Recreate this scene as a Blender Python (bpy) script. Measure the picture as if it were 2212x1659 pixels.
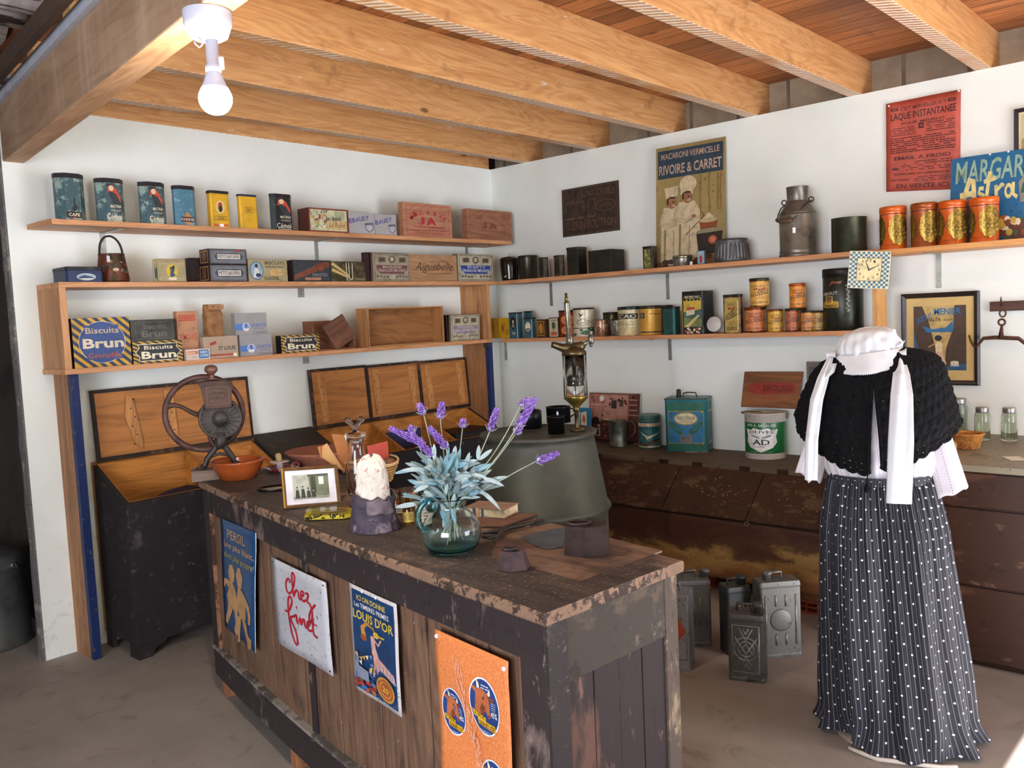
import bpy, bmesh, math, random
from mathutils import Vector, Matrix, noise as mnoise
import bisect
random.seed(7)
for _o in list(bpy.data.objects): bpy.data.objects.remove(_o)
SC = bpy.context.scene
COL = SC.collection
PI = math.pi
# ---------------------------------------------------------------- camera
FPX, YAW, PITCH, ROLL = 1882.84, .8329, .0770, -.0464
CAM = Vector((-4.9398, -4.6089, 1.6))
_cy, _sy, _cp, _sp = math.cos(YAW), math.sin(YAW), math.cos(PITCH), math.sin(PITCH)
FW = Vector((_sy*_cp, _cy*_cp, -_sp)); _r = Vector((_cy, -_sy, 0)); _u = _r.cross(FW)
RT = _r*math.cos(ROLL) + _u*math.sin(ROLL); UP = _u*math.cos(ROLL) - _r*math.sin(ROLL)
cam = bpy.data.objects.new('camera', bpy.data.cameras.new('camera')); COL.objects.link(cam)
cam.data.sensor_width = 36; cam.data.lens = FPX/2212*36; cam.data.clip_start = .05
cam.matrix_world = Matrix(((RT.x, UP.x, -FW.x, CAM.x), (RT.y, UP.y, -FW.y, CAM.y), (RT.z, UP.z, -FW.z, CAM.z), (0, 0, 0, 1)))
SC.camera = cam
# ---------------------------------------------------------------- world, sun, daylight, exposure
w = bpy.data.worlds.new('world'); SC.world = w; w.use_nodes = True
bg = w.node_tree.nodes['Background']; bg.inputs[0].default_value = (.62, .74, 1, 1); bg.inputs[1].default_value = 1.2
SC.view_settings.view_transform = 'Standard'; SC.view_settings.look = 'None'; SC.view_settings.gamma = 1
SC.view_settings.exposure = 0.62
def light(name, kind, loc, energy, col, size=None, to=None, sy=None):
    L = bpy.data.lights.new(name, kind); L.energy = energy; L.color = col
    o = bpy.data.objects.new(name, L); COL.objects.link(o); o.location = loc
    if kind == 'AREA':
        L.shape = 'RECTANGLE'; L.size = size; L.size_y = sy or size
    elif kind == 'SUN': L.angle = size
    else: L.shadow_soft_size = size
    if to is not None: o.rotation_euler = (Vector(to)-Vector(loc)).to_track_quat('-Z', 'Y').to_euler()
    return o
SUN = light('sun', 'SUN', (-2.6, -12, 6), 62, (.92, .93, 1), .009, to=(0, 0, 0))
SUN.rotation_euler = Vector((.10, 1, -.658)).to_track_quat('-Z', 'Y').to_euler()
light('doorway_daylight', 'AREA', (-1.6, -6.93, .9), 70, (.80, .84, 1), 2.0, to=(-1.7, 0, 1.0), sy=1.7)
light('window_daylight', 'AREA', (-7.42, -4.6, 1.45), 150, (.84, .87, 1), 2.4, to=(0, -4.0, 1.0), sy=1.5)
# ---------------------------------------------------------------- helpers
def C(h, a=1):
    h = h.lstrip('#'); v = [int(h[i:i+2], 16)/255 for i in (0, 2, 4)]
    return tuple([x/12.92 if x <= .04045 else ((x+.055)/1.055)**2.4 for x in v]+[a])
def proj(P):
    d = Vector(P)-CAM; k = d.dot(FW)
    return (1106+FPX*d.dot(RT)/k, 829.5-FPX*d.dot(UP)/k)
def ray(px, py): return FW*FPX + RT*(px-1106) - UP*(py-829.5)
def onz(px, py, z): d = ray(px, py); return CAM+d*((z-CAM.z)/d.z)
def onx(px, py, x): d = ray(px, py); return CAM+d*((x-CAM.x)/d.x)
def ony(px, py, y): d = ray(px, py); return CAM+d*((y-CAM.y)/d.y)
def solve(f, lo, hi, t):
    s = f(hi) > f(lo)
    for _ in range(40):
        m = (lo+hi)/2
        if (f(m) < t) == s: lo = m
        else: hi = m
    return (lo+hi)/2
def zat(py, x, y): return solve(lambda z: proj((x, y, z))[1], -.5, 3.2, py)
def xA(px, z, df): return solve(lambda x: proj((x, -df, z))[0], -4, .5, px)
def yB(px, z, df): return solve(lambda y: proj((-df, y, z))[0], .2, -4.4, px)
MATS = {}
class NT:
    def __init__(s, name):
        s.m = bpy.data.materials.new(name); s.m.use_nodes = True; s.t = s.m.node_tree; s.n = s.t.nodes
        s.b = s.n['Principled BSDF']; s.x = -300
    def new(s, ty, **kw):
        o = s.n.new(ty); s.x -= 40; o.location = (s.x, random.randint(-300, 300))
        for k, v in kw.items(): setattr(o, k, v)
        return o
    def lk(s, a, b): s.t.links.new(a, b)
    def coord(s, kind='Object', scale=(1, 1, 1), rot=(0, 0, 0), loc=(0, 0, 0)):
        tc = s.new('ShaderNodeTexCoord'); mp = s.new('ShaderNodeMapping')
        mp.inputs['Scale'].default_value = scale; mp.inputs['Rotation'].default_value = rot; mp.inputs['Location'].default_value = loc
        s.lk(tc.outputs[kind], mp.inputs[0]); return mp.outputs[0]
    def noise(s, vec, scale, detail=4, rough=.55, dist=0):
        o = s.new('ShaderNodeTexNoise'); o.inputs['Scale'].default_value = scale; o.inputs['Detail'].default_value = detail
        o.inputs['Roughness'].default_value = rough; o.inputs['Distortion'].default_value = dist
        s.lk(vec, o.inputs['Vector']); return o.outputs['Fac']
    def ramp(s, fac, stops, interp='LINEAR'):
        o = s.new('ShaderNodeValToRGB'); e = o.color_ramp; e.interpolation = interp
        while len(e.elements) < len(stops): e.elements.new(.5)
        for i, (p, c) in enumerate(stops): e.elements[i].position = p; e.elements[i].color = c
        s.lk(fac, o.inputs[0]); return o.outputs[0]
    def mix(s, fac, a, b, mode='MIX'):
        o = s.new('ShaderNodeMix', data_type='RGBA', blend_type=mode)
        for i, v in ((0, fac), (6, a), (7, b)):
            if hasattr(v, 'links'): s.lk(v, o.inputs[i])
            else: o.inputs[i].default_value = v
        return o.outputs[2]
    def math(s, op, a, b=0, c=None):
        o = s.new('ShaderNodeMath', operation=op)
        for i, v in enumerate((a, b) if c is None else (a, b, c)):
            if hasattr(v, 'links'): s.lk(v, o.inputs[i])
            else: o.inputs[i].default_value = v
        return o.outputs[0]
    def bump(s, h, strength=.3, dist=.002):
        o = s.new('ShaderNodeBump'); o.inputs['Strength'].default_value = strength; o.inputs['Distance'].default_value = dist
        s.lk(h, o.inputs['Height']); s.lk(o.outputs[0], s.b.inputs['Normal'])
    def setp(s, **kw):
        for k, v in kw.items():
            i = s.b.inputs[k.replace('_', ' ')]
            if hasattr(v, 'links'): s.lk(v, i)
            else: i.default_value = v
def plain(col, rough=.6, metal=0, var=.12, scale=9, bump=.0, spec=.5):
    """plain coloured surface with procedural tone variation"""
    key = ('p', col, rough, metal, var, scale, bump)
    if key in MATS: return MATS[key]
    t = NT('surface'+col.replace('#', '_')); c = C(col) if isinstance(col, str) else col
    v = t.coord(); n = t.noise(v, scale, 5)
    dk = tuple(x*(1-var*2.2) for x in c[:3])+(1,); lt = tuple(min(1, x*(1+var)) for x in c[:3])+(1,)
    t.lk(t.ramp(n, [(.3, dk), (.5, c), (.72, lt)]), t.b.inputs['Base Color'])
    t.setp(Roughness=rough, Metallic=metal)
    t.b.inputs['Specular IOR Level'].default_value = spec
    if bump: t.bump(n, bump, .004)
    MATS[key] = t.m; return t.m
def worn(col, under, amt=.5, rough=.55, metal=0, scale=14, bump=.3, stretch=(1, 1, 1), dirt='#1a120c'):
    """painted surface with wear patches of the layer beneath"""
    key = ('w', col, under, amt, rough, metal, scale, stretch)
    if key in MATS: return MATS[key]
    t = NT('worn'+col.replace('#', '_')); v = t.coord(scale=stretch)
    n = t.noise(v, scale, 8, .65, .4); n2 = t.noise(v, scale*.28, 4, .5)
    k = t.math('ADD', t.math('MULTIPLY', n, .65), t.math('MULTIPLY', n2, .35))
    th_ = .5+(.5-amt)*.85
    m = t.ramp(k, [(th_-.02, (0, 0, 0, 1)), (th_+.03, (1, 1, 1, 1))])
    base = t.mix(t.ramp(n2, [(.3, (0, 0, 0, 1)), (.7, (1, 1, 1, 1))]), tuple(x*.75 for x in C(col)[:3])+(1,), C(col))
    c1 = t.mix(m, base, C(under))
    fine = t.noise(v, scale*6, 3, .6)
    c2 = t.mix(t.ramp(fine, [(.60, (0, 0, 0, 1)), (.68, (.6,)*3+(1,))]), c1, C(dirt))
    f2 = t.noise(t.coord(scale=tuple(q_*1.0 for q_ in stretch), loc=(3, 7, 1)), scale*3.2, 7, .72, .3)
    c2 = t.mix(t.ramp(f2, [(.60, (0, 0, 0, 1)), (.67, (.75,)*3+(1,))]), c2, tuple(min(1, q_*1.5+.02) for q_ in C(under)[:3])+(1,))
    t.lk(c2, t.b.inputs['Base Color']); t.setp(Roughness=rough, Metallic=metal); t.b.inputs['Specular IOR Level'].default_value = .35; t.bump(k, bump, .004)
    MATS[key] = t.m; return t.m
def wood(c1, c2, axis=0, scale=5, rough=.6, paint=None, pamt=.6, knots=True, plank=None, bump=.25, flecks=0):
    """grained wood, grain along axis (object coordinates)"""
    key = ('wd', c1, c2, axis, scale, rough, paint, pamt, plank, flecks)
    if key in MATS: return MATS[key]
    t = NT('wood'+c1.replace('#', '_')); sc = [7, 7, 7]; sc[axis] = .55
    v = t.coord(scale=sc); n = t.noise(v, scale*.5, 6, .6, 1.2)
    sc2 = [3, 3, 3]; sc2[axis] = .35; v2 = t.coord(scale=sc2); n2 = t.noise(v2, 1.7, 2, .5, .6)
    wv = t.math('PINGPONG', t.math('MULTIPLY', n2, 24), .5); wv = t.math('MULTIPLY', wv, 2)
    k = t.math('ADD', t.math('MULTIPLY', n, .84), t.math('MULTIPLY', wv, .16))
    col = t.ramp(k, [(.28, C(c2)), (.60, C(c1)), (.85, tuple(min(1, x*1.12) for x in C(c1)[:3])+(1,))])
    if knots:
        vo = t.new('ShaderNodeTexVoronoi'); s3 = [2.6]*3; s3[axis] = 1.15
        t.lk(t.coord(scale=s3), vo.inputs['Vector']); vo.inputs['Scale'].default_value = 1.6
        kn = t.ramp(vo.outputs['Distance'], [(.035, (1, 1, 1, 1)), (.075, (0, 0, 0, 1))])
        col = t.mix(kn, col, tuple(x*.4 for x in C(c2)[:3])+(1,))
    if plank:
        vv = t.coord(); sp = t.new('ShaderNodeSeparateXYZ'); t.lk(vv, sp.inputs[0])
        f = t.math('FRACT', t.math('DIVIDE', sp.outputs[plank[0]], plank[1])); fl = t.math('FLOOR', t.math('DIVIDE', sp.outputs[plank[0]], plank[1]))
        wn = t.new('ShaderNodeTexWhiteNoise', noise_dimensions='1D'); t.lk(fl, wn.inputs['W'])
        col = t.mix(t.math('MULTIPLY', wn.outputs['Value'], .75), col, tuple(x*.45 for x in C(c2)[:3])+(1,))
        seam = t.ramp(f, [(.03, (1, 1, 1, 1)), (.06, (0, 0, 0, 1))]); col = t.mix(seam, col, (.01, .006, .004, 1))
    if flecks:
        s4 = [22, 22, 22]; s4[axis] = 5; fk = t.noise(t.coord(scale=s4), 1.6, 6, .7, .5); col = t.mix(t.ramp(fk, [(.655, (0, 0, 0, 1)), (.69, (flecks,)*3+(1,))]), col, C('#e6d8c4'))
        s5 = [1.2, 1.2, 6]; s5[axis] = 4.5; st = t.noise(t.coord(scale=s5), 1.1, 4, .6, .3); col = t.mix(t.ramp(st, [(.60, (0, 0, 0, 1)), (.70, (.5,)*3+(1,))]), col, tuple(x*.5 for x in C(c2)[:3])+(1,))
    if paint:
        pn = t.noise(v, 2.6, 7, .7, .6); pm = t.noise(t.coord(), 3.2, 7, .68)
        kk = t.math('ADD', t.math('MULTIPLY', pn, .45), t.math('MULTIPLY', pm, .55))
        m = t.ramp(kk, [(pamt-.05, (0, 0, 0, 1)), (pamt+.03, (1, 1, 1, 1))]); col = t.mix(m, C(paint), col)
        sp_ = t.noise(t.coord(), 42, 3, .6); col = t.mix(t.ramp(sp_, [(.70, (0, 0, 0, 1)), (.735, (.75,)*3+(1,))]), col, C('#a39a90'))
    t.lk(col, t.b.inputs['Base Color']); t.setp(Roughness=rough); t.bump(k, bump, .003)
    MATS[key] = t.m; return t.m
def glass(col='#ffffff', rough=.02, ior=1.13, trans=1):
    key = ('g', col, rough)
    if key in MATS: return MATS[key]
    t = NT('glass'+col.replace('#', '_')); n = t.noise(t.coord(), 18, 2)
    c = C(col); t.lk(t.ramp(n, [(.3, tuple(x*.96 for x in c[:3])+(1,)), (.7, c)]), t.b.inputs['Base Color'])
    t.setp(Roughness=rough, IOR=ior); t.b.inputs['Transmission Weight'].default_value = trans; t.b.inputs['Coat Weight'].default_value = .5; t.b.inputs['Coat Roughness'].default_value = .03
    MATS[key] = t.m; return t.m
def ink(col, rough=.5, metal=0): return plain(col, rough, metal, .15, 26)
# ---------------- mesh building
class MB:
    def __init__(s): s.bm = bmesh.new(); s.mi = 0
    def _f(s, vs, sm=False):
        try: f = s.bm.faces.new(vs)
        except ValueError: return None
        f.material_index = s.mi; f.smooth = sm; return f
    def box(s, x0, x1, y0, y1, z0, z1, M=None):
        p = [Vector((x, y, z)) for z in (z0, z1) for y in (y0, y1) for x in (x0, x1)]
        if M is not None: p = [M @ q for q in p]
        v = [s.bm.verts.new(q) for q in p]
        for q in ((0, 2, 3, 1), (4, 5, 7, 6), (0, 1, 5, 4), (2, 6, 7, 3), (0, 4, 6, 2), (1, 3, 7, 5)): s._f([v[i] for i in q])
        return s
    def loft(s, rings, caps=True, sm=False, closed=True):
        R = [[s.bm.verts.new(q) for q in r] for r in rings]
        n = len(R[0])
        for a, b in zip(R, R[1:]):
            for i in range(n if closed else n-1):
                j = (i+1) % n; s._f([a[i], a[j], b[j], b[i]], sm)
        if caps and closed:
            s._f(R[0][::-1]); s._f(R[-1])
        return s
    def prism(s, poly, z0, z1, fn=None):
        r0 = [Vector((x, y, z0)) for x, y in poly]; r1 = [Vector((x, y, z1)) for x, y in poly]
        if fn: r0 = [fn(q) for q in r0]; r1 = [fn(q) for q in r1]
        return s.loft([r0, r1])
    def lathe(s, prof, n=32, c=(0, 0, 0), axis='z', caps=True, sm=True, M=None, sq=1):
        rings = []
        for r, h in prof:
            ring = []
            for i in range(n):
                a = 2*PI*i/n; x, y = r*math.cos(a), r*sq*math.sin(a)
                q = Vector((x, y, h) if axis == 'z' else (x, -h, y) if axis == '-y' else (h, x, y))
                q = q+Vector(c)
                ring.append(M @ q if M is not None else q)
            rings.append(ring)
        return s.loft(rings, caps, sm)
    def tube(s, pts, r, n=8, caps=True, closed=False):
        pts = [Vector(p) for p in pts]; m = len(pts); rings = []
        up = Vector((0, 0, 1)); prev = None
        for i, p in enumerate(pts):
            if closed: t = (pts[(i+1) % m]-pts[i-1])
            else: t = (pts[min(i+1, m-1)]-pts[max(i-1, 0)])
            if t.length < 1e-9: t = Vector((0, 0, 1))
            t.normalize()
            if prev is None:
                a = t.cross(up if abs(t.dot(up)) < .95 else Vector((1, 0, 0)))
            else: a = prev - t*prev.dot(t)
            a.normalize(); prev = a; b = t.cross(a)
            rr = r[i] if isinstance(r, (list, tuple)) else r
            rings.append([p+a*rr*math.cos(2*PI*k/n)+b*rr*math.sin(2*PI*k/n) for k in range(n)])
        if closed: rings.append(rings[0])
        return s.loft(rings, caps and not closed, True)
    def grid(s, fn, nu, nv, sm=True, closeu=False):
        V = [[s.bm.verts.new(fn(i/nu, j/nv)) for i in range(nu if closeu else nu+1)] for j in range(nv+1)]
        for j in range(nv):
            for i in range(nu):
                k = (i+1) % nu if closeu else i+1
                s._f([V[j][i], V[j][k], V[j+1][k], V[j+1][i]], sm)
        return s
    def ball(s, c, r, n=12, sq=(1, 1, 1), M=None):
        c = Vector(c); k = n//2
        prof = [[c+Vector((r*sq[0]*math.sin(PI*j/k)*math.cos(2*PI*i/n), r*sq[1]*math.sin(PI*j/k)*math.sin(2*PI*i/n), -r*sq[2]*math.cos(PI*j/k))) for i in range(n)] for j in range(1, k)]
        a = c-Vector((0, 0, r*sq[2])); b = c+Vector((0, 0, r*sq[2]))
        if M is not None: prof = [[M @ q for q in r_] for r_ in prof]; a = M @ a; b = M @ b
        R = [[s.bm.verts.new(q) for q in r_] for r_ in prof]
        va, vb = s.bm.verts.new(a), s.bm.verts.new(b)
        for p, q in zip(R, R[1:]):
            for i in range(n): s._f([p[i], p[(i+1) % n], q[(i+1) % n], q[i]], True)
        for i in range(n):
            s._f([va, R[0][(i+1) % n], R[0][i]], True); s._f([vb, R[-1][i], R[-1][(i+1) % n]], True)
        return s
def tag(o, label=None, cat=None, group=None, kind=None):
    if label: o['label'] = label
    if cat: o['category'] = cat
    if group: o['group'] = group
    if kind: o['kind'] = kind
    return o
def build(name, mb, mats, parent=None, bevel=0, solid=0, sub=0, label=None, uvfix=False):
    me = bpy.data.meshes.new(name)
    mb.bm.normal_update()
    bmesh.ops.recalc_face_normals(mb.bm, faces=mb.bm.faces) if not uvfix else None
    mb.bm.to_mesh(me); mb.bm.free()
    for m in (mats if isinstance(mats, (list, tuple)) else [mats]): me.materials.append(m)
    o = bpy.data.objects.new(name, me); COL.objects.link(o)
    if parent: o.parent = parent
    if solid:
        md = o.modifiers.new('s', 'SOLIDIFY'); md.thickness = solid; md.offset = 0
    if bevel:
        md = o.modifiers.new('b', 'BEVEL'); md.width = bevel; md.segments = 2; md.limit_method = 'ANGLE'; md.angle_limit = .6
    if sub:
        md = o.modifiers.new('u', 'SUBSURF'); md.levels = sub; md.render_levels = sub
    if label: o['label'] = label
    return o
def thing(name, label, cat, loc=(0, 0, 0), rz=0, group=None):
    o = bpy.data.objects.new(name, None); COL.objects.link(o); o.empty_display_size = .05
    o.location = loc; o.rotation_euler = (0, 0, rz); return tag(o, label, cat, group)
def struct(name, mb, mats, **k): return tag(build(name, mb, mats, **k), kind='structure')
def copy_tree(o, parent=None):
    c = o.copy(); COL.objects.link(c)
    if parent: c.parent = parent
    for ch in [x for x in bpy.data.objects if x.parent == o and x != c]: copy_tree(ch, c)
    return c
def RM(ax, deg, c=(0, 0, 0)):
    c = Vector(c); return Matrix.Translation(c) @ Matrix.Rotation(math.radians(deg), 4, ax) @ Matrix.Translation(-c)
def rrect(w, d, r, n=4, ch=False):
    pts = []
    if ch: n = 1
    for cx, cy, a0 in ((w/2-r, d/2-r, 0), (-w/2+r, d/2-r, 90), (-w/2+r, -d/2+r, 180), (w/2-r, -d/2+r, 270)):
        for k in range(n+1):
            a = math.radians(a0+90*k/n); pts.append((cx+r*math.cos(a), cy+r*math.sin(a)))
    return pts
# ---------------- printed graphics
TXT = {}
def text_mesh(s, bold=0, shear=0):
    k = (s, bold, shear)
    if k not in TXT:
        cu = bpy.data.curves.new('t', 'FONT'); cu.body = s; cu.size = 1; cu.offset = bold*.35; cu.shear = shear; cu.resolution_u = 2
        o = bpy.data.objects.new('t', cu); COL.objects.link(o)
        me = bpy.data.meshes.new_from_object(o)
        vs = [(v.co.x, v.co.y) for v in me.vertices]; fs = [tuple(p.vertices) for p in me.polygons]
        bpy.data.objects.remove(o); bpy.data.curves.remove(cu); bpy.data.meshes.remove(me)
        TXT[k] = (vs, fs)
    return TXT[k]
class Print:
    """flat coloured shapes laid on a surface; coordinates 0..1 across the label"""
    def __init__(s, curved=False, cy=0): s.sh = []; s.curved = curved; s.cy = cy
    def _add(s, vs, fs, m): s.sh.append((vs, fs, m)); return s
    def rect(s, x0, y0, x1, y1, m):
        n = 10 if s.curved else 1
        vs = []; fs = []
        for i in range(n+1): x = x0+(x1-x0)*i/n; vs += [(x, y0), (x, y1)]
        for i in range(n): fs.append((2*i, 2*i+2, 2*i+3, 2*i+1))
        return s._add(vs, fs, m)
    def frame(s, x0, y0, x1, y1, t, m, ty=None):
        ty = ty or t
        vs = [(x0, y0), (x1, y0), (x1, y1), (x0, y1), (x0+t, y0+ty), (x1-t, y0+ty), (x1-t, y1-ty), (x0+t, y1-ty)]
        return s._add(vs, [(0, 1, 5, 4), (1, 2, 6, 5), (2, 3, 7, 6), (3, 0, 4, 7)], m)
    def poly(s, pts, m): return s._add(list(pts), [tuple(range(len(pts)))], m)
    def ell(s, cx, cy, rx, ry, m, n=20, a0=0):
        vs = [(cx, cy)]; fs = []; K = 3 if s.curved else 1
        for k in range(1, K+1):
            for i in range(n): a = 2*PI*i/n+a0; vs.append((cx+rx*k/K*math.cos(a), cy+ry*k/K*math.sin(a)))
        for i in range(n): fs.append((0, 1+i, 1+(i+1) % n))
        for k in range(1, K):
            for i in range(n): j = (i+1) % n; fs.append((1+(k-1)*n+i, 1+k*n+i, 1+k*n+j, 1+(k-1)*n+j))
        return s._add(vs, fs, m)
    def ring(s, cx, cy, rx, ry, m, t=.15, n=28):
        vs = []; fs = []
        for i in range(n): a = 2*PI*i/n; vs += [(cx+rx*math.cos(a), cy+ry*math.sin(a)), (cx+rx*(1-t)*math.cos(a), cy+ry*(1-t)*math.sin(a))]
        for i in range(n): j = (i+1) % n; fs.append((2*i, 2*j, 2*j+1, 2*i+1))
        return s._add(vs, fs, m)
    def line(s, pts, wd, m, asp=1):
        """polyline of width wd (fraction of label width); asp = height/width of label"""
        vs = []; fs = []; P = [(x, y*asp) for x, y in pts]
        for i, p in enumerate(P):
            a = P[max(i-1, 0)]; b = P[min(i+1, len(P)-1)]; dx, dy = b[0]-a[0], b[1]-a[1]; L = math.hypot(dx, dy) or 1
            ww = wd[i] if isinstance(wd, (list, tuple)) else wd
            nx, ny = -dy/L*ww/2, dx/L*ww/2; vs += [(p[0]+nx, (p[1]+ny)/asp), (p[0]-nx, (p[1]-ny)/asp)]
        for i in range(len(P)-1): fs.append((2*i, 2*i+1, 2*i+3, 2*i+2))
        return s._add(vs, fs, m)
    def text(s, st, x0, y0, x1, y1, m, bold=.0, shear=0, rot=0, arc=0, asp=1):
        vs, fs = text_mesh(st, bold, shear)
        if not vs: return s
        ax = min(v[0] for v in vs); bx = max(v[0] for v in vs); ay = min(v[1] for v in vs); by = max(v[1] for v in vs)
        out = []
        for x, y in vs:
            u = (x-ax)/(bx-ax or 1); v = (y-ay)/(by-ay or 1)
            X = x0+u*(x1-x0); Y = y0+v*(y1-y0)
            if arc: Y += arc*(1-(2*u-1)**2)
            if rot:
                cx, cy = (x0+x1)/2, (y0+y1)/2; r = math.radians(rot); dx, dy = X-cx, (Y-cy)*asp
                X, Y = cx+dx*math.cos(r)-dy*math.sin(r), cy+(dx*math.sin(r)+dy*math.cos(r))/asp
            out.append((X, Y))
        return s._add(out, fs, m)
    def fake(s, x0, y0, x1, y1, rows, m, fill=.45, dens=.75, seed=1):
        """rows of illegible small print as short dashes"""
        rd = random.Random(seed); h = (y1-y0)/rows
        for r in range(rows):
            x = x0; vs = []; fs = []
            while x < x1-.004:
                L = rd.uniform(.02, .07)*(x1-x0)*1.4; e = min(x+L, x1)
                if rd.random() < dens:
                    k = len(vs); ya = y1-h*(r+1)+h*(1-fill)/2; vs += [(x, ya), (e, ya), (e, ya+h*fill), (x, ya+h*fill)]; fs.append((k, k+1, k+2, k+3))
                x = e+.012*(x1-x0)
            if vs: s._add(vs, fs, m)
        return s
    def build(s, name, fn, parent, o0=.0006, do=.00012):
        mb = MB(); mats = []; i = 0
        for vs, fs, m in s.sh:
            if m not in mats: mats.append(m)
            mb.mi = mats.index(m); off = o0+do*i; i += 1
            if s.curved:
                tb = bmesh.new(); tv = [tb.verts.new((x, y, 0)) for x, y in vs]
                for f in fs:
                    try: tb.faces.new([tv[k] for k in f])
                    except ValueError: pass
                for _ in range(4):
                    bmesh.ops.triangulate(tb, faces=tb.faces[:])
                    ed = [e for e in tb.edges if max(abs(e.verts[0].co.x-e.verts[1].co.x), abs(e.verts[0].co.y-e.verts[1].co.y)*s.cy) > .07]
                    if not ed: break
                    bmesh.ops.subdivide_edges(tb, edges=ed, cuts=1)
                tb.verts.index_update(); vs = [(v.co.x, v.co.y) for v in tb.verts]; fs = [tuple(v.index for v in f.verts) for f in tb.faces]
                ar = [tb.faces[0].normal.z if False else 1]; tb.free()
            V = [mb.bm.verts.new(fn(x, y, off)) for x, y in vs]
            for f in fs: mb._f([V[k] for k in f])
        return build(name, mb, mats, parent, uvfix=True)
def flat(w, h, y, z0=0, x0=None):
    """front face of a canonical object: width w centred on x, facing -Y"""
    xx = -w/2 if x0 is None else x0
    return lambda u, v, o: Vector((xx+u*w, y-o, z0+v*h))
def cyl(r, z0, h, span=170, c=0):
    """wrap on a cylinder; u 0..1 spans the given degrees centred on -Y turned by c degrees"""
    def f(u, v, o):
        a = math.radians(-90+c+(u-.5)*span); return Vector(((r+o)*math.cos(a), (r+o)*math.sin(a), z0+v*h))
    return f
RZB = -PI/2
def kpx(c): return (Vector(c)-CAM).dot(FW)/FPX
def faceto(c, off=0): d = CAM-Vector(c); return math.atan2(d.x, -d.y)+math.radians(off)
DF0 = .262
def slot(side, z, pl, pr, pt, d, sb=0, round_=False):
    """place from outline: front face sb behind the shelf edge line; d in metres, or (>=1) the width in
    the picture of the visible end face. Returns loc, rz, width, height, depth"""
    df = DF0-sb-(d/2 if round_ else 0)
    if side == 'A':
        a, b = xA(pl, z, df), xA(pr, z, df); h = zat(pt, (a+b)/2, -df)-z
        if d >= 1: d = df-solve(lambda q: proj((a, -q, z+h*.5))[0], .0, df, proj((a, -df, z+h*.5))[0]-d)
        return (Vector(((a+b)/2, -df+(0 if round_ else d/2), z)), 0, abs(b-a), h, d)
    a, b = yB(pl, z, df), yB(pr, z, df); h = zat(pt, -df, (a+b)/2)-z
    if d >= 1: d = df-solve(lambda q: proj((-q, b, z+h*.5))[0], .0, df, proj((-df, b, z+h*.5))[0]+d)
    return (Vector((-df+(0 if round_ else d/2), (a+b)/2, z)), RZB, abs(b-a), h, d)
# ---------------------------------------------------------------- room shell
HW = 2.725; ZA1, ZA2, ZA3, ZB1, ZB2 = 2.1554, 1.8609, 1.4489, 1.8609, 1.4431; DSH = .281
def wallmat(name, c1, c2):
    t = NT(name); v = t.coord(); n = t.noise(v, 1.3, 6, .6); n2 = t.noise(v, 70, 4, .6); n3 = t.noise(v, 9, 6, .7, .8)
    sp = t.new('ShaderNodeSeparateXYZ'); t.lk(v, sp.inputs[0])
    col = t.ramp(n, [(.3, C(c2)), (.6, C(c1))])
    low = t.math('MULTIPLY', t.ramp(t.math('MULTIPLY', sp.outputs[2], 1), [(.0, (1, 1, 1, 1)), (.9, (0, 0, 0, 1))]), t.ramp(n3, [(.55, (0, 0, 0, 1)), (.72, (.6,)*3+(1,))]))
    col = t.mix(low, col, C('#a79a8d'))
    t.lk(col, t.b.inputs['Base Color']); t.setp(Roughness=.85)
    t.bump(t.math('ADD', t.math('MULTIPLY', n2, .4), t.math('MULTIPLY', n3, .6)), .22, .004); return t.m
MW = wallmat('plaster', '#f0f4ec', '#e5e9e0')
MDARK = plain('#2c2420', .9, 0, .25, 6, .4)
def floormat():
    t = NT('concrete'); v = t.coord(); n = t.noise(v, 1.1, 5, .6, .5); n2 = t.noise(v, 60, 5, .7); n3 = t.noise(t.coord(scale=(1, 1, 1)), 6, 5, .6, 1)
    col = t.ramp(n, [(.3, C('#81766c')), (.5, C('#93887e')), (.7, C('#a0958a'))])
    col = t.mix(t.ramp(n3, [(.6, (0, 0, 0, 1)), (.7, (.4,)*3+(1,))]), col, C('#6a594d'))
    col = t.mix(t.ramp(n2, [(.70, (0, 0, 0, 1)), (.76, (.35,)*3+(1,))]), col, C('#c9bcae'))
    t.lk(col, t.b.inputs['Base Color']); t.setp(Roughness=t.ramp(n3, [(.3, (.5,)*3+(1,)), (.7, (.75,)*3+(1,))])); t.bump(n2, .12, .003); return t.m
mb = MB(); mb.box(-7.5, .4, -7, 3.2, -.1, 0); struct('floor', mb, floormat())
# left wall (with the shelves); thick wall ending in a rough dark edge
_wa = MB()
_wa.loft([[Vector((-3.41, 0, 0)), Vector((.0, 0, 0)), Vector((.3, .07, 0)), Vector((-3.41, .07, 0))], [Vector((-3.41, 0, HW)), Vector((.0, 0, HW)), Vector((.3, .07, HW)), Vector((-3.41, .07, HW))]])
struct('wall_left', _wa, MW)
mb = MB(); n = 26; rings = []
for i in range(n+1):
    z = HW*i/n*.93; j = lambda k: .010*mnoise.noise(Vector((z*6, k*9, 0)))
    rings.append([Vector((-3.41, .0+.004, z)), Vector((-3.418+j(1)*.6, .008+j(2)*.5, z)), Vector((-3.424+j(3)*.6, .04, z)), Vector((-3.42+j(4)*.6, .072, z)), Vector((-3.41, .072, z))])
struct('trim_1', mb.loft(rings), worn('#6a6662', '#8b8279', .45, .9, 0, 14))
mb = MB(); mb.box(0, .35, -7, .25, 0, HW); struct('wall_right', mb, MW)
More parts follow.
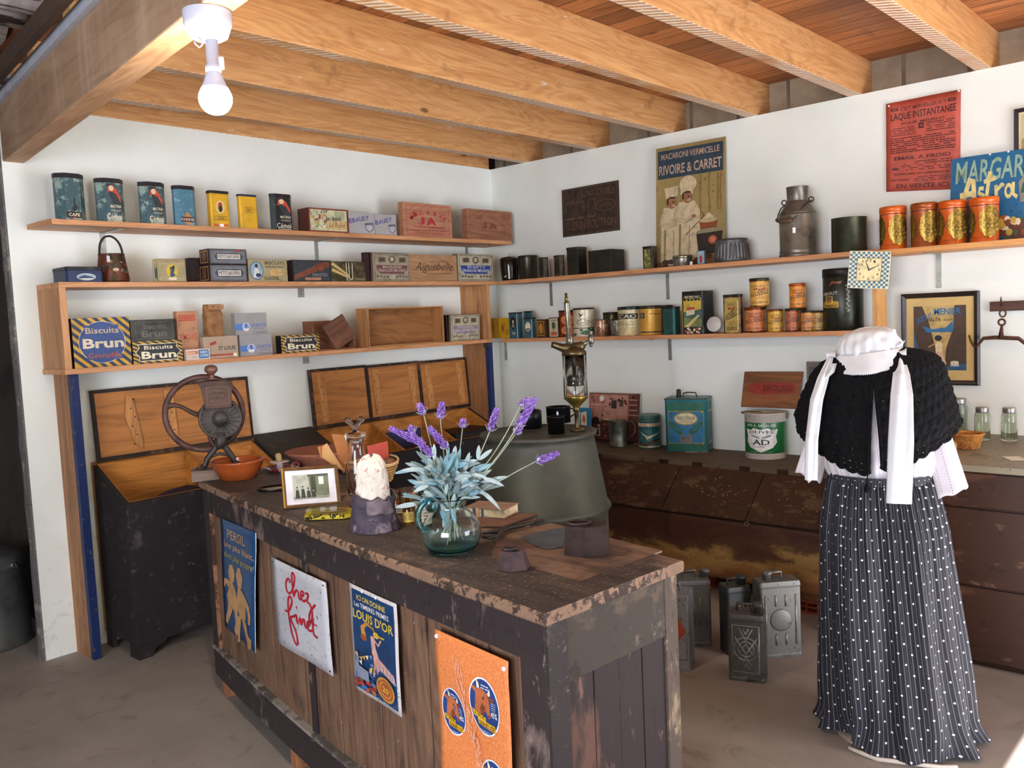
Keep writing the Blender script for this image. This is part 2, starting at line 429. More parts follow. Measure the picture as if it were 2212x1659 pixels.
# rough masonry infill above the right wall, between the joist ends
def infill():
    t = NT('masonry'); v = t.coord(); br = t.new('ShaderNodeTexBrick'); t.lk(t.coord(rot=(0, PI/2, PI/2)), br.inputs['Vector'])
    n = t.noise(v, 6, 6, .6); br.inputs['Scale'].default_value = 1; br.inputs['Brick Width'].default_value = .33; br.inputs['Row Height'].default_value = .21
    br.inputs['Mortar Size'].default_value = .012; br.inputs['Color1'].default_value = C('#b3a288'); br.inputs['Color2'].default_value = C('#9d8f7c'); br.inputs['Mortar'].default_value = C('#6a5e4e')
    t.lk(t.mix(t.ramp(n, [(.35, (0, 0, 0, 1)), (.65, (.7,)*3+(1,))]), br.outputs['Color'], C('#857864')), t.b.inputs['Base Color']); t.setp(Roughness=.95); t.bump(n, .7, .01); return t.m
mb = MB(); mb.box(.16, .35, -7, .25, HW, 3.0); struct('wall_infill', mb, infill())
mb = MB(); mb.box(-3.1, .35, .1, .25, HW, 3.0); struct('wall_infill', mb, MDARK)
mb = MB(); mb.box(-7.6, -7.5, -7, 3.2, 0, .7); mb.box(-7.6, -7.5, -7, 3.2, 2.2, 3.1); mb.box(-7.6, -7.5, -7, -5.8, .7, 2.2); mb.box(-7.6, -7.5, -3.4, 3.2, .7, 2.2); struct('wall_window_side', mb, MW)
mb = MB(); mb.box(-7.6, -2.6, -7.1, -7, 0, 3.1); mb.box(-.6, .35, -7.1, -7, 0, 3.1); mb.box(-2.6, -.6, -7.1, -7, 2.1, 3.1); struct('wall_door_side', mb, MW)
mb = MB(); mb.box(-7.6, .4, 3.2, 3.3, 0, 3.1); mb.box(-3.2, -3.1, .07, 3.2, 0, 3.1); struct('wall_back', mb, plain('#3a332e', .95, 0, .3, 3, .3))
# ceiling planks over the joists
mb = MB(); _c = [(.35, .3), (-3.38, .3), (-3.30-.128*7.1-.03, -7.1), (.35, -7.1)]; mb.prism(_c, 2.93, 3.0)
struct('ceiling', mb, wood('#c4804a', '#854c2a', 1, 4, .55, plank=(0, .125), knots=True, flecks=.5))
# joists: parallel to the left wall, resting on the right wall and on the girder
MJ = wood('#dca76c', '#bd8149', 0, 9, .5, flecks=.8)
def joistbottom():
    t = NT('joist_underside'); v = t.coord(scale=(.6, 7, 7)); n = t.noise(v, 2.5, 6, .6, 1)
    col = t.ramp(n, [(.3, C('#ad7440')), (.65, C('#cf9a60'))])
    vv = t.coord(); sp = t.new('ShaderNodeSeparateXYZ'); t.lk(vv, sp.inputs[0])
    d = t.math('ADD', t.math('MULTIPLY', sp.outputs[0], 24), t.math('MULTIPLY', sp.outputs[1], 20))
    n2 = t.noise(vv, 30, 4, .6); fr = t.math('FRACT', t.math('ADD', d, t.math('MULTIPLY', n2, .5)))
    st = t.ramp(fr, [(.45, (0, 0, 0, 1)), (.55, (1, 1, 1, 1))]); big = t.ramp(t.noise(vv, 1.4, 4, .6), [(.38, (0, 0, 0, 1)), (.5, (.85,)*3+(1,))])
    m = t.math('MULTIPLY', st, big); m2 = t.math('MAXIMUM', m, t.ramp(n2, [(.63, (0, 0, 0, 1)), (.7, (.7,)*3+(1,))]))
    t.lk(t.mix(m2, col, C('#e8dfd2')), t.b.inputs['Base Color']); t.setp(Roughness=.7); t.bump(n, .3, .003); return t.m
MJB = joistbottom()
ORD = ['first', 'second', 'third', 'fourth', 'fifth', 'sixth', 'seventh', 'eighth', 'ninth', 'tenth', 'eleventh', 'twelfth']
yj = [-.0, -.39, -1.0, -1.61, -2.19, -2.8, -3.44, -4.08, -4.70, -5.31, -5.92, -6.53]
for i, y in enumerate(yj):
    mb = MB(); xl = -3.30+.128*y-.02
    y0, y1 = (y, y+.075) if i else (-.004, .06)
    z0 = HW if i else HW+.0
    mb.box(xl, .16 if i else -.02, y0, y1, z0, 2.93)
    mb.bm.faces.ensure_lookup_table(); mb.bm.faces[0].material_index = 1
    o = build('ceiling_joist', mb, [MJ, MJB], bevel=.004)
    tag(o, 'orange-brown wooden ceiling joist, %s counting from the left wall' % ORD[i], 'beam', 'ceiling joists')
# girder carrying the joist ends (skewed), bottom at 2.45
GD = Vector((-.128, -1, 0)).normalized(); GN = Vector((-1, .128, 0)).normalized()
G0 = Vector((-3.305, .03, 0))
mb = MB(); a = G0; L = 5.4
def gpt(s_, t_, z): q = G0+GD*s_+GN*t_; return Vector((q.x, q.y, z))
for i in range(1): mb.loft([[gpt(0, 0, 2.45), gpt(0, .095, 2.45), gpt(0, .095, 2.74), gpt(0, 0, 2.74)], [gpt(L, 0, 2.45), gpt(L, .095, 2.45), gpt(L, .095, 2.74), gpt(L, 0, 2.74)]])
def girdermat():
    t = NT('girder_wood'); v = t.coord(scale=(6, .5, 6)); n = t.noise(v, 2.2, 6, .6, 1); v2 = t.coord(scale=(3, 7, .5)); n2 = t.noise(v2, 1.2, 4, .6)
    col = t.ramp(n, [(.3, C('#8b6a50')), (.6, C('#a88769')), (.8, C('#b3957a'))])
    col = t.mix(t.ramp(n2, [(.5, (0, 0, 0, 1)), (.75, (.5,)*3+(1,))]), col, C('#c4ad96'))
    t.lk(col, t.b.inputs['Base Color']); t.setp(Roughness=.6); t.bump(n, .3, .003); return t.m
mb.bm.faces.ensure_lookup_table()
for f in mb.bm.faces:
    if f.calc_center_median().z < 2.46: f.material_index = 1
tag(build('ceiling_girder', mb, [girdermat(), wood('#cda078', '#a67850', 1, 6, .6)], bevel=.006), 'thick sawn girder carrying the joist ends, running over the lamp', 'beam')
mb = MB(); mb.loft([[gpt(0, .0955, 2.70), gpt(0, .118, 2.70), gpt(0, .118, 2.745), gpt(0, .0955, 2.745)], [gpt(L, .0955, 2.70), gpt(L, .118, 2.70), gpt(L, .118, 2.745), gpt(L, .0955, 2.745)]])
tag(build('edge_batten', mb, plain('#b9bcc4', .5, 0, .08)), 'pale grey batten along the top outer edge of the girder', 'batten')
mb = MB(); mb.loft([[gpt(0, .15, 2.72), gpt(0, .18, 2.72), gpt(0, .18, 2.79), gpt(0, .15, 2.79)], [gpt(L, .15, 2.72), gpt(L, .18, 2.72), gpt(L, .18, 2.79), gpt(L, .15, 2.79)]])
tag(build('old_beam', mb, wood('#4a3426', '#2c1e16', 1, 4, .8)), 'dark old beam running just outside the pale batten', 'beam')
# old dark ceiling left of the girder: rough logs and plaster
mlog = worn('#4a3a32', '#b5aca6', .54, .9, 0, 5, .8, (.5, 4, 2)); 
for i in range(10):
    mb = MB(); y = -1.1+i*.235; n = 24; xe_ = 4.0 if y < .1 else 4.6
    pts = [Vector((-7.5+xe_*k/n, y+.03*mnoise.noise(Vector((k*.5, i, 0))), 2.98+.02*mnoise.noise(Vector((k*.4, i, 5))))) for k in range(n+1)]
    mb.tube(pts, [.10+.012*mnoise.noise(Vector((k*.7, i, 3))) for k in range(n+1)], 12)
    tag(build('old_ceiling_log', mb, mlog), 'old rough dark ceiling log with flaking whitewash, %s back from the lamp' % ORD[i], 'beam', 'old logs over the dark room')
mb = MB(); mb.box(-7.6, -3.4, -7.1, 3.3, 3.0, 3.1); struct('ceiling_old', mb, worn('#4a3a30', '#9b9086', .52, .9, 0, 4, .8))
# ---------------------------------------------------------------- shelves
WSH = wood('#d39a6a', '#ad7548', 0, 6, .5); WSHY = wood('#cf9464', '#a87046', 1, 6, .5); WSHZ = wood('#c8925f', '#9a6740', 2, 5, .5)
WSHY2 = wood('#d79a55', '#b3743a', 1, 5, .5); WSHZ2 = wood('#e0a864', '#c08a4b', 2, 5, .5)
MZINC = plain('#a9aca6', .4, .75, .1, 20); BLUEP = worn('#1a2f60', '#5a4a3a', .36, .5, 0, 10)
TH = .026
def bracket(p, z, side, x, parent, L=.17, down=True):
    mb = MB(); t = .013
    P = (lambda a, d_, zz: Vector((x+a, -d_, zz))) if side == 'A' else (lambda a, d_, zz: Vector((-d_, x+a, zz)))
    def bx(a0, a1, d0, d1, z0, z1):
        mb.loft([[P(a0, d0, z0), P(a1, d0, z0), P(a1, d1, z0), P(a0, d1, z0)], [P(a0, d0, z1), P(a1, d0, z1), P(a1, d1, z1), P(a0, d1, z1)]])
    bx(-t, t, .001, .005, z-L, z); bx(-t, t, .001, DSH*.8, z-.005, z-.0005)
    for k in (.25, .8):
        zz = z-L*k; c = P(0, .006, zz)
        mb.ball(c, .005, 8)
    build('bracket', mb, MZINC, parent, bevel=.001)
# upper left shelf
xl, xr = xA(111, ZA1, DSH), xA(1105, ZA1, DSH)
t = thing('wall_shelf', 'long top wooden shelf on the left wall, above all the others there', 'shelf', (0, 0, 0))
mb = MB(); mb.prism([(xl, -DSH), (xr, -DSH), (xr, -.001), (xl-.01, -.001), (xl-.01, -.17)], ZA1-TH, ZA1); build('board', mb, WSH, t, bevel=.002)
for px in (222, 683, 1008): bracket(0, ZA1-TH, 'A', xA(px, ZA1-.06, .003), t)
# left shelf unit: two boards, end boards, tall blue-edged uprights
xl, xr2 = xA(131, ZA2, DSH), xA(1075, ZA2, DSH); xr3 = xA(1064, ZA3, DSH)
t = thing('shelf_unit', 'two-tier wooden shelf unit on the left wall with blue-edged uprights', 'shelf')
mb = MB(); mb.box(xl-.01, xr2, -DSH, -.001, ZA2-TH, ZA2); build('upper_board', mb, WSH, t, bevel=.002)
mb = MB(); mb.box(xl-.015, xr3, -DSH, -.001, ZA3-TH, ZA3); build('lower_board', mb, WSH, t, bevel=.002)
mb = MB(); mb.box(xl-.01, xl+.022, -DSH+.004, -.001, ZA3, ZA2-TH); build('end_board', mb, WSHZ, t, bevel=.002)
mb = MB(); mb.box(xr3-.03, xr3-.003, -DSH+.004, -.001, ZA3, ZA2-TH); build('end_board', mb, WSHZ, t, bevel=.002)
for x in (-3.262, xr3-.03):
    mb = MB(); mb.box(x, x+.028, -.17 if x < -2 else -.232, -.001, 0, ZA3-TH); u = build('upright', mb, wood('#a8774c', '#7d5433', 2, 5, .6), t)
    y = -.2 if x < -2 else -.262
    mb = MB(); mb.box(x+.001, x+.04, y-.004, y+.03, 0.001, ZA3-TH-.002); build('blue_edge', mb, BLUEP, u)
for px, z in ((650, ZA2), (661, ZA3)):
    x = xA(px, z-.05, .003)
    mb = MB(); mb.box(x-.022, x+.022, -.006, -.001, z-TH-.055, z-TH); mb.ball((x, -.007, z-TH-.035), .007, 8); build('bracket', mb, MZINC, t)
mb = MB(); mb.box(xr3-.07, xr3-.03, -.262, -.258, ZA3-TH-.035, ZA3-TH); build('corner_plate', mb, plain('#3a3833', .5, .6), t)
# right wall shelves
y1 = yB(1897, ZB1, DSH)
t = thing('wall_shelf', 'upper wooden shelf on the right wall, from the corner to the clock', 'shelf')
mb = MB(); mb.box(-DSH, -.001, y1, -.285, ZB1-TH, ZB1); build('board', mb, WSHY, t, bevel=.002)
for px in (1442,): bracket(0, ZB1-TH, 'B', yB(px, ZB1-.06, .003), t)
bracket(0, ZB1-TH, 'B', yB(1190, ZB1-.06, .003), t)
t = thing('wall_shelf', 'pale shelf on the right wall carrying the four orange canisters', 'shelf')
mb = MB(); mb.box(-DSH-.015, -.001, -4.6, y1-.001, ZB1-TH-.008, ZB1-.006); build('board', mb, WSHY2, t, bevel=.002)
bracket(0, ZB1-TH-.008, 'B', yB(2028, ZB1-.1, .003), t, .18)
y2 = yB(1882, ZB2, DSH)
t = thing('wall_shelf', 'lower wooden shelf on the right wall under the cocoa tins', 'shelf')
mb = MB(); mb.box(-DSH, -.001, y2, -.285, ZB2-TH, ZB2); build('board', mb, WSHY, t, bevel=.002)
for px in (1447, 1092): bracket(0, ZB2-TH, 'B', yB(px, ZB2-.06, .003), t, .15)
mb = MB(); mb.box(-.262, -.13, y2-.028, y2-.001, ZB2-.25, ZB1-TH-.002); build('end_board', mb, WSHZ2, t, bevel=.002)
# ---------------------------------------------------------------- tins and boxes
CREAM, WHITE, BLACK, RED, GOLD, YEL, ORG, NAVY = ink('#e6dcbb'), ink('#eeeeea'), ink('#1b1714'), ink('#a8322c'), ink('#c79a3c', .3, .6), ink('#dba824'), ink('#c8642a'), ink('#22345f')
GRN, TEAL, PINK, BRN, GREY, BLUE, DKBR, TAN, LBL = ink('#2c5a3c'), ink('#3f8a96'), ink('#cfa08a'), ink('#7a4a2a'), ink('#97989a'), ink('#3a6cb0'), ink('#3a261c'), ink('#b58a58'), ink('#8fb2c9')
def boxy(name, label, cat, s, d, mats, face=None, r=.0, lid=None, z0=0, rot=0, group=None, tilt=0, top=None, w=None, side=None, bevel=.002):
    """canonical rectangular tin or carton; s = slot; lid=(height, material)"""
    loc, rz, ww, h, d = s; ww = w or ww
    t = thing(name, label, cat, loc, rz+math.radians(rot), group)
    if tilt: t.rotation_euler = (math.radians(tilt), 0, rz+math.radians(rot))
    hl = lid[0] if lid else 0
    mb = MB()
    if r: mb.prism(rrect(ww, d, r, 3, ch=(r > .018)), 0, h-hl)
    else: mb.box(-ww/2, ww/2, -d/2, d/2, 0, h-hl)
    if bevel == 0.01: bevel = .006
    build('body', mb, mats, t, bevel=0 if r else bevel)
    if lid:
        mb = MB(); e = .0022
        if r: mb.prism(rrect(ww+2*e, d+2*e, r+e, 3, ch=(r > .018)), h-hl, h)
        else: mb.box(-ww/2-e, ww/2+e, -d/2-e, d/2+e, h-hl, h)
        build('lid', mb, lid[1], t, bevel=.002)
    if face:
        P = Print(); face(P)
        m = r*.9
        P.build('printed_label', flat(ww-2*m, h-hl, -d/2), t)
    if side:
        P = Print(); side(P)
        P.build('side_label', lambda u, v, o: Vector((-ww/2-o, d/2-u*d, v*(h-hl))), t)
    return t, ww, h
def round_tin(name, label, cat, s, mats, face=None, lid=None, group=None, span=160, c=0, foot=None, rot=0, rim=.0015):
    loc, rz, ww, h = s[:4]; r = ww/2
    t = thing(name, label, cat, loc, rz+math.radians(rot), group); hl = lid[0] if lid else 0
    mb = MB(); mb.lathe([(r*.96, 0), (r, .002), (r, .006), (r*.985, .008), (r*.985, h-hl-.002), (r*.99, h-hl)], 32); build('body', mb, mats, t)
    if lid:
        mb = MB(); mb.lathe([(r*1.0, h-hl), (r+rim, h-hl+.001), (r+rim, h-.003), (r*.97, h), (r*.9, h-.003), (r*.3, h-.002)], 32); build('lid', mb, lid[1], t)
    if face:
        P = Print(True); face(P); P.build('printed_label', cyl(r*.985, .008, h-hl-.012, span, c+math.degrees(faceto(loc)-rz)), t, o0=.0008)
    return t, r, h
LIDDK = worn('#2c2428', '#5b4a40', .38, .45, .3, 20)
TEALT = worn('#466268', '#8a9c92', .47, .4, .3, 18); DKTIN = worn('#2a3030', '#5a5a50', .38, .4, .4, 20)
# --- top left shelf
def cemoi(P):
    P.poly([(.1, .98), (.55, .98), (.98, .60), (.98, .15), (.6, .3), (.25, .75)], ink('#262e30'))
    P.poly([(.2, .9), (.5, .95), (.75, .85), (.97, .62), (.97, .5), (.7, .72), (.4, .78), (.15, .74)], ink('#bb4530'))
    P.ell(.42, .86, .16, .07, ink('#dcc9a0')); P.text('MATINA', .3, .36, .98, .44, CREAM, .02)
    P.text('CHOCOLAT', .32, .27, .95, .32, CREAM); P.text('Cémoi', .05, .06, .97, .22, CREAM, .03); P.rect(.1, .02, .97, .035, CREAM)
def cafe1(P):
    P.poly([(.45, .2), (.6, .22), (.78, .3), (.6, .4), (.62, .55), (.52, .5), (.5, .35), (.38, .28)], BLACK)
    P.rect(.0, .05, .98, .2, BLACK); P.text('CAFE', .16, .09, .84, .165, CREAM, .03); P.ell(.5, .04, .1, .03, ORG)
def farine(P):
    P.poly([(.5, .38), (.95, .17), (.5, .0), (.05, .17)], ink('#c9854a')); P.rect(0.02, .1, .98, .24, BLACK); P.text('FARINE', .06, .13, .94, .21, ink('#e8c7b8'), .03)
def cafe2(P):
    P.frame(.04, .03, .96, .98, .02, ink('#b98a1a')); P.ell(.5, .6, .3, .2, ink('#d8c27a')); P.ell(.5, .56, .13, .11, DKBR); P.poly([(.36, .62), (.64, .62), (.6, .74), (.4, .74)], RED)
    P.frame(.1, .21, .9, .33, .012, DKBR); P.text('CAFÉ', .28, .235, .72, .305, DKBR, .02); P.rect(.02, .03, .98, .1, ORG); P.rect(.36, .01, .64, .1, WHITE)
def riz(P): P.frame(.2, .5, .82, .66, .012, BRN); P.text('RIZ', .38, .55, .64, .61, DKBR, .02)
YT = plain('#dbab25', .3, .15, .14, 14)
G = 'canisters on the top left shelf'
for pl, pr, pt, d, m, lid, fc, lab, r in (
    (131, 192, 374, 16, TEALT, (.022, LIDDK), cafe1, 'large octagonal teal coffee canister, leftmost on the top shelf', .03),
    (219, 277, 385, 15, TEALT, (.022, LIDDK), cemoi, 'teal and red chocolate canister with angled corners, second on the top shelf', .03),
    (312, 366, 393, 14, TEALT, (.022, LIDDK), cemoi, 'greenish chocolate canister with red drawing, between its twin and the flour canister', .03),
    (384, 429, 401, 12, worn('#54869a', '#86a5a8', .42, .4, .2, 22), (.02, LIDDK), farine, 'light blue flour canister with a black band, on the top shelf', .02),
    (458, 499.5, 412, 9, YT, (.016, LIDDK), cafe2, 'yellow coffee canister with a small oval portrait', .012),
    (521, 559.5, 420, 7, YT, (.012, worn('#2c2c50', '#443c50', .35, .4)), riz, 'plain yellow rice canister with navy lid', .012),
    (591, 637, 419, 10, DKTIN, (.018, LIDDK), cemoi, 'dark green chocolate canister beside the flowered box on the top shelf', .022)):
    boxy('canister', lab, 'canister', slot('A', ZA1, pl, pr, pt, d, 0), d, m, fc, r, lid, group=G)
def flowers(P):
    P.rect(.03, .05, .97, .95, ink('#c9c9a0')); rd = random.Random(3)
    for k in range(26): x, y = rd.uniform(.05, .5), rd.uniform(.15, .85); P.line([(x, y), (x+rd.uniform(-.1, .1), y+rd.uniform(.05, .2))], .012, GRN)
    for k in range(14): x, y = rd.uniform(.08, .55), rd.uniform(.2, .88); P.ell(x, y, .03, .06, [PINK, RED, YEL, CREAM][k % 4], 8)
    P.rect(.45, .12, .95, .5, ink('#c8ab74')); P.text('La Reine', .5, .22, .9, .42, BRN, 0, .3); P.text('des fleurs', .42, .5, .8, .68, DKBR, .01)
    for k in range(6): P.line([(.68+.04*k, .55), (.68+.04*k, .9)], .008, GRN)
    P.frame(0, 0, 1, 1, .03, ink('#7e2f22'), .06)
boxy('flowered_box', 'faded box printed with flowers, on the top shelf beside the pale cartons', 'box', slot('A', ZA1, 667, 753.3, 451, 22, 0), .21, worn('#5a2a20', '#3c3a28', .42, .5), flowers)
def lebaudy(t_):
    def f(P):
        n = len(t_)
        for i, ch in enumerate(t_): x = .02+.78*i/n; y = .48+.10*i/n*2.2; P.text(ch, x, y, x+.68/n, y+.2, ink('#2f3a8c'), .04, rot=4, asp=.85)
        P.poly([(.62, .5), (.95, .54), (.94, .25), (.79, .08), (.64, .24)], NAVY); P.poly([(.645, .465), (.925, .5), (.915, .26), (.79, .12), (.66, .25)], ink('#b9b4b4')); P.rect(.64, .44, .93, .47, NAVY); P.text('PARIS', .68, .475, .9, .51, NAVY)
    return f
CART = plain('#a9a6a4', .7, 0, .05, 8)
boxy('sugar_carton', 'pale grey sugar carton with slanting blue letters, next to the flowered box', 'carton', slot('A', ZA1, 754, 810.4, 459, .06, 0), .12, CART, lebaudy('EBAUDY'))
boxy('sugar_carton', 'pale grey sugar carton half hidden, just left of the tall red-printed crate', 'carton', slot('A', ZA1, 811.4, 857.5, 463, .06, 0), .12, CART, lebaudy('BAUDY'))
CRT = wood('#b98462', '#96624a', 0, 7, .7); CRT2 = wood('#a26e50', '#7a4a34', 0, 7, .7)
def micasar(m, a=1):
    def f(P):
        P.frame(.06, .07, .94, .93, .008, m, .014)
        for k in range(17):
            a_ = math.radians(10+160*k/16); P.line([(.5+.30*math.cos(a_), .5+.30*math.sin(a_)), (.5+.44*math.cos(a_), .5+.40*math.sin(a_))], .007, m, .66)
        n = 7
        if a:
            for i, ch in enumerate('MICASAR'):
                an = math.radians(160-140*i/6); P.text(ch, .5+.36*math.cos(an)-.035, .45+.26*math.sin(an)-.04, .5+.36*math.cos(an)+.035, .45+.26*math.sin(an)+.08, m, .05, rot=math.degrees(an)-90, asp=.66)
        P.text('J', .3, .36, .42, .58, m, .09); P.text('A', .46, .36, .66, .58, m, .09)
        P.text('La plus appreciee', .2, .26, .84, .34, m, .0, .3); P.text('TOUTES TEINTES POUR TISSUS', .12, .17, .88, .22, m); P.text('LAB. MICASAR - MARSEILLE', .2, .11, .8, .15, m)
    return f
boxy('wooden_crate', 'reddish wooden crate printed with red rays and large letters J A', 'crate', slot('A', ZA1, 873, 977.6, 440, 10, 0), .2, CRT, micasar(ink('#b02a36')))
boxy('wooden_crate', 'plain brown wooden crate with faded rays at the right end of the top shelf', 'crate', slot('A', ZA1, 1011, 1107, 454, 11, 0), .17, CRT2, micasar(ink('#7a3e2c'), 0))
# --- second left shelf
def navy(P):
    P.ell(.52, .45, .3, .3, CREAM); P.ell(.52, .45, .285, .27, ink('#8fb0b8')); P.poly([(.3, .42), (.45, .6), (.55, .55), (.7, .45), (.78, .35), (.28, .33)], NAVY); P.rect(.35, .25, .72, .33, CREAM)
t, ww, h = boxy('biscuit_tin', 'low navy tin with an oval landscape, at the left end of the second shelf', 'tin', slot('A', ZA2, 146, 225, 576, 31, 0), .15, worn('#1d2f55', '#2c2a3a', .36, .35, .2), navy, lid=(.018, worn('#1c1d24', '#3a3434', .4, .4, .3)), r=.012)
# painted bucket
loc, rz, ww, h = slot('A', ZA2, 214, 276, 549, .12, .05, True)[:4]
t = thing('painted_bucket', 'small rusty painted bucket with raised strap handle', 'bucket', loc)
mb = MB(); R_ = ww/2
mb.lathe([(R_*1.02, 0), (R_*1.04, .01), (R_*1.08, .022), (R_*.84, h-.006), (R_*.87, h-.003), (R_*.87, h), (R_*.82, h), (R_*.98, .03), (.01, .02)], 32)
build('body', mb, worn('#4a3a24', '#6b3a2a', .52, .5, .5, 26, .4), t)
P = Print(True); rd = random.Random(5)
for k in range(12): P.ell(rd.uniform(.1, .8), rd.uniform(.2, .85), .08, .09, [ink('#8a3528'), ink('#8a7a3a'), ink('#c9b490'), ink('#3c4a36')][k % 4], 9)
P.build('painted_flowers', lambda u, v, o: Vector(((R_*(1.07-.23*v)+o)*math.cos(math.radians(-90+(u-.5)*150)), (R_*(1.07-.23*v)+o)*math.sin(math.radians(-90+(u-.5)*150)), .03+v*(h-.05))), t, o0=.001)
mb = MB(); mb.tube([(-.07*math.cos(a)*.82*1.0-.005*math.sin(a), 0, h-.01+.10*math.sin(a)**.8) for a in [PI*k/16 for k in range(17)]], .0055, 6)
build('handle', mb, plain('#2c2019', .5, .4), t)
tg = MB(); tg.box(-.055, -.04, -.072, -.0705, h-.045, h-.015)
tg.tube([(-.047, -.071, h-.016), (-.05, -.066, h+.01), (-.058, -.02, h+.03)], .0008, 5); build('price_tag', tg, plain('#e8e4ea', .7), t)
TINOLD = worn('#b3a77e', '#7a6a48', .36, .4, .3, 20)
def clement(P):
    P.frame(.03, .03, .97, .97, .012, ink('#8a6a3a'), .02); P.text('JACQUES CORNEILLER', .08, .84, .92, .92, BRN, .02); P.ell(.5, .47, .19, .28, ink('#d8b21c')); P.poly([(.42, .25), (.46, .5), (.42, .62), (.55, .68), (.6, .52), (.55, .4), (.62, .3), (.5, .2)], ink('#29526a')); P.ell(.56, .63, .05, .08, BLACK, 10)
    P.fake(.07, .25, .27, .75, 7, ink('#9a8a62')); P.fake(.72, .25, .93, .75, 7, ink('#9a8a62')); P.ell(.5, .14, .16, .06, CREAM)
for k, (a, b_, pt, lab, fc) in enumerate(((342, 403.5, 559, 'flat cream tin with a yellow disc, frontmost of three standing tins', clement), (337.6, 399.1, 559.5, 'flat tin edge, middle of the three standing tins', None), (333.2, 394.7, 560, 'flat tin edge, rearmost of the three standing tins', None))):
    s = slot('A', ZA2, a, b_, pt, .0085, .0092*k); boxy('flat_tin', lab, 'tin', s, .022, TINOLD if k != 1 else worn('#3a5a6a', '#b3a77e', .5, .4, .3), fc, group='three flat tins standing together')
DKB = worn('#2a1c1a', '#4a342a', .42, .6, 0, 16)
boxy('biscuit_box', 'dark worn carton behind the two petit-beurre boxes', 'box', slot('A', ZA2, 413, 440, 557, .1, .1), .18, DKB)
def petit(P):
    P.rect(.03, .06, .97, .94, ink('#6e7174')); P.frame(.05, .1, .95, .9, .012, ink('#3b4a60'), .03); P.poly([(.14, .5), (.2, .72), (.84, .72), (.9, .5), (.84, .28), (.2, .28)], ink('#39414f')); P.rect(.22, .34, .82, .66, ink('#cfcac0')); P.text('PETIT-BEURRE', .24, .4, .8, .6, BLACK, .03)
def petit2(P): petit(P); P.poly([(.72, .84), (.86, .84), (.83, .97), (.75, .97)], RED)
sd = lambda P: P.frame(.1, .1, .9, .9, .05, TAN, .06).rect(.3, .2, .7, .8, ink('#6a4a2a'))
s = slot('A', ZA2, 454, 536, 571, 22, 0); boxy('biscuit_box', 'worn grey petit-beurre box, lower of the stacked pair', 'box', s, .17, DKB, petit, side=sd, group='petit-beurre boxes')
s2 = slot('A', ZA2+s[3], 452, 534, 538, 20, 0); boxy('biscuit_box', 'worn grey petit-beurre box with a red seal, on top of its twin', 'box', s2, .17, DKB, petit2, side=sd, group='petit-beurre boxes')
def claudel(P):
    P.ell(.2, .5, .17, .42, NAVY); P.ell(.2, .5, .155, .39, ink('#8ba9bf')); P.poly([(.12, .2), (.28, .2), (.26, .5), (.22, .62), (.17, .62), (.14, .5)], ink('#d9d2c2')); P.ell(.2, .72, .04, .1, DKBR, 10); P.ell(.24, .3, .07, .09, NAVY, 10)
    P.text('BISCUITS', .42, .78, .93, .92, BLACK, .02); P.text('AU BEURRE VOSGIEN', .42, .64, .93, .71, BLACK); P.ell(.72, .42, .2, .16, ink('#c8a76a')); P.text('CLAUDEL', .38, .08, .78, .24, BLACK, .03)
boxy('biscuit_tin', 'cream biscuit tin with an oval portrait in a blue ring', 'tin', slot('A', ZA2, 538.5, 622.4, 561, 4, 0), .10, TINOLD, claudel)
def nantes(P):
    P.rect(.03, .05, .97, .95, ink('#2a333b')); P.poly([(.03, .08), (.03, .3), (.8, .92), (.97, .9), (.97, .7)], ink('#7a4024')); P.ell(.72, .68, .13, .22, ink('#6a2a20')); P.text('LU', .66, .58, .8, .8, ink('#a8603a'), .04); P.text('NANTES', .5, .25, .9, .4, ink('#8a8c90'), .02); P.rect(.3, .07, .72, .2, ink('#a8765c')); P.frame(0, 0, 1, 1, .02, BLACK, .04)
boxy('biscuit_tin', 'dark tin with a brown ribbon drawn across, right of the cream portrait tin', 'tin', slot('A', ZA2, 634, 716, 562, 13, 0), .22, worn('#2a1c1c', '#4c3a34', .4, .5, .2), nantes)
def lu(P):
    for k in range(2):
        P.line([(.03+.0*k, .9-.3*k), (.5, .3-.1*k+.0)], [.09, .05], ink('#c9ab6a'), .58)
    P.line([(.44, .95), (.44, .1), (.5, .06)], .02, CREAM, .58); P.line([(.51, .95), (.51, .2), (.54, .1), (.58, .1), (.61, .2), (.61, .95)], .02, CREAM, .58); P.text('Champagne', .66, .05, .97, .2, ink('#9a9a80'), 0, .4)
boxy('biscuit_tin', 'olive mottled tin with two finger biscuits drawn on it', 'tin', slot('A', ZA2, 716.5, 791, 565, .04, 0), .18, worn('#3f3a26', '#5a5236', .5, .5, .2, 40), lu)
def meunier(band, c2, txt, f=ink('#9a907a')):
    def fn(P):
        P.rect(.02, .02, .98, .98, f); P.frame(.05, .05, .95, .95, .01, DKBR, .015)
        for x in (.16, .7): P.rect(x, .7, x+.16, .84, ink('#4a4434')); P.frame(x-.02, .68, x+.18, .86, .01, BRN, .015)
        P.ell(.5, .78, .09, .13, ink('#5a5040')); P.ell(.5, .79, .05, .08, ink('#b5a78a'), 12)
        P.poly([(.08, .58), (.92, .58), (.9, .4), (.8, .28), (.2, .28), (.1, .4)], band); P.text(txt, .26, .47, .76, .56, c2, .03); P.text('FRANCOIS MEUNIER', .14, .34, .88, .45, c2, .03)
        for k in range(10): P.ell(.12+.085*k, .18+.02*math.sin(k*2), .035, .05, ink('#6d634c'), 8)
        P.ell(.5, .17, .07, .08, ink('#c9bfa6')); P.text('5c', .46, .13, .54, .21, BLACK)
    return fn
MT = worn('#8a8068', '#4a3428', .42, .5, .3, 20)
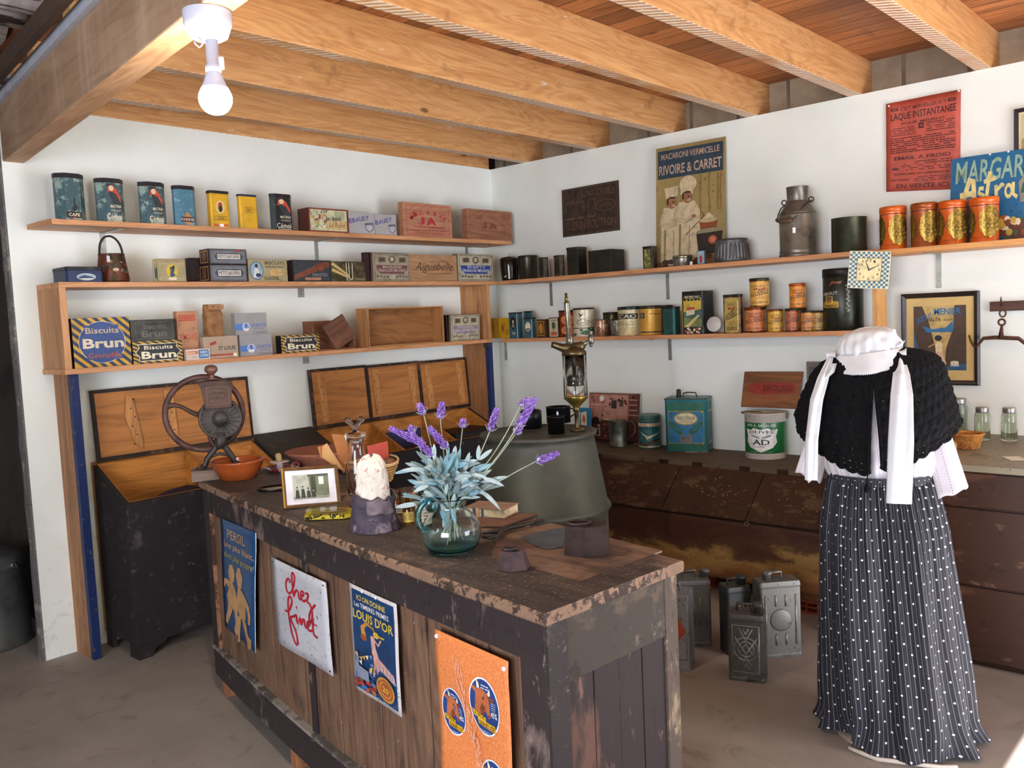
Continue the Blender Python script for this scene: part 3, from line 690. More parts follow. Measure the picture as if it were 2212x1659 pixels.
boxy('biscuit_tin', 'maroon-edged tin partly hidden behind the madeleine tin', 'tin', slot('A', ZA2, 792, 876, 546, .04, .025), .07, worn('#3a1d22', '#5a4038', .4, .5))
boxy('biscuit_tin', 'ornate brown madeleine tin tipping slightly forward', 'tin', slot('A', ZA2, 806, 887, 547, .02, 0), .03, MT, meunier(ink('#6b3f3a'), ink('#b9a9a0'), 'MADELEINES'), tilt=3)
def aig(P):
    P.text('CHOCOLATERIE', .44, .72, .82, .8, DKBR); P.text('Aiguebelle.', .1, .32, .93, .72, ink('#4a2f22'), .0, .45); P.line([(.25, .36), (.4, .26), (.7, .3), (.9, .28)], .008, ink('#4a2f22'), .58); P.rect(.0, .14, 1, .15, ink('#8a6a4c')); P.rect(0, .86, 1, .87, ink('#8a6a4c'))
boxy('wooden_box', 'pale wooden chocolate box with flowing script lettering', 'box', slot('A', ZA2, 887, 988.5, 550.5, .05, .0), .14, wood('#b38a62', '#8d6440', 0, 4, .7), aig)
boxy('biscuit_tin', 'ornate tin with a blue banner, at the corner end of the second shelf', 'tin', slot('A', ZA2, 990, 1067, 549, .05, 0), .13, MT, meunier(ink('#26418c'), ink('#d9d6cc'), 'SUJETS', ink('#b0aa90')))
# --- third left shelf
def brunstripes(P, c):
    P.rect(0, 0, 1, 1, ink('#c99a2a'))
    k = -1.0
    while k < 1.0: P.poly([(max(0, k), min(1, 1+min(0, k)*1) if k < 0 else 1)]+[(x, y) for x, y in ()] or [(0, 0), (0, .01), (.01, 0)], c) if False else None; k += .5
    w_ = .085
    for i in range(-12, 13, 2):
        # diagonal band clipped to the unit square: line y = 1-(x - a)
        a0, a1 = i*w_, (i+1)*w_
        pts = []
        def clip(a):
            # points where y = 1-(x-a) crosses the square
            out = []
            for x in (0.0, 1.0):
                y = 1-(x-a)
                if 0 <= y <= 1: out.append((x, y))
            for y in (0.0, 1.0):
                x = a+1-y
                if 0 < x < 1: out.append((x, y))
            return sorted(set((round(p[0], 4), round(p[1], 4)) for p in out))
        A_, B_ = clip(a0), clip(a1)
        if len(A_) >= 2 and len(B_) >= 2: P.poly([A_[0], A_[-1], B_[-1], B_[0]], c)
def brun(big=0):
    def f(P):
        c = ink('#22304a') if big else ink('#1e2228')
        brunstripes(P, c)
        if big:
            P.ell(.5, .5, .4, .42, ink('#2f4a80')); P.ring(.5, .5, .41, .43, CREAM, .02); P.poly([(.2, .85), (.8, .85), (.78, .7), (.9, .5), (.82, .3), (.84, .15), (.22, .15), (.2, .3), (.13, .5), (.2, .7)], ink('#2f4a80'))
            P.text('Biscuits', .22, .68, .8, .8, ink('#c9b08a'), .04); P.text('Brun', .16, .38, .88, .58, ink('#d8c8a8'), .09); P.text('Grenoble', .24, .18, .82, .29, ink('#b9573a'), .04)
        else:
            P.poly([(.1, .88), (.9, .88), (.88, .7), (.97, .5), (.88, .3), (.9, .1), (.1, .1), (.12, .3), (.04, .5), (.12, .7)], CREAM); P.poly([(.115, .85), (.885, .85), (.865, .7), (.95, .5), (.865, .3), (.885, .13), (.115, .13), (.135, .3), (.055, .5), (.135, .7)], c)
            P.text('Biscuits', .22, .62, .8, .8, CREAM, .04); P.text('Brun', .16, .2, .86, .54, CREAM, .09)
    return f
NB = worn('#1c2026', '#3a3024', .4, .4, .3)
boxy('biscuit_tin', 'large square blue and yellow striped biscuit tin on the third shelf', 'tin', slot('A', ZA3, 162, 285.8, 686, 8, 0), .2, worn('#20283a', '#4a4030', .4, .4, .3), brun(1))
s = slot('A', ZA3, 289, 396, 736, .08, 0); boxy('biscuit_tin', 'oblong striped biscuit tin beneath the plain dark tin', 'tin', s, .14, NB, brun())
s2 = slot('A', ZA3+s[3], 283.5, 384, 690, .08, 0)
boxy('biscuit_tin', 'plain blackened embossed tin resting on the striped biscuit tin', 'tin', s2, .14, plain('#3b3a34', .35, .6, .25, 14, .4), lambda P: P.frame(.06, .1, .94, .9, .012, ink('#4d4c44', .35, .6), .03).text('Biscuits', .25, .56, .78, .78, ink('#55544c', .3, .6), .03).text('Brun', .2, .18, .8, .5, ink('#55544c', .3, .6), .08), r=.014)
def semo(P):
    m = ink('#b5452f'); P.rect(.0, .0, 1, 1, ink('#b98460')); P.rect(.08, .8, .92, .92, m); P.frame(.12, .83, .88, .89, .02, TAN, .01); P.text('SUCRE BLANC', .16, .62, .84, .68, ink('#b98a62')); P.text('SEMOULE', .08, .42, .92, .54, m, .03); P.text('SUPERFINE', .2, .3, .8, .36, ink('#b98a62')); P.rect(.12, .04, .9, .12, m)
boxy('sugar_packet', 'tall orange-brown paper packet of fine sugar', 'packet', slot('A', ZA3, 388, 432, 672, 7, .05), .08, plain('#b98460', .7, 0, .1, 8), semo)
def stl(P):
    P.poly([(.17, .7), (.36, .8), (.37, .66), (.19, .58)], RED); P.text('ST LOUIS', .42, .36, .92, .54, BLACK, .05); P.rect(.1, .1, .96, .2, ink('#a9503f')); P.rect(.84, .05, .95, .2, CREAM)
s = slot('A', ZA3, 442, 516, 726, 7, 0); boxy('sugar_carton', 'beige sugar carton with bold black letters below the paper bag', 'carton', s, .12, plain('#b09a85', .7, 0, .06), stl)
# crumpled paper bag standing on the carton
s2 = slot('A', ZA3+s[3], 450, 486, 657, .06, .03); loc, rz, ww, h = s2[:4]
t = thing('paper_bag', 'crumpled brown paper bag with folded top, standing on the beige carton', 'bag', loc)
def bagf(u, v):
    a = 2*PI*u; k = 1-.12*math.sin(v*PI)*0; fl = 1-.75*max(0, v-.75)/.25*.7
    x = (ww/2)*(abs(math.cos(a))**.5)*math.copysign(1, math.cos(a)); y = .035*(abs(math.sin(a))**.5)*math.copysign(1, math.sin(a))*fl
    n = mnoise.noise(Vector((x*30, y*30, v*6)))*.006*(1 if 0 < v < 1 else .3); x *= (.9 if .72 < v < .8 else 1)
    return Vector((x+n, y+n, v*h))
mb = MB(); mb.grid(bagf, 40, 24, False, True); build('bag', mb, plain('#9a6e44', .8, 0, .25, 22, .8), t)
P = Print(); P.rect(0, 0, 1, 1, ink('#a9784c')).rect(.3, .45, .4, .75, DKBR).rect(.62, .35, .7, .6, DKBR); P.build('folded_flap', flat(ww*.95, h*.14, -.042, h*.84), t)
def sucre(P):
    b = ink('#4a79c0'); P.rect(.0, .22, .45, .5, b); P.ring(.33, .36, .12, .2, WHITE, .18); P.rect(.26, .22, .4, .46, WHITE); P.ell(.33, .4, .055, .12, b, 12); P.poly([(.30, .45), (.36, .45), (.34, .56), (.32, .56)], b); P.text('sucre', .5, .34, .96, .5, ink('#5b78b8'), .03); P.text('MOULE', .58, .22, .88, .3, ink('#6a6a78')); P.text('G. Goncourt & Cie', .52, .04, .97, .15, ink('#4a4a58'), 0, .2)
SG = plain('#9d9a99', .7, 0, .05, 8)
s = slot('A', ZA3, 521, 589.5, 722, .07, 0); boxy('sugar_carton', 'grey sugar carton with a blue band, lower of the stacked two', 'carton', s, .12, SG, sucre, group='blue-banded sugar cartons')
s2 = slot('A', ZA3+s[3], 510, 578, 676, 9, 0); boxy('sugar_carton', 'grey sugar carton with a blue band, upper of the stacked two', 'carton', s2, .13, SG, sucre, group='blue-banded sugar cartons')
def saint(P):
    P.rect(.03, .55, .48, .8, ink('#d2603f')); P.rect(.03, .62, .4, .7, CREAM); P.rect(.52, .12, .94, .9, ink('#2f74a8')); P.text('SAINT', .57, .56, .9, .8, WHITE, .03); P.text('LOUIS', .57, .28, .9, .5, WHITE, .03); P.text('SUCRE', .2, .2, .42, .34, ink('#6a9a60'))
boxy('sugar_carton', 'small white carton with a blue square, in front of the tall packet', 'carton', slot('A', ZA3, 403.5, 454.7, 753.5, .03, -.013), .045, plain('#d8c0ae', .6, 0, .04), saint)
boxy('biscuit_tin', 'oblong striped biscuit tin standing alone left of the open wooden box', 'tin', slot('A', ZA3, 609, 691, 723, 12, 0), .14, NB, brun())
# open wooden box and its loose lid
loc, rz, ww, h = slot('A', ZA3, 676, 766, 692, .08, .03)[:4]
BXW = wood('#8a5a3c', '#5f3a26', 0, 5, .7)
t = thing('wooden_box', 'small broken wooden box lying behind the loose square lid', 'box', loc, 0)
mb = MB(); H_ = h; mb.box(-ww/2, ww/2, .045, .05, 0, H_); build('back', mb, BXW, t)
for a, b_ in ((-ww/2, -ww/2+.008), (ww/2-.008, ww/2)):
    mb = MB(); mb.box(a, b_, -.05, .045, 0, H_*(1 if a < 0 else .35)); build('side', mb, BXW, t)
mb = MB(); mb.box(-ww/2+.008, ww/2-.008, -.05, .045, 0, .008); build('base', mb, BXW, t)
q = ony(733, 717, -.235)
t = thing('box_lid', 'square brown wooden lid with stamped lettering, leaning askew', 'lid', (q.x, q.y, q.z), 0)
t.rotation_euler = (math.radians(-12), math.radians(-26), 0)
mb = MB(); mb.box(-.085, .085, -.004, .004, -.083, .083); build('panel', mb, wood('#7a5038', '#553422', 0, 5, .7), t, bevel=.001)
m = ink('#49301f'); P = Print(); P.text('CHOCOLATERIE', .1, .72, .9, .84, m, .02).text('PAYRAUD', .12, .38, .9, .58, m, .03).text('LYON', .35, .12, .62, .24, m, .02); P.build('stamped_lettering', lambda u, v, o: Vector((-.085+u*.17, -.004-o, -.083+v*.166)), t)
# empty wooden tray
loc, rz, ww, h, td = slot('A', ZA3, 798, 960.8, 663, 25, 0)
TW = wood('#9a6636', '#70451f', 0, 6, .6); TW2 = wood('#bd8850', '#94632f', 0, 6, .6)
t = thing('wooden_tray', 'empty open wooden tray standing on its long side', 'tray', loc)
mb = MB(); mb.box(-ww/2+.007, ww/2-.007, .5*td-.007, .5*td, .007, h-.007); build('back', mb, TW, t)
for z0, z1 in ((0, .008), (h-.008, h)): mb = MB(); mb.box(-ww/2, ww/2, -.5*td, .5*td, z0, z1); build('long_side', mb, TW2, t, bevel=.001)
for x0 in (-ww/2, ww/2-.009): mb = MB(); mb.box(x0, x0+.009, -.5*td, .5*td, .008, h-.008); build('end', mb, wood('#b98450', '#8a5a30', 2, 4, .6), t, bevel=.001)
boxy('biscuit_tin', 'dark red tin edge behind the ornate square tin on the third shelf', 'tin', slot('A', ZA3, 967, 1028, 679, .04, .022), .07, worn('#3f1d1c', '#241816', .5, .5))
boxy('biscuit_tin', 'ornate square cream tin leaning beside the end board of the third shelf', 'tin', slot('A', ZA3, 973.5, 1037, 679, .018, 0), .03, MT, meunier(ink('#8a7f8a'), ink('#c9c2c0'), 'PETITS FOURS', ink('#b5ae90')), tilt=3)
# ---------------------------------------------------------------- upper right shelf
DKG = plain('#34342c', .35, .7, .2, 12, .1); DKG2 = worn('#2c2a22', '#4b4534', .5, .45, .4, 18)
def slotr(z, pl, pr, pt, sb=0):
    w_ = .1
    for _ in range(4): s = slot('B', z, pl, pr, pt, w_, sb, True); w_ = s[2]
    return s
s = slotr(ZB1, 1086.5, 1118, 554, .04); r = s[2]/2; h = s[3]
t = thing('glass_jar', 'small dark lidded glass jar with a clear ball knob, nearest the corner', 'jar', s[0], s[1])
mb = MB(); mb.lathe([(r*.8, 0), (r*.85, .004), (r*.85, .015), (r*.98, h*.5), (r, h*.8), (r*.98, h*.84), (r*.9, h*.84), (r*.8, .02), (.001, .012)], 24); build('bowl', mb, plain('#2b2018', .08, .3, .2, 20), t)
mb = MB(); mb.lathe([(r*1.02, h*.84), (r*1.02, h*.88), (r*.85, h*.95), (r*.2, h)], 24); l = build('lid', mb, plain('#33271e', .12, .3, .2, 20), t)
mb = MB(); mb.lathe([(r*.15, h), (r*.12, h+.006)], 12); mb.ball((0, 0, h+.014), .011, 12); build('knob', mb, glass('#f4f4f0', .05), l)
mb = MB(); mb.ball((-.004, -r*.86, h*.35), .012, 10, (1, .25, 1.7)); mb.ball((.006, -r*.84, h*.2), .012, 10, (1.2, .25, 1)); build('painted_figure', mb, plain('#c9bba0', .35, .2, .35, 90), t)
round_tin('canister', 'plain dark cylindrical canister right of the small knobbed jar', 'canister', slotr(ZB1, 1126, 1158, 552.5, .04), plain('#3b382e', .32, .7, .15, 14), lid=(.012, DKG))
for pl, pr, pt, lab in ((1162, 1179, 556, 'small dark eight-sided tin, left of the fluted one'), (1194, 1214, 551.5, 'small dark ribbed tin beside the tall dark caddy')):
    boxy('tea_tin', lab, 'tin', slot('B', ZB1, pl, pr, pt, 10, .02), .1, DKG2, r=.019, lid=(.01, DKG))
boxy('tea_caddy', 'tall narrow dark tea caddy beside the long dark box', 'caddy', slot('B', ZB1, 1226, 1249.6, 534, 19, .01), .1, DKG, lid=(.02, DKG2))
boxy('metal_box', 'long plain olive-black metal box on the upper right shelf', 'box', slot('B', ZB1, 1272, 1321, 540, 29, .01), .1, DKG)
def deco(P):
    rd = random.Random(8)
    P.rect(.05, .05, .95, .95, ink('#6a6a30'))
    for k in range(40): P.ell(rd.uniform(.1, .9), rd.uniform(.1, .9), .06, .05, [ink('#8f9038'), ink('#2c3020'), ink('#b8ae80'), ink('#c3b23a')][k % 4], 7)
boxy('tea_tin', 'small green and yellow decorated tin at the foot of the chef sign', 'tin', slot('B', ZB1, 1388, 1410, 532, 12, .02), .1, DKG2, deco, .014, (.012, DKG2))
round_tin('round_tin', 'low round silvery tin in front of the chef sign', 'tin', slotr(ZB1, 1457, 1493, 552, .0), plain('#7c7a72', .3, .8, .2, 20), lid=(.018, plain('#8a8878', .25, .8, .2, 20)))
boxy('salt_cube', 'tiny white cube between the round tin and the matchbox', 'cube', slot('B', ZB1, 1490, 1494.5, 565, .012, .0), .012, WHITE)
def matchb(P): P.rect(.08, .05, .92, .95, ink('#7fa9b8')); P.ell(.5, .72, .16, .1, PINK, 10); P.poly([(.3, .12), (.7, .12), (.64, .6), (.36, .6)], RED); P.line([(.3, .5), (.15, .4)], .08, RED, 1.5); P.line([(.7, .5), (.85, .42)], .08, RED, 1.5)
boxy('matchbox', 'small blue matchbox with a red figure, standing upright', 'matchbox', slot('B', ZB1, 1506, 1523, 541, .018, .0), .018, ink('#3a3a48'), matchb)
# fluted mould
s = slotr(ZB1, 1548, 1616, 517, .0); r = s[2]/2; h = s[3]
t = thing('fluted_mould', 'wide grey fluted baking mould upside down right of the chef sign', 'mould', s[0], s[1])
def flute(u, v):
    a = 2*PI*u; rr = r*(1-.10*v)*(1+(.035*math.cos(28*a) if .15 < v < .8 else 0)); return Vector((rr*math.cos(a), rr*math.sin(a), h*v))
mb = MB(); mb.grid(flute, 168, 20, True, True); mb.lathe([(r*1.02, 0), (r*1.02, .008), (r*.98, .008)], 48, caps=False); build('fluted_wall', mb, plain('#5d5e5e', .4, .6, .25, 16), t)
mb = MB(); mb.lathe([(r*.91, h-.012), (r*.91, h), (r*.88, h+.001), (.001, h-.004)], 48, caps=False); build('base', mb, plain('#50504f', .4, .6, .25, 16), t)
# milk can
s = slotr(ZB1, 1687.5, 1764, 404, -.0); r = s[2]/2; h = s[3]; MCN = plain('#7b776d', .38, .75, .25, 12, .1)
t = thing('milk_can', 'grey metal milk can with tall neck and wire bail handle', 'can', s[0], s[1])
mb = MB(); mb.lathe([(r*1.0, 0), (r*1.02, .004), (r*1.02, .014), (r*.98, .018), (r*.98, h*.075), (r, h*.085), (r*.97, h*.1), (r*.985, h*.59), (r*.96, h*.62)], 48); build('body', mb, MCN, t)
mb = MB(); mb.lathe([(r*.97, h*.615), (r*.95, h*.63), (r*.56, h*.79), (r*.55, h*.8)], 48); build('shoulder', mb, plain('#6d675c', .45, .7, .3, 12, .1), t)
mb = MB(); mb.lathe([(r*.55, h*.79), (r*.545, h*.8), (r*.57, h*.985), (r*.59, h*.99), (r*.59, h), (r*.55, h), (r*.53, h*.82), (.01, h*.8)], 48, caps=False); build('neck', mb, MCN, t)
hp = [(-r*.72, 0, h*.76), (-r*.85, -.02, h*.72), (-r*.9, -.05, h*.62), (-r*.78, -r*.85, h*.53), (-r*.5, -r*1.0, h*.51), (r*.05, -r*1.02, h*.51), (r*.3, -r*.95, h*.55), (r*.6, -r*.6, h*.70), (r*.78, 0, h*.79)]
mb = MB(); mb.tube(hp, .0035, 6)
for sx in (-1, 1): mb.tube([(sx*r*.76+.014*math.cos(a), 0, h*.80+.014*math.sin(a)) for a in [2*PI*k/12 for k in range(12)]], .0035, 6, closed=True)
bl = build('bail_handle', mb, plain('#3b2f28', .5, .5), t)
mb = MB(); mb.tube([(-r*.86, -r*.66, h*.545), (-r*.5, -r*1.0, h*.51), (-r*.0, -r*1.03, h*.51), (r*.12, -r*1.02, h*.525)], .013, 12); build('wooden_grip', mb, plain('#5a4032', .6, 0, .2), bl)
P = Print(True); P.rect(.0, 0, 1, 1, WHITE); P.build('sticker', cyl(r*.985, h*.33, .03, 9, 12), t, o0=.001)
# grey green pot
s = slotr(ZB1, 1799, 1872, 471, .0); r = s[2]/2; h = s[3]
t = thing('metal_pot', 'wide lidless olive-grey metal cylinder left of the clock', 'pot', s[0], s[1])
mb = MB(); mb.lathe([(r*.97, 0), (r, .003), (r*.99, h-.004), (r*1.01, h-.002), (r*1.01, h), (r*.97, h), (r*.95, .01), (.001, .006)], 48, caps=False); build('wall', mb, plain('#4f5240', .36, .7, .18, 10), t)
# orange canisters
def orn(P):
    for cx in (.10, .62):
        g = ink('#8c7130', .28, .85)
        P.poly([(cx+.215*math.cos(a)*(1+.05*math.cos(12*a)), .5+.43*math.sin(a)*(1+.03*math.cos(12*a))) for a in [2*PI*k/48 for k in range(48)]], g)
        rd = random.Random(int(cx*100))
        for k in range(90):
            a, q = rd.uniform(0, 2*PI), rd.uniform(0, 1)**.5; P.ring(cx+.19*q*math.cos(a), .5+.38*q*math.sin(a), .014, .022, ink('#c9a850' if k % 2 else '#4a3818', .35, .6), .4, 6)
    P.text('SUCRE', .32, .045, .52, .08, DKBR, .02)
OR = plain('#d3601c', .3, .15, .1, 12); ORD_ = plain('#a2501f', .35, .3, .15, 12)
for pl, pr, pt, m, lab in ((1902, 1958, 447, OR, 'shortest orange canister with gold medallions, standing apart at the left'), (1969, 2025, 439, ORD_, 'dull brownish orange canister with a dark medallion'), (2028, 2089, 434, OR, 'bright orange canister between the dull one and the largest one'), (2094, 2158, 427, OR, 'largest orange canister, rightmost in front of the blue sign')):
    t, r, h = round_tin('orange_canister', lab, 'canister', slotr(ZB1-.006, pl, pr, pt, -.0), m, orn, (.028, m), 'orange canisters', 175, 0)
    mb = MB(); mb.lathe([(r*.988, h-.042), (r*.998, h-.040), (r*.988, h-.038)], 32, caps=False); build('groove_band', mb, DKBR, t)
# ---------------------------------------------------------------- lower right shelf
round_tin('spice_tin', 'pale yellow round tin hard against the corner, partly hidden', 'tin', slotr(ZB2, 1063, 1078, 687, .1), YT, lid=(.01, YT))
def ycard(P): P.ell(.35, .5, .14, .22, ORG, 12); P.ell(.35, .52, .08, .12, BRN, 10); P.fake(.6, .15, .95, .45, 3, BRN)
boxy('spice_tin', 'mustard yellow tin with a small oval, beside the corner on the lower shelf', 'tin', slot('B', ZB2, 1079, 1101, 687, .04, .06), .05, YT, ycard)
LB = worn('#3f6f7e', '#5a6a5a', .36, .35, .3, 20)
def blu(P): P.ell(.5, .62, .34, .26, BLACK); P.ell(.5, .66, .1, .09, ink('#c9b79a')); P.poly([(.3, .45), (.7, .45), (.58, .6), (.42, .6)], ink('#8a8378')); P.text('THE', .3, .16, .7, .26, CREAM, .02); P.line([(.98, .0), (.98, 1)], .05, CREAM, 2)
def blu2(P): P.ell(.5, .6, .33, .24, CREAM); P.poly([(.25, .5), (.75, .5), (.6, .42), (.4, .42)], BLACK); P.text('THE', .3, .16, .7, .28, NAVY, .02); P.line([(.98, .0), (.98, 1)], .05, CREAM, 2)
boxy('tea_tin', 'tall pale blue tea tin with a black oval portrait', 'tin', slot('B', ZB2, 1101, 1119, 675, 11, 0), .08, LB, blu, lid=(.01, DKG))
boxy('tea_tin', 'greenish tea tin peeking out behind the small blue one', 'tin', slot('B', ZB2, 1134, 1148, 672, 4, .1), .08, LB, lid=(.01, DKG))
boxy('tea_tin', 'small pale blue tea tin with a cream oval', 'tin', slot('B', ZB2, 1133, 1150, 686, 8, 0), .08, LB, blu2, lid=(.01, DKG))
def gsm(P): P.frame(.1, .1, .9, .9, .06, GOLD, .04); P.ell(.5, .5, .25, .3, ink('#b07a2c')); P.fake(.2, .12, .8, .25, 2, DKBR)
boxy('tea_tin', 'small gold-brown caddy between the blue and the beige tins', 'tin', slot('B', ZB2, 1161, 1178, 690, 9, 0), .08, worn('#6a4a2c', '#3a2c1c', .5, .4, .3), gsm)
def bei(P): P.rect(.05, .04, .95, .96, ink('#b9ac88')); P.ell(.5, .6, .22, .18, ink('#3a4a3a')); P.rect(.2, .1, .85, .28, ink('#b5573a')); P.fake(.15, .82, .85, .9, 1, BLACK)
boxy('tea_tin', 'small beige caddy with dark crest and red strip', 'tin', slot('B', ZB2, 1187, 1207, 686, 7, 0), .08, worn('#4a2c22', '#2a1c14', .5, .4), bei)
def orr(P): P.ell(.5, .7, .42, .2, ink('#d8803a')); P.text('CACAO', .2, .62, .8, .76, DKBR, .02); P.ell(.5, .25, .42, .18, ink('#c97a3a')); P.fake(.2, .15, .8, .35, 3, DKBR)
round_tin('cocoa_tin', 'rust orange round tin half hidden behind the brass pump rod', 'tin', slotr(ZB2, 1213, 1245, 670), worn('#8f3f20', '#4a2418', .4, .35, .4, 16), orr, (.014, DKG), span=120)
def hirondelle(P):
    P.rect(0, .28, 1, .31, BLACK); P.poly([(.3, .9), (.42, .82), (.5, .93), (.46, .8), (.38, .74)], BLACK); P.line([(.22, .55), (.5, .66), (.8, .5)], .02, ink('#6a7a5a')); P.ring(.45, .52, .22, .14, ink('#7a8a6a'), .15); P.text('CAFE', .3, .47, .6, .54, ink('#5a6a4a'), .02)
    rd = random.Random(2); [P.ell(rd.uniform(.1, .9), rd.uniform(.03, .24), .07, .05, GRN, 8) for k in range(14)]
round_tin('cocoa_tin', 'tall cream round tin printed with a bird and green leaves', 'tin', slotr(ZB2, 1244, 1281, 665), worn('#d8cfb0', '#a89f7e', .3, .35, .2), hirondelle, (.012, DKG), span=150)
round_tin('cocoa_tin', 'small worn copper-pink tin right of the bird tin', 'tin', slotr(ZB2, 1287, 1313, 690, .02), worn('#b58a6a', '#7a5a42', .5, .3, .5, 26), lambda P: P.text('CACAO', .15, .62, .85, .8, ink('#e3cdb4'), .03).fake(.2, .12, .8, .5, 4, BRN), (.008, MT), span=130)
round_tin('cocoa_tin', 'tall dark olive tin standing behind the two smallest tins', 'tin', slotr(ZB2, 1308, 1341, 674, .09), worn('#4a3a1c', '#2a2010', .5, .3, .4), lid=(.016, DKG))
def scao(P): P.rect(.0, .64, .72, .86, BLACK); P.text('SCAO', .02, .67, .68, .83, CREAM, .03); P.text('FARINE LACTEE', .08, .47, .6, .52, DKBR); P.text('VIDAUBAN', .1, .38, .62, .43, DKBR); P.fake(.1, .06, .8, .3, 5, ink('#a89060'), .3)
def scao_s(P): P.rect(.05, .62, .95, .84, BLACK); P.text('SCA', .15, .65, .85, .81, CREAM, .03); P.fake(.15, .2, .85, .5, 3, DKBR)
round_tin('cocoa_tin', 'very small grey tin tucked left of the big cream S C A O tin', 'tin', slotr(ZB2, 1323, 1347, 689, .02), worn('#8a8478', '#5a5248', .5, .35, .3), scao_s, (.008, DKG), span=120)
round_tin('cocoa_tin', 'large cream cocoa tin with dark blue lid and black name band', 'tin', slotr(ZB2, 1340.6, 1385.5, 662), worn('#d9cb9c', '#b5a274', .3, .35, .15), scao, (.02, plain('#1d2b33', .3, .3)), span=165)
def ao(P): P.rect(.0, .64, .3, .86, BLACK); P.text('AO', .0, .67, .25, .83, CREAM, .03); P.rect(.45, .8, .85, .83, BRN); P.rect(.1, .05, .95, .1, DKBR); P.fake(.12, .2, .6, .5, 4, ink('#c08a2c'), .2)
round_tin('cocoa_tin', 'large yellow-orange cocoa tin with the end of a black name band', 'tin', slotr(ZB2, 1386.5, 1428, 660, .01), worn('#d9a646', '#b98a34', .3, .35, .2), ao, (.02, plain('#39352a', .35, .4)), span=165)
def dkg(P):
    m = ink('#243436'); [P.line([(.5, .2+.06*k), (.5+.3*math.sin(k), .3+.07*k)], .02, m, 1.3) for k in range(8)]; [P.ell(.5+.2*math.cos(k), .5+.25*math.sin(k), .07, .07, m, 8) for k in range(9)]; P.ring(.5, .8, .3, .08, m, .2)
GT = worn('#2f5f5a', '#28403c', .4, .3, .4, 20)
boxy('tea_tin', 'dark green square tin with rounded corners and embossed emblem', 'tin', slot('B', ZB2, 1431, 1458, 663, 14, 0), .08, GT, dkg, .014, (.012, DKG))
round_tin('canister', 'dark canister lid showing above the green embossed tin', 'canister', slotr(ZB2, 1424, 1453, 659, .13), DKG2, lid=(.014, DKG))
def beatrix(P):
    P.rect(0, .9, 1, 1, BLACK); P.text('BEATRIX VALS', .08, .9, .92, .96, CREAM, .02); P.rect(0, .18, 1, .9, ink('#c2a23f')); P.poly([(0, .55), (.3, .62), (.6, .58), (1, .62), (1, .3), (0, .3)], ink('#3f6058')); P.poly([(0, .42), (1, .36), (1, .18), (0, .18)], ink('#6f7a48'))
    P.poly([(.15, .46), (.62, .5), (.62, .62), (.15, .6)], ink('#cbbfa0')); P.poly([(.12, .6), (.25, .68), (.6, .68), (.66, .62)], ink('#a8432c')); P.poly([(.0, .18), (.3, .18), (.9, .46), (.8, .48)], ink('#c9b070')); P.poly([(0, .86), (.2, .88), (.5, .9), (.9, .86), (.9, .9), (0, .9)], BLACK)
    for k in range(5): P.ell(.1+.2*k, .86, .08, .03, ink('#1c2a24'), 8)
    P.rect(0, 0, 1, .18, ink('#241f24')); rd = random.Random(4); [P.ell(rd.uniform(.05, .95), rd.uniform(.03, .15), .06, .03, [PINK, CREAM, ink('#9a4a3a')][k % 3], 8) for k in range(18)]
boxy('biscuit_tin', 'tall tin painted with a villa and yellow sky, below the mould', 'tin', slot('B', ZB2, 1475, 1520, 629, 24, 0), .1, DKTIN, beatrix, .012, (.018, DKG2), side=lambda P: P.rect(0, 0, 1, 1, ink('#c2a23f')))
# white round lid leaning
q = onx(1543.4, 700.5, -.272)
t = thing('embossed_disc', 'white round embossed metal disc leaning between two tall tins', 'disc', (q.x, q.y, q.z), RZB)
t.rotation_euler = (math.radians(-8), 0, RZB)
mb = MB(); R_ = .046; mb.lathe([(R_, .0), (R_, .01), (R_*.96, .013), (R_*.85, .0115), (R_*.8, .0125), (.001, .0125)], 36, axis='-y'); build('disc', mb, worn('#cfcac4', '#a49c94', .35, .4, .2, 30), t)
def aigue(P, bg='#d08a3a'):
    P.ell(.5, .5, .5, .5, ink(bg), 28); P.text('CACAO', .18, .76, .72, .86, DKBR, .02); P.text('AIGUEBELLE', .06, .42, .96, .62, DKBR, .04, 0, 14, asp=1.1)
    for k in range(5): P.ell(.3+.1*k, .68+.02*math.sin(k*2), .05, .04, ink('#8a3a20'), 8)
    P.text('QUALITE', .3, .27, .7, .33, BRN); P.text('SOLUBILISE', .14, .08, .86, .18, DKBR, .02)
def aig2(bg): return lambda P: (P.rect(.02, .02, .98, .98, ink(bg)), aigue(P, bg), P.rect(.9, .1, 1, .9, ink('#cfc08a')))
AT = worn('#8a4a24', '#4a2a1a', .46, .3, .5, 18); ATG = worn('#a8803a', '#4a3a1c', .4, .3, .5, 20)
boxy('cocoa_tin', 'tall square gold and black cocoa tin left of the copper tins', 'tin', slot('B', ZB2, 1563, 1600, 636, 7, 0), .08, worn('#3a2c1c', '#6a4a2a', .5, .35, .4), aig2('#a89048'), .01, (.016, DKG2))
GC = 'small copper-coloured cocoa tins'
s = slotr(ZB2, 1611, 1654, 663, 0); round_tin('cocoa_tin', 'copper cocoa tin supporting another, right of the tall square gold tin', 'tin', s, AT, aig2('#c87840'), (.012, AT), GC, 150)
s2 = slotr(ZB2+s[3], 1622, 1660.5, 601, .01); round_tin('cocoa_tin', 'gold cocoa tin with dark lid, on top of the left pile', 'tin', s2, ATG, aig2('#d6a048'), (.016, DKG2), GC, 150)
round_tin('cocoa_tin', 'lone yellow cocoa tin between the two piles', 'tin', slotr(ZB2, 1660.5, 1691, 668, 0), worn('#c29a34', '#6a5020', .36, .3, .4), aig2('#d0a03a'), (.01, AT), GC, 150)
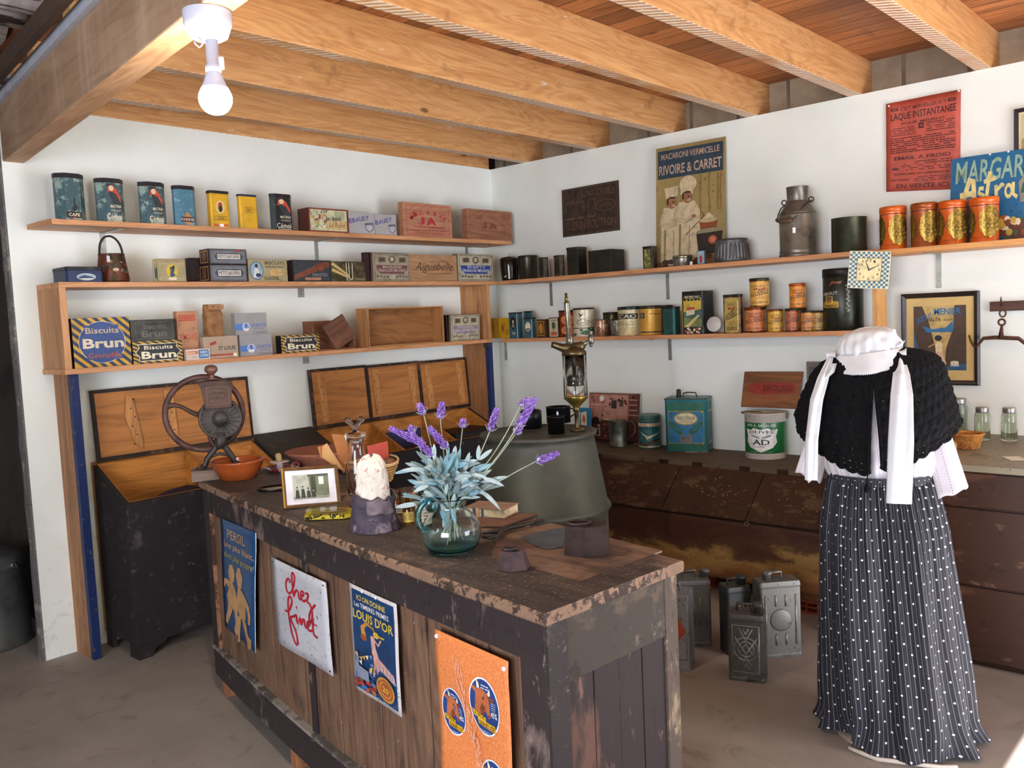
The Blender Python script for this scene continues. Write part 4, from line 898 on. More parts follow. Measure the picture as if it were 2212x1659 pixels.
s = slotr(ZB2, 1697.5, 1726, 666, .0); round_tin('cocoa_tin', 'reddish cocoa tin under the right pile', 'tin', s, AT, aig2('#b06438'), (.012, DKG2), GC, 150)
round_tin('cocoa_tin', 'dark cocoa tin partly hidden behind the right pile', 'tin', slotr(ZB2, 1713, 1742, 664, .09), AT, None, (.012, DKG2), GC)
s2 = slotr(ZB2+s[3], 1707, 1739.5, 612, .02); round_tin('cocoa_tin', 'bright orange cocoa tin with orange lid, on top of the right pile', 'tin', s2, worn('#c8742c', '#8a4a1c', .3, .35, .3), aig2('#d98c30'), (.014, worn('#b8581c', '#7a3a14', .4, .4, .2)), GC, 150)
round_tin('cocoa_tin', 'small gold cocoa tin to the right of the right pile', 'tin', slotr(ZB2, 1731, 1757, 671, .0), ATG, aig2('#c08040'), (.01, DKG2), GC, 150)
round_tin('cocoa_tin', 'small cream and brown cocoa tin beside the big dark canister', 'tin', slotr(ZB2, 1755, 1779.5, 671, .03), ATG, aig2('#b89858'), (.01, DKG2), GC, 150)
def leroy(P): P.rect(.03, .12, .6, .9, ink('#26302e')); P.poly([(.03, .12), (.6, .12), (.6, .4), (.3, .5), (.03, .35)], ink('#a8842c')); P.text('LEROUT', .05, .72, .58, .86, ink('#cfc09a'), .03, 0, 6, asp=.8); P.frame(.2, .3, .44, .66, .03, ink('#c9a24a')); P.ell(.32, .48, .07, .12, ink('#8a5a34'), 10); P.text('ROMANS', .08, .16, .56, .26, BLACK, .02)
s = slotr(ZB2, 1781.5, 1864, 580, .0); r = s[2]/2; h = s[3]
t = thing('large_canister', 'big dark round canister with a torn yellow label, under the clock', 'canister', s[0], s[1])
DC = worn('#34382c', '#24241c', .46, .35, .5, 9)
mb = MB(); mb.lathe([(r*.98, 0), (r, .004), (r*.99, h*.86), (r*.97, h*.87)], 40); build('body', mb, DC, t)
mb = MB(); mb.lathe([(r*.98, h*.86), (r*1.01, h*.865), (r*1.01, h-.005), (r*.98, h), (.01, h-.002)], 40); build('lid', mb, worn('#1e1c18', '#8a8478', .3, .45, .3, 30), t)
P = Print(True); leroy(P); P.build('torn_label', cyl(r*.99, h*.33, h*.34, 110, -2), t, o0=.001)
P = Print(True); P.poly([(.1, .2), (.4, .5), (.8, .4), (.9, .8), (.5, .7), (.3, .9)], ink('#7a3a24')); P.build('torn_scrap', cyl(r*.99, h*.70, h*.12, 50, 0), t, o0=.001)
rd = random.Random(9); P = Print(True)
for k in range(22): P.ell(.5+.25*math.sin(k*1.7)*rd.random(), k/22, .12+.1*rd.random(), .02, ink('#8f8c7e'), 8)
P.build('rust_streak', cyl(r*.99, h*.3, h*.44, 26, 36), t, o0=.0012)
# ---------------------------------------------------------------- things hung on the right wall
def quad(c, nrm):
    """c = corners TL,TR,BR,BL as vectors"""
    a, b, c_, d = c
    return lambda u, v, o: (d.lerp(c_, u)).lerp(a.lerp(b, u), v)+nrm*o
NB_ = Vector((-1, 0, 0))
def sign(name, label, cat, corners, th, mat, face, x=-.006, frame=None, bend=0):
    c = [onx(px, py, x-th) for px, py in corners] if isinstance(corners[0], tuple) else corners
    base = sum(c, Vector())/4
    t = thing(name, label, cat, base); L = [q-base for q in c]
    mb = MB(); q = quad(L, NB_); n = 12
    f = [[q(i/n, j/n, 0)+Vector((bend*mnoise.noise(Vector((i*.5, j*.5, px_))), 0, 0)) for i in range(n+1)] for px_ in (1,) for j in range(n+1)]
    if bend:
        mb.grid(lambda u, v: f[round(v*n)][round(u*n)], n, n)
        build('sheet', mb, mat, t, solid=.0012)
        def qq(u, v, o):
            i = min(max(u, 0), .9999)*n; j = min(max(v, 0), .9999)*n; a, b = int(i), int(j); fu, fv = i-a, j-b
            return (f[b][a].lerp(f[b][a+1], fu)).lerp(f[b+1][a].lerp(f[b+1][a+1], fu), fv)+NB_*(o+.0012)
        q = qq
    else:
        mb.loft([[v for v in L], [v-NB_*th for v in L]]); build('panel', mb, mat, t, bevel=.001)
    P = Print(bool(bend), 1); face(P)
    if bend:
        sh = []
        for vs, fs, m in P.sh: sh.append((vs, fs, m))
    P.build('printed_face', q, t)
    return t
BRONZE = plain('#42342b', .42, .45, .3, 22, .3); BR2 = ink('#6a574a', .35, .6)
def guerin(P):
    P.frame(.02, .02, .98, .98, .012, BR2, .014); P.text('CACAO SOLUBLE', .28, .75, .94, .88, BR2, .02, .1, 0, .03); P.text('GUERIN BOUTRON', .05, .12, .95, .3, BR2, .03)
    for k, w_ in enumerate((.17, .13, .13)):
        x = .07+.2*k; P.frame(x, .36, x+w_, .7, .01, BR2); P.ring(x+w_/2, .7, w_/2, .035, BR2, .2); P.ell(x+w_/2, .36, w_/2, .03, BR2)
    P.ring(.77, .55, .18, .12, BR2, .12); P.text('CACAO', .66, .51, .88, .58, BR2)
t = sign('embossed_sign', 'dark brown embossed metal sign near the corner of the right wall', 'sign', [(1213, 411), (1335.5, 389), (1338.5, 497), (1216, 513)], .006, BRONZE, guerin)
def chefs(P):
    nv = ink('#2a3f4e'); P.rect(.03, .82, .97, .97, nv); tt = ink('#c3a488'); P.rect(.03, .74, .97, .82, nv)
    P.text('MACARONI VERMICELLE', .08, .895, .92, .945, tt, .02); P.text('RIVOIRE & CARRET', .05, .77, .95, .85, tt, .04)
    sk, wh, sh = ink('#9a6a48'), ink('#cdbb96'), ink('#8d7e58')
    for cx, cy, s, f in ((.24, .52, 1, 0), (.47, .55, 1.05, 1)):
        P.poly([(cx-.17*s, .02), (cx-.16*s, cy-.1), (cx-.12*s, cy-.02), (cx+.1*s, cy-.02), (cx+.17*s, cy-.1), (cx+.17*s, .02)], wh)
        P.line([(cx-.12*s, cy-.05), (cx-.17*s, cy-.15), (cx-.02*s, cy-.17), (cx+.08*s, cy-.14)], .055, ink('#bdab86'), 1.7); P.line([(cx-.15*s, cy-.06), (cx-.2*s, cy-.16), (cx-.04*s, cy-.195), (cx+.08*s, cy-.165)], .008, sh, 1.7); P.ell(cx+.09*s, cy-.145, .03, .018, sk, 10); P.line([(cx-.11*s, .03), (cx-.1*s, cy-.2)], .03, sh, 1.7); P.line([(cx+.02*s, .03), (cx+.03*s, cy-.22)], .01, sh, 1.7)
        if f: P.ell(cx+.01, cy+.12, .13, .07, wh); P.ring(cx+.01, cy+.12, .14, .075, sh, .12); P.rect(cx-.1, cy+.04, cx+.08, cy+.08, wh)
        else: P.poly([(cx-.08, cy+.04), (cx+.08, cy+.06), (cx+.1, cy+.15), (cx-.11, cy+.14)], wh); P.line([(cx-.08, cy+.045), (cx+.08, cy+.062)], .02, sh, 1.7)
        P.ell(cx, cy+.015, .07, .05, sk); P.line([(cx-.06, cy+.0), (cx-.062, cy+.045), (cx-.02, cy+.058), (cx+.05, cy+.052)], .025, DKBR, 1.7); P.ell(cx+.02, cy+.02, .012, .006, BLACK, 6); P.line([(cx-.0, cy-.01), (cx+.03, cy-.012), (cx+.045, cy-.0)], .01, ink('#e8d8c8'), 1.7)
    P.line([(.45, .26), (.72, .4)], .012, BRN, 1.7); P.line([(.68, .43), (.75, .35)], .012, BRN, 1.7)
    P.poly([(.64, .35), (.9, .37), (.88, .28), (.68, .27)], ink('#8a4a24')); P.ell(.77, .36, .13, .02, ink('#b9a878')); P.poly([(.68, .37), (.77, .42), (.86, .38)], wh)
    P.ell(.79, .265, .19, .03, ink('#8d8668')); P.poly([(.6, .255), (.97, .265), (.94, .12), (.86, .09), (.7, .09), (.63, .12)], ink('#2c2620')); P.ell(.83, .2, .06, .035, ink('#b5583c')); P.ell(.83, .2, .035, .02, ink('#c9805c'))
    rd = random.Random(6)
    for x in (.66, .78, .9, .94): P.line([(x+.01*rd.uniform(-1, 1), .73-.05*k) for k in range(7)], .012, ink('#8c5f34'), 1.7)
    for k in range(14): x = rd.uniform(.05, .95); P.ell(x, rd.uniform(.01, .07), .06, .02, [ink('#4a3428'), ink('#6a4a30'), ink('#8a6240')][k % 3], 8)
c = [onx(1417, 322, -.03), onx(1567, 294.5, -.03)]; zb = ZB1+.003
cc = [c[0], c[1], Vector((-.075, c[1].y-.0, zb)), Vector((-.075, c[0].y, zb))]
sign('enamel_sign', 'tall aged enamel sign with two children dressed as chefs', 'sign', cc, .003, worn('#a8945e', '#8a7248', .35, .45, .1, 12), chefs)
def laque(P):
    k = ink('#3c1c1a'); P.text("C'EST MERVEILLEUX !!!", .2, .89, .82, .93, k, .02); P.text('LAQUE INSTANTANEE', .07, .78, .95, .87, k, .03); P.text('POUR MEUBLES', .22, .735, .8, .76, k, .01)
    P.frame(.07, .9, .17, .93, .02, k, .01); P.frame(.84, .9, .94, .93, .02, k, .01); P.rect(.45, .67, .52, .73, k); P.rect(.465, .685, .505, .715, ink('#8a3a30'))
    P.fake(.06, .61, .42, .71, 5, k, .35, .8, 2); P.fake(.56, .62, .94, .73, 5, k, .35, .8, 3); P.fake(.06, .42, .94, .6, 8, k, .4, .85, 4)
    P.text('EMAIL A FROID', .12, .345, .88, .385, k, .02); P.fake(.22, .22, .9, .33, 5, k, .35, .7, 5); P.ell(.13, .25, .05, .012, k, 8); P.text('DORURE HYGIENIQUE', .12, .175, .86, .2, k, .02); P.fake(.4, .1, .9, .16, 3, k, .35, .8, 6)
    P.text('PRIX UNIQUE', .07, .11, .32, .135, k); P.text('EN VENTE ICI', .15, .03, .85, .08, k, .02)
t = sign('paper_poster', 'red paper poster full of black print, pinned high on the right wall', 'poster', [(1914, 225), (2075.5, 192.5), (2074, 408), (1914.5, 414.5)], .004, plain('#bb5240', .55, 0, .1, 12), laque, bend=.006)
for px, py in ((1920, 229), (2071, 196)):
    q = onx(px, py, -.022)-t.location; mb = MB(); mb.ball(q, .006, 10, (.5, 1, 1)); build('drawing_pin', mb, plain('#e8e8e8', .4), t)
# margarine sign
a = onx(2054.5, 344, -.03); b = onx(2212, 321, -.03); yl, yr = a.y, a.y-.455; zt = (a.z+b.z)/2
def marg(P):
    P.text('MARGARINE', .05, .70, .99, .95, ink('#8fae96'), .04, .1)
    cr = ink('#dccf88'); P.line([(.05, .36), (.12, .34), (.2, .62), (.235, .6), (.25, .32)], .045, cr, .62); P.line([(.1, .44), (.26, .46)], .04, cr, .62)
    P.line([(.34, .5), (.30, .5), (.29, .45), (.34, .42), (.33, .36), (.27, .35)], .03, cr, .62); P.line([(.40, .68), (.37, .4), (.40, .36), (.43, .38)], .035, cr, .62); P.line([(.34, .57), (.46, .6)], .03, cr, .62)
    P.line([(.46, .52), (.47, .36)], .032, cr, .62); P.line([(.47, .46), (.52, .52), (.54, .5)], .028, cr, .62); P.ring(.585, .44, .04, .085, cr, .5); P.line([(.63, .53), (.63, .4), (.67, .36)], .03, cr, .62)
    P.poly([(.68, .52), (.78, .68), (1.0, .66), (1.0, .33), (.7, .3)], ink('#8d8a78')); P.poly([(.72, .5), (.76, .58), (1.0, .56), (1.0, .4), (.7, .4)], GRN); P.text('ASTRA', .75, .43, .98, .52, WHITE, .03, .2)
    P.sh = P.sh[:1]+[([(x, y+.12) for x, y in v_], f_, m_) for v_, f_, m_ in P.sh[1:]]
    rd = random.Random(12); P.rect(.6, 0, 1, .2, ink('#5a2f1c'))
    for k in range(40): P.ell(rd.uniform(.5, .98), rd.uniform(.04, .26), rd.uniform(.02, .05), .04, [ink('#6a2f1c'), ink('#3c5a2c'), ink('#c9a83c'), ink('#b0512c'), CREAM, ink('#7a3a1c')][k % 6], 8)
zb = ZB1-.004
cc = [Vector((-.03, yl, zt)), Vector((-.03, yr, zt)), Vector((-.07, yr, zb)), Vector((-.07, yl, zb))]
t = thing('enamel_sign', 'blue and yellow enamel food sign behind the orange canisters', 'sign', sum(cc, Vector())/4)
L = [q-t.location for q in cc]; q = quad(L, NB_); mb = MB()
rr = [(u+.5, v+.5) for u, v in rrect(1, 1, .05, 4)]
mb.loft([[q(u, v, 0) for u, v in rr], [q(u, v, -.003) for u, v in rr]]); build('panel', mb, worn('#2a6f9c', '#1c4a70', .3, .3, .1, 8), t)
P = Print(); marg(P); P.build('printed_face', q, t)
for px, py in ((2138, 333), (2178, 327)): mb = MB(); mb.ball(onx(px, py, -.038)-t.location, .006, 10, (.5, 1, 1)); build('drawing_pin', mb, plain('#e8e8e8', .4), t)
def framed(name, label, corners, face, fw, fmat, mount, x=-.02, cat='picture'):
    c = [onx(px, py, x) for px, py in corners]; y0 = (c[0].y+c[3].y)/2; y1 = (c[1].y+c[2].y)/2; z1 = (c[0].z+c[1].z)/2; z0 = (c[2].z+c[3].z)/2
    W_, H_ = y0-y1, z1-z0; t = thing(name, label, cat, Vector((x, (y0+y1)/2, z0)), RZB)
    mb = MB()
    def fr(o, i, y): return [(-W_/2+i, y, i), (W_/2-i, y, i), (W_/2-i, y, H_-i), (-W_/2+i, y, H_-i)]
    rings = [fr(0, 0, .018), fr(0, 0, .0), fr(0, fw*.3, -.006), fr(0, fw*.8, -.002), fr(0, fw, .004), fr(0, fw, .018)]
    R = [[mb.bm.verts.new(p) for p in r] for r in rings]
    for a_, b_ in zip(R, R[1:]+R[:1]):
        for i in range(4): mb._f([a_[i], a_[(i+1) % 4], b_[(i+1) % 4], b_[i]])
    build('frame', mb, fmat, t)
    mb = MB(); mb.box(-W_/2+fw*.9, W_/2-fw*.9, .006, .014, fw*.9, H_-fw*.9); build('mount', mb, mount, t)
    P = Print(); face(P); P.build('print', lambda u, v, o: Vector((-W_/2+fw+u*(W_-2*fw), .006-o, fw+v*(H_-2*fw))), t)
    return t
def menier(P):
    P.rect(.11, .12, .89, .9, ink('#c3a868')); P.poly([(.11, .9), (.24, .9), (.34, .7), (.42, .45), (.5, .12), (.28, .12), (.11, .55)], ink('#4a382c')); P.poly([(.72, .9), (.89, .9), (.89, .12), (.56, .12), (.6, .4), (.7, .62)], ink('#4a382c'))
    P.poly([(.24, .66), (.4, .62), (.6, .64), (.7, .72), (.7, .58), (.3, .58)], ink('#2f6f9c')); P.poly([(.11, .12), (.28, .12), (.2, .3), (.11, .6)], ink('#2f5f80')); P.poly([(.56, .12), (.89, .12), (.89, .2), (.6, .16)], ink('#2a5878'))
    P.ell(.48, .51, .055, .035, ink('#1c2a34')); P.poly([(.44, .46), (.54, .46), (.54, .34), (.44, .34)], ink('#e0cfa0')); P.line([(.45, .45), (.33, .4)], .02, ink('#c09058'), 1.2); P.line([(.53, .45), (.68, .57)], .02, ink('#c09058'), 1.2); P.poly([(.44, .34), (.54, .34), (.6, .2), (.5, .12), (.46, .2)], ink('#d8b890'))
    P.text('MENIER', .42, .79, .82, .87, ink('#2f6f9c'), .05); P.text('CHOCOLAT-', .14, .72, .41, .79, ink('#2f6f9c'), .04, 0, 18, asp=1.2); P.text('RIALTA', .31, .715, .52, .755, DKBR, .03); P.text('AU LAIT', .56, .718, .7, .742, DKBR, .02)
    P.rect(.66, .17, .78, .2, WHITE); P.ell(.72, .215, .06, .02, CREAM); P.fake(.66, .17, .78, .2, 2, BLACK)
framed('framed_picture', 'dark-framed chocolate advertisement with tree trunks, right of the bonnet', [(1945.6, 636.7), (2115, 626.6), (2115.7, 830.4), (1949, 833)], menier, .026, plain('#2c2220', .35, .1, .2, 20), plain('#d3b676', .7, 0, .06))
def landsc(P): P.rect(.05, .05, .95, .95, ink('#b9b488')); P.poly([(.05, .3), (.4, .6), (.95, .4), (.95, .05), (.05, .05)], ink('#a8864a'))
a = onx(2190, 238, -.02)
framed('framed_picture', 'dark-framed picture cut off by the right edge, above the blue sign', [(2190, 238), (2340, 208), (2340, 318), (2190, 340)], landsc, .02, plain('#221c20', .35, .1, .2, 20), plain('#cfc49a', .7, 0, .06))
# clock
q = onx(1877, 583, -.385)
t = thing('wall_clock', 'small square clock with checked border hanging from the shelf edge', 'clock', q); t.rotation_euler = (0, math.radians(5), math.atan2(CAM.x-q.x, -(CAM.y-q.y)))
hw = .098; hh = .095
mb = MB(); mb.prism([(-hw, -hh), (hw, -hh), (hw, hh), (-hw, hh)], 0, .012, lambda p: Vector((p.x, p.z, p.y))); build('case', mb, plain('#c9c4a4', .4, 0, .08), t, bevel=.002)
P = Print(); ck = ink('#2f6272'); N = 16
vs = []; fs = []
for i in range(N):
    for j in range(N):
        if (i+j) % 2 == 0 and not (4 <= i < 12 and 4 <= j < 12): k = len(vs); vs += [(.02+.96*i/N, .02+.96*j/N), (.02+.96*(i+1)/N, .02+.96*j/N), (.02+.96*(i+1)/N, .02+.96*(j+1)/N), (.02+.96*i/N, .02+.96*(j+1)/N)]; fs.append((k, k+1, k+2, k+3))
P._add(vs, fs, ck); P.rect(.2, .2, .8, .82, ink('#d9c992')); P.frame(.2, .2, .8, .82, .012, DKBR)
for k in range(1, 13):
    a = math.radians(90-30*k); x, y = .5+.23*math.cos(a)*(1.05), .51+.235*math.sin(a)*1.05; P.text(str(k), x-.028*len(str(k))*.9, y-.035, x+.028*len(str(k))*.9, y+.035, BLACK, .01)
P.build('dial', lambda u, v, o: Vector((-hw+u*2*hw, -o, -hh+v*2*hh)), t)
P = Print(); P.line([(.5, .5), (.42, .7)], [.035, .012], BLACK); P.line([(.5, .5), (.72, .62)], [.035, .01], BLACK); P.ell(.5, .5, .025, .025, BLACK); P.build('hands', lambda u, v, o: Vector((-hw+u*2*hw, -o, -hh+v*2*hh)), t, o0=.003)
# dark board behind the mannequin, rail and yoke
a = onx(1745, 781, -.02); zz = a.z
t = thing('slate_board', 'grey board leaning on the wall, mostly hidden by the black shawl', 'board', (-.03, a.y-.14, .705), RZB)
mb = MB(); mb.box(-.14, .14, -.012, 0, 0, zz-.705); build('panel', mb, plain('#57524c', .7, 0, .1), t); P = Print(); P.frame(0, 0, 1, 1, .05, ink('#6f675c')); P.build('border', flat(.28, zz-.705, -.012), t)
a, b = onx(2138, 652, -.02), onx(2138, 673, -.02)
t = thing('wooden_rail', 'short dark wooden rail fixed to the wall, right of the framed advertisement', 'rail', (-.001, a.y-.35, b.z), RZB)
mb = MB(); mb.box(-.35, .35, -.022, 0, 0, a.z-b.z); build('board', mb, wood('#5a3828', '#3a241a', 0, 5, .6), t, bevel=.002)
n = onx(2163, 668, -.05); mb = MB(); dy = -(n.y-t.location.y)
mb.tube([(dy, -.02, .03), (dy, -.05, .03), (dy, -.058, .05), (dy, -.055, .075)], [.005, .005, .0045, .001], 6); build('hook', mb, plain('#4a2f22', .6, .4), t)
t = thing('balance_yoke', 'rusty iron double-hooked yoke hanging from the wooden rail', 'yoke', n, RZB)
IR = plain('#5a3a28', .6, .4, .25, 20)
def y_(px, py): q = onx(px, py, -.05); return Vector((-(q.y-n.y), 0, q.z-n.z))
c1, c2 = y_(2166, 677), y_(2164, 696)
mb = MB(); mb.tube([c1+Vector((.014*math.cos(a), 0, .017*math.sin(a))) for a in [2*PI*k/16 for k in range(16)]], .0042, 7, closed=True); mb.tube([c2+Vector((.015*math.cos(a), 0, .015*math.sin(a))) for a in [2*PI*k/16 for k in range(16)]], .005, 7, closed=True); build('ring_link', mb, IR, t)
mb = MB(); mb.tube([y_(2093, 724), y_(2097, 737), y_(2103, 747), y_(2110, 748), y_(2117, 740), y_(2124, 731), y_(2150, 729), y_(2200, 731), y_(2214, 742), y_(2222, 748), y_(2230, 740)], [.004, .005, .006, .006, .007, .009, .010, .010, .008, .006, .004], 8); mb.tube([y_(2164, 704), y_(2163, 715), y_(2162, 730)], [.006, .009, .014], 8); build('beam', mb, IR, t)
# ---------------------------------------------------------------- bins on the left wall
BLK = worn('#2b2729', '#524a48', .39, .65, 0, 7, .3); BLKS = worn('#2e2827', '#5a5048', .36, .55, 0, 9, .4)
INW = wood('#c98436', '#8c5520', 0, 4, .6); LIDW = wood('#b87a3c', '#8a5526', 0, 4, .6); DARKEDGE = worn('#2c1f18', '#5a3e2a', .45, .6, 0, 14)
YF, ZF, YB_, ZBK = -.40, .775, -.02, .955
def bin_(name, label, x0, x1, divs, lids, open_=True, fill=None):
    t = thing(name, label, 'bin', ((x0+x1)/2, (YF+YB_)/2, 0)); ox, oy = t.location.x, t.location.y
    th = .022
    def sl(y): return ZBK+(ZF-ZBK)*(y-YB_)/(YF-YB_)
    def panel(nm, xa, xb, ya, yb, z0, mat):
        mb = MB(); v = [Vector((x-ox, y-oy, z)) for x, y, z in ((xa, ya, z0), (xb, ya, z0), (xb, yb, z0), (xa, yb, z0))]
        u = [Vector((x-ox, y-oy, sl(y)-.001)) for x, y in ((xa, ya), (xb, ya), (xb, yb), (xa, yb))]
        mb.loft([v, u]); return build(nm, mb, mat, t, bevel=.002)
    z0 = .07
    panel('front_panel', x0, x1, YF, YF+th, z0, BLK)
    inner = [(x0, 'side_panel', BLK), (x1-th, 'side_panel', BLK)]
    for x, nm, m in inner: panel(nm, x, x+th, YF+th, YB_-th, z0, m)
    panel('back_panel', x0, x1, YB_-th, YB_, z0, INW)
    for x in divs: panel('divider', x-.008, x+.008, YF+th+.002, YB_-th-.002, z0+.03, INW)
    if open_:
        for xa, xb in ((x0+th, x0+th+.004), (x1-th-.004, x1-th)): panel('lining', xa, xb, YF+th, YB_-th, .3, INW)
        panel('lining', x0+th, x1-th, YF+th, YF+th+.004, .3, INW)
    mb = MB(); mb.box(x0+th-ox, x1-th-ox, YF+th-oy, YB_-th-oy, .28, .30); build('floor_board', mb, INW, t)
    # scalloped plinth with feet
    for xa, xb in ((x0, x0+.16), (x1-.16, x1)):
        s = 1 if xa == x0 else -1; e = xa if s > 0 else xb
        pr = [(e, 0), (e+s*.07, 0), (e+s*.08, .03), (e+s*.10, .045), (e+s*.13, .05), (e+s*.15, .07), (e, .07)]
        mb = MB(); mb.loft([[Vector((x-ox, YF-oy, z)) for x, z in pr], [Vector((x-ox, YF+th-oy, z)) for x, z in pr]]); build('foot', mb, BLKS, t)
    for y in (YF+th, YB_-.09): mb = MB(); mb.box(x0-ox, x0+th-ox, y-oy, y+.07-oy, 0, .07); build('foot', mb, BLKS, t)
    if not open_:
        mb = MB(); v = [Vector((x-ox, y-oy, sl(y))) for x, y in ((x0-.008, YF-.015), (x1+.004, YF-.015), (x1+.004, YB_), (x0-.008, YB_))]
        mb.loft([v, [q+Vector((0, 0, .02)) for q in v]]); build('lid', mb, worn('#3b332b', '#5a4d40', .42, .7, 0, 8), t, bevel=.002)
    for (xa, xb, h, bats) in lids:
        yt, yb_ = -.012, -.052
        def LP(x, d, z): # point on the leaning lid: d thickness out
            k = (z-ZBK)/h; return Vector((x-ox-.02*k*0, (-.040+.028*k)-d-oy, z))
        mb = MB(); z1 = ZBK+h; mb.loft([[LP(xa, 0, ZBK+.01), LP(xb, 0, ZBK+.01), LP(xb, 0, z1), LP(xa, 0, z1)], [LP(xa, .02, ZBK+.01), LP(xb, .02, ZBK+.01), LP(xb, .02, z1), LP(xa, .02, z1)]])
        ld = build('lid', mb, LIDW, t, bevel=.002)
        mb = MB(); e = .012
        for a_, b_, c_, d_ in ((xa-.002, xb+.002, ZBK, ZBK+.022), (xa-.002, xb+.002, z1-.014, z1+.003)): mb.loft([[LP(a_, -.001, c_), LP(b_, -.001, c_), LP(b_, -.001, d_), LP(a_, -.001, d_)], [LP(a_, .024, c_), LP(b_, .024, c_), LP(b_, .024, d_), LP(a_, .024, d_)]])
        for a_, b_ in ((xa-.003, xa+.012), (xb-.012, xb+.003)): mb.loft([[LP(a_, -.001, ZBK), LP(b_, -.001, ZBK), LP(b_, -.001, z1), LP(a_, -.001, z1)], [LP(a_, .023, ZBK), LP(b_, .023, ZBK), LP(b_, .023, z1), LP(a_, .023, z1)]])
        build('dark_border', mb, DARKEDGE, ld)
        for bx_, bw, sh in bats:
            zA, zB = ZBK+.04, z1-.03
            if sh: pr = [(bx_-bw*.2, zB), (bx_+bw*.5, zB-.03), (bx_+bw*1.2, zA+.03), (bx_+bw*.9, zA), (bx_+bw*.2, zA+.04), (bx_-bw*.6, zA+.18)]
            else: pr = [(bx_-bw/2, zB), (bx_+bw/2, zB), (bx_+bw/2+.006, zA), (bx_-bw/2+.006, zA)]
            mb = MB(); mb.loft([[LP(x, .0201, z) for x, z in pr], [LP(x, .033, z) for x, z in pr]])
            b = build('batten', mb, wood('#c98f50', '#9a6230', 2, 5, .6), ld)
            for k in range(6):
                zz = zA+.03+(zB-zA-.06)*k/5; xx = bx_+(bw*.22 if k % 2 else -bw*.2)+(bw*.35 if sh else 0)
                mb = MB(); mb.ball(LP(xx, .033, zz), .0045, 6, (1, .3, 1)); build('nail', mb, BLACK, ld)
    return t
bin_('grain_bin', 'open black wooden bin at the left end, two compartments and leaning lid', -3.125, -2.19, [-2.62], [(-3.10, -2.21, .365, [(-2.92, .045, 1), (-2.70, .05, 0)])])
bin_('grain_bin', 'low dark bin with its lid shut, between the two open bins', -2.185, -1.785, [], [], False)
bin_('grain_bin', 'open bin with three raised lids near the corner of the room', -1.78, -.40, [-1.33, -.87], [(-1.775, -1.335, .37, [(-1.70, .045, 0)]), (-1.33, -.875, .365, [(-1.27, .05, 0), (-.95, .05, 0)]), (-.87, -.405, .36, [(-.80, .05, 0), (-.49, .05, 0)])])
# contents
t = thing('leather_strap', 'dark purple and black folded cloth lying in the leftmost open bin', 'cloth', (-2.83, -.25, .70)); 
mb = MB(); mb.tube([(-.16, -.05, -.0), (-.1, -.02, .03), (0, .0, .045), (.1, .01, .05), (.17, .02, .04)], [.02, .03, .04, .042, .03], 12); build('cloth', mb, plain('#241a2e', .7, 0, .2, 12), t); mb = MB(); mb.box(-.2, .2, -.09, .11, -.4, -.025); build('bolster', mb, plain('#2a1e1c', .8), t)
mb = MB(); rd = random.Random(4)
for k in range(900): mb.ball((rd.uniform(-1.30, -.90), rd.uniform(-.36, -.06), .72+rd.uniform(0, .02)), .008, 6, (1, .7, .7))
mb.box(-1.315, -.885, -.372, -.05, .302, .715)
tag(build('red_beans', mb, plain('#6a1f18', .45, 0, .2, 60)), 'red dried beans filling the bin compartment below the raised lids', 'beans', kind='stuff')
t = thing('blue_board', 'dull blue board tucked inside the open bin behind the beans', 'board', (-1.1, -.06, .74)); mb = MB(); mb.box(-.19, .19, -.006, .006, 0, .12); build('panel', mb, plain('#2c2f5c', .7), t)
t = thing('black_box', 'black box standing in the right compartment of the triple bin', 'box', (-.64, -.22, .302)); mb = MB(); mb.box(-.2, .2, -.12, .12, 0, .52); build('body', mb, plain('#16130f', .6), t, bevel=.004); mb = MB(); mb.box(-.2, .2, -.122, -.12, .40, .5); build('rim_band', mb, plain('#2a241c', .5), t)
# ---------------------------------------------------------------- long sloping chest along the right wall
CH = worn('#452c1f', '#7a5a3c', .40, .5, 0, 6, .35, (1, .5, 1)); CHL_ = worn('#4a2c1c', '#8a6a3c', .47, .6, 0, 4, .5, (1, .35, 1)); CHT = worn('#6b5a46', '#4a3a2c', .4, .7, 0, 6, .3)
y0c, y1c = -.9, -2.99
t = thing('long_chest', 'long low brown wooden chest with sloping lids along the right wall', 'chest', (0, 0, 0))
def yz(pts, ya, yb, nm, m, par=None, bev=.003):
    par = par or t
    mb = MB(); mb.loft([[Vector((x, ya, z)) for x, z in pts], [Vector((x, yb, z)) for x, z in pts]]); return build(nm, mb, m, par, bevel=bev)
yz([(-.001, .66), (-.49, .66), (-.49, .70), (-.001, .70)], y0c, y1c, 'top_ledge', CHT)
yz([(-.001, .12), (-.70, .12), (-.705, .455), (-.485, .655), (-.001, .655)], y0c, y1c, 'body', CH)
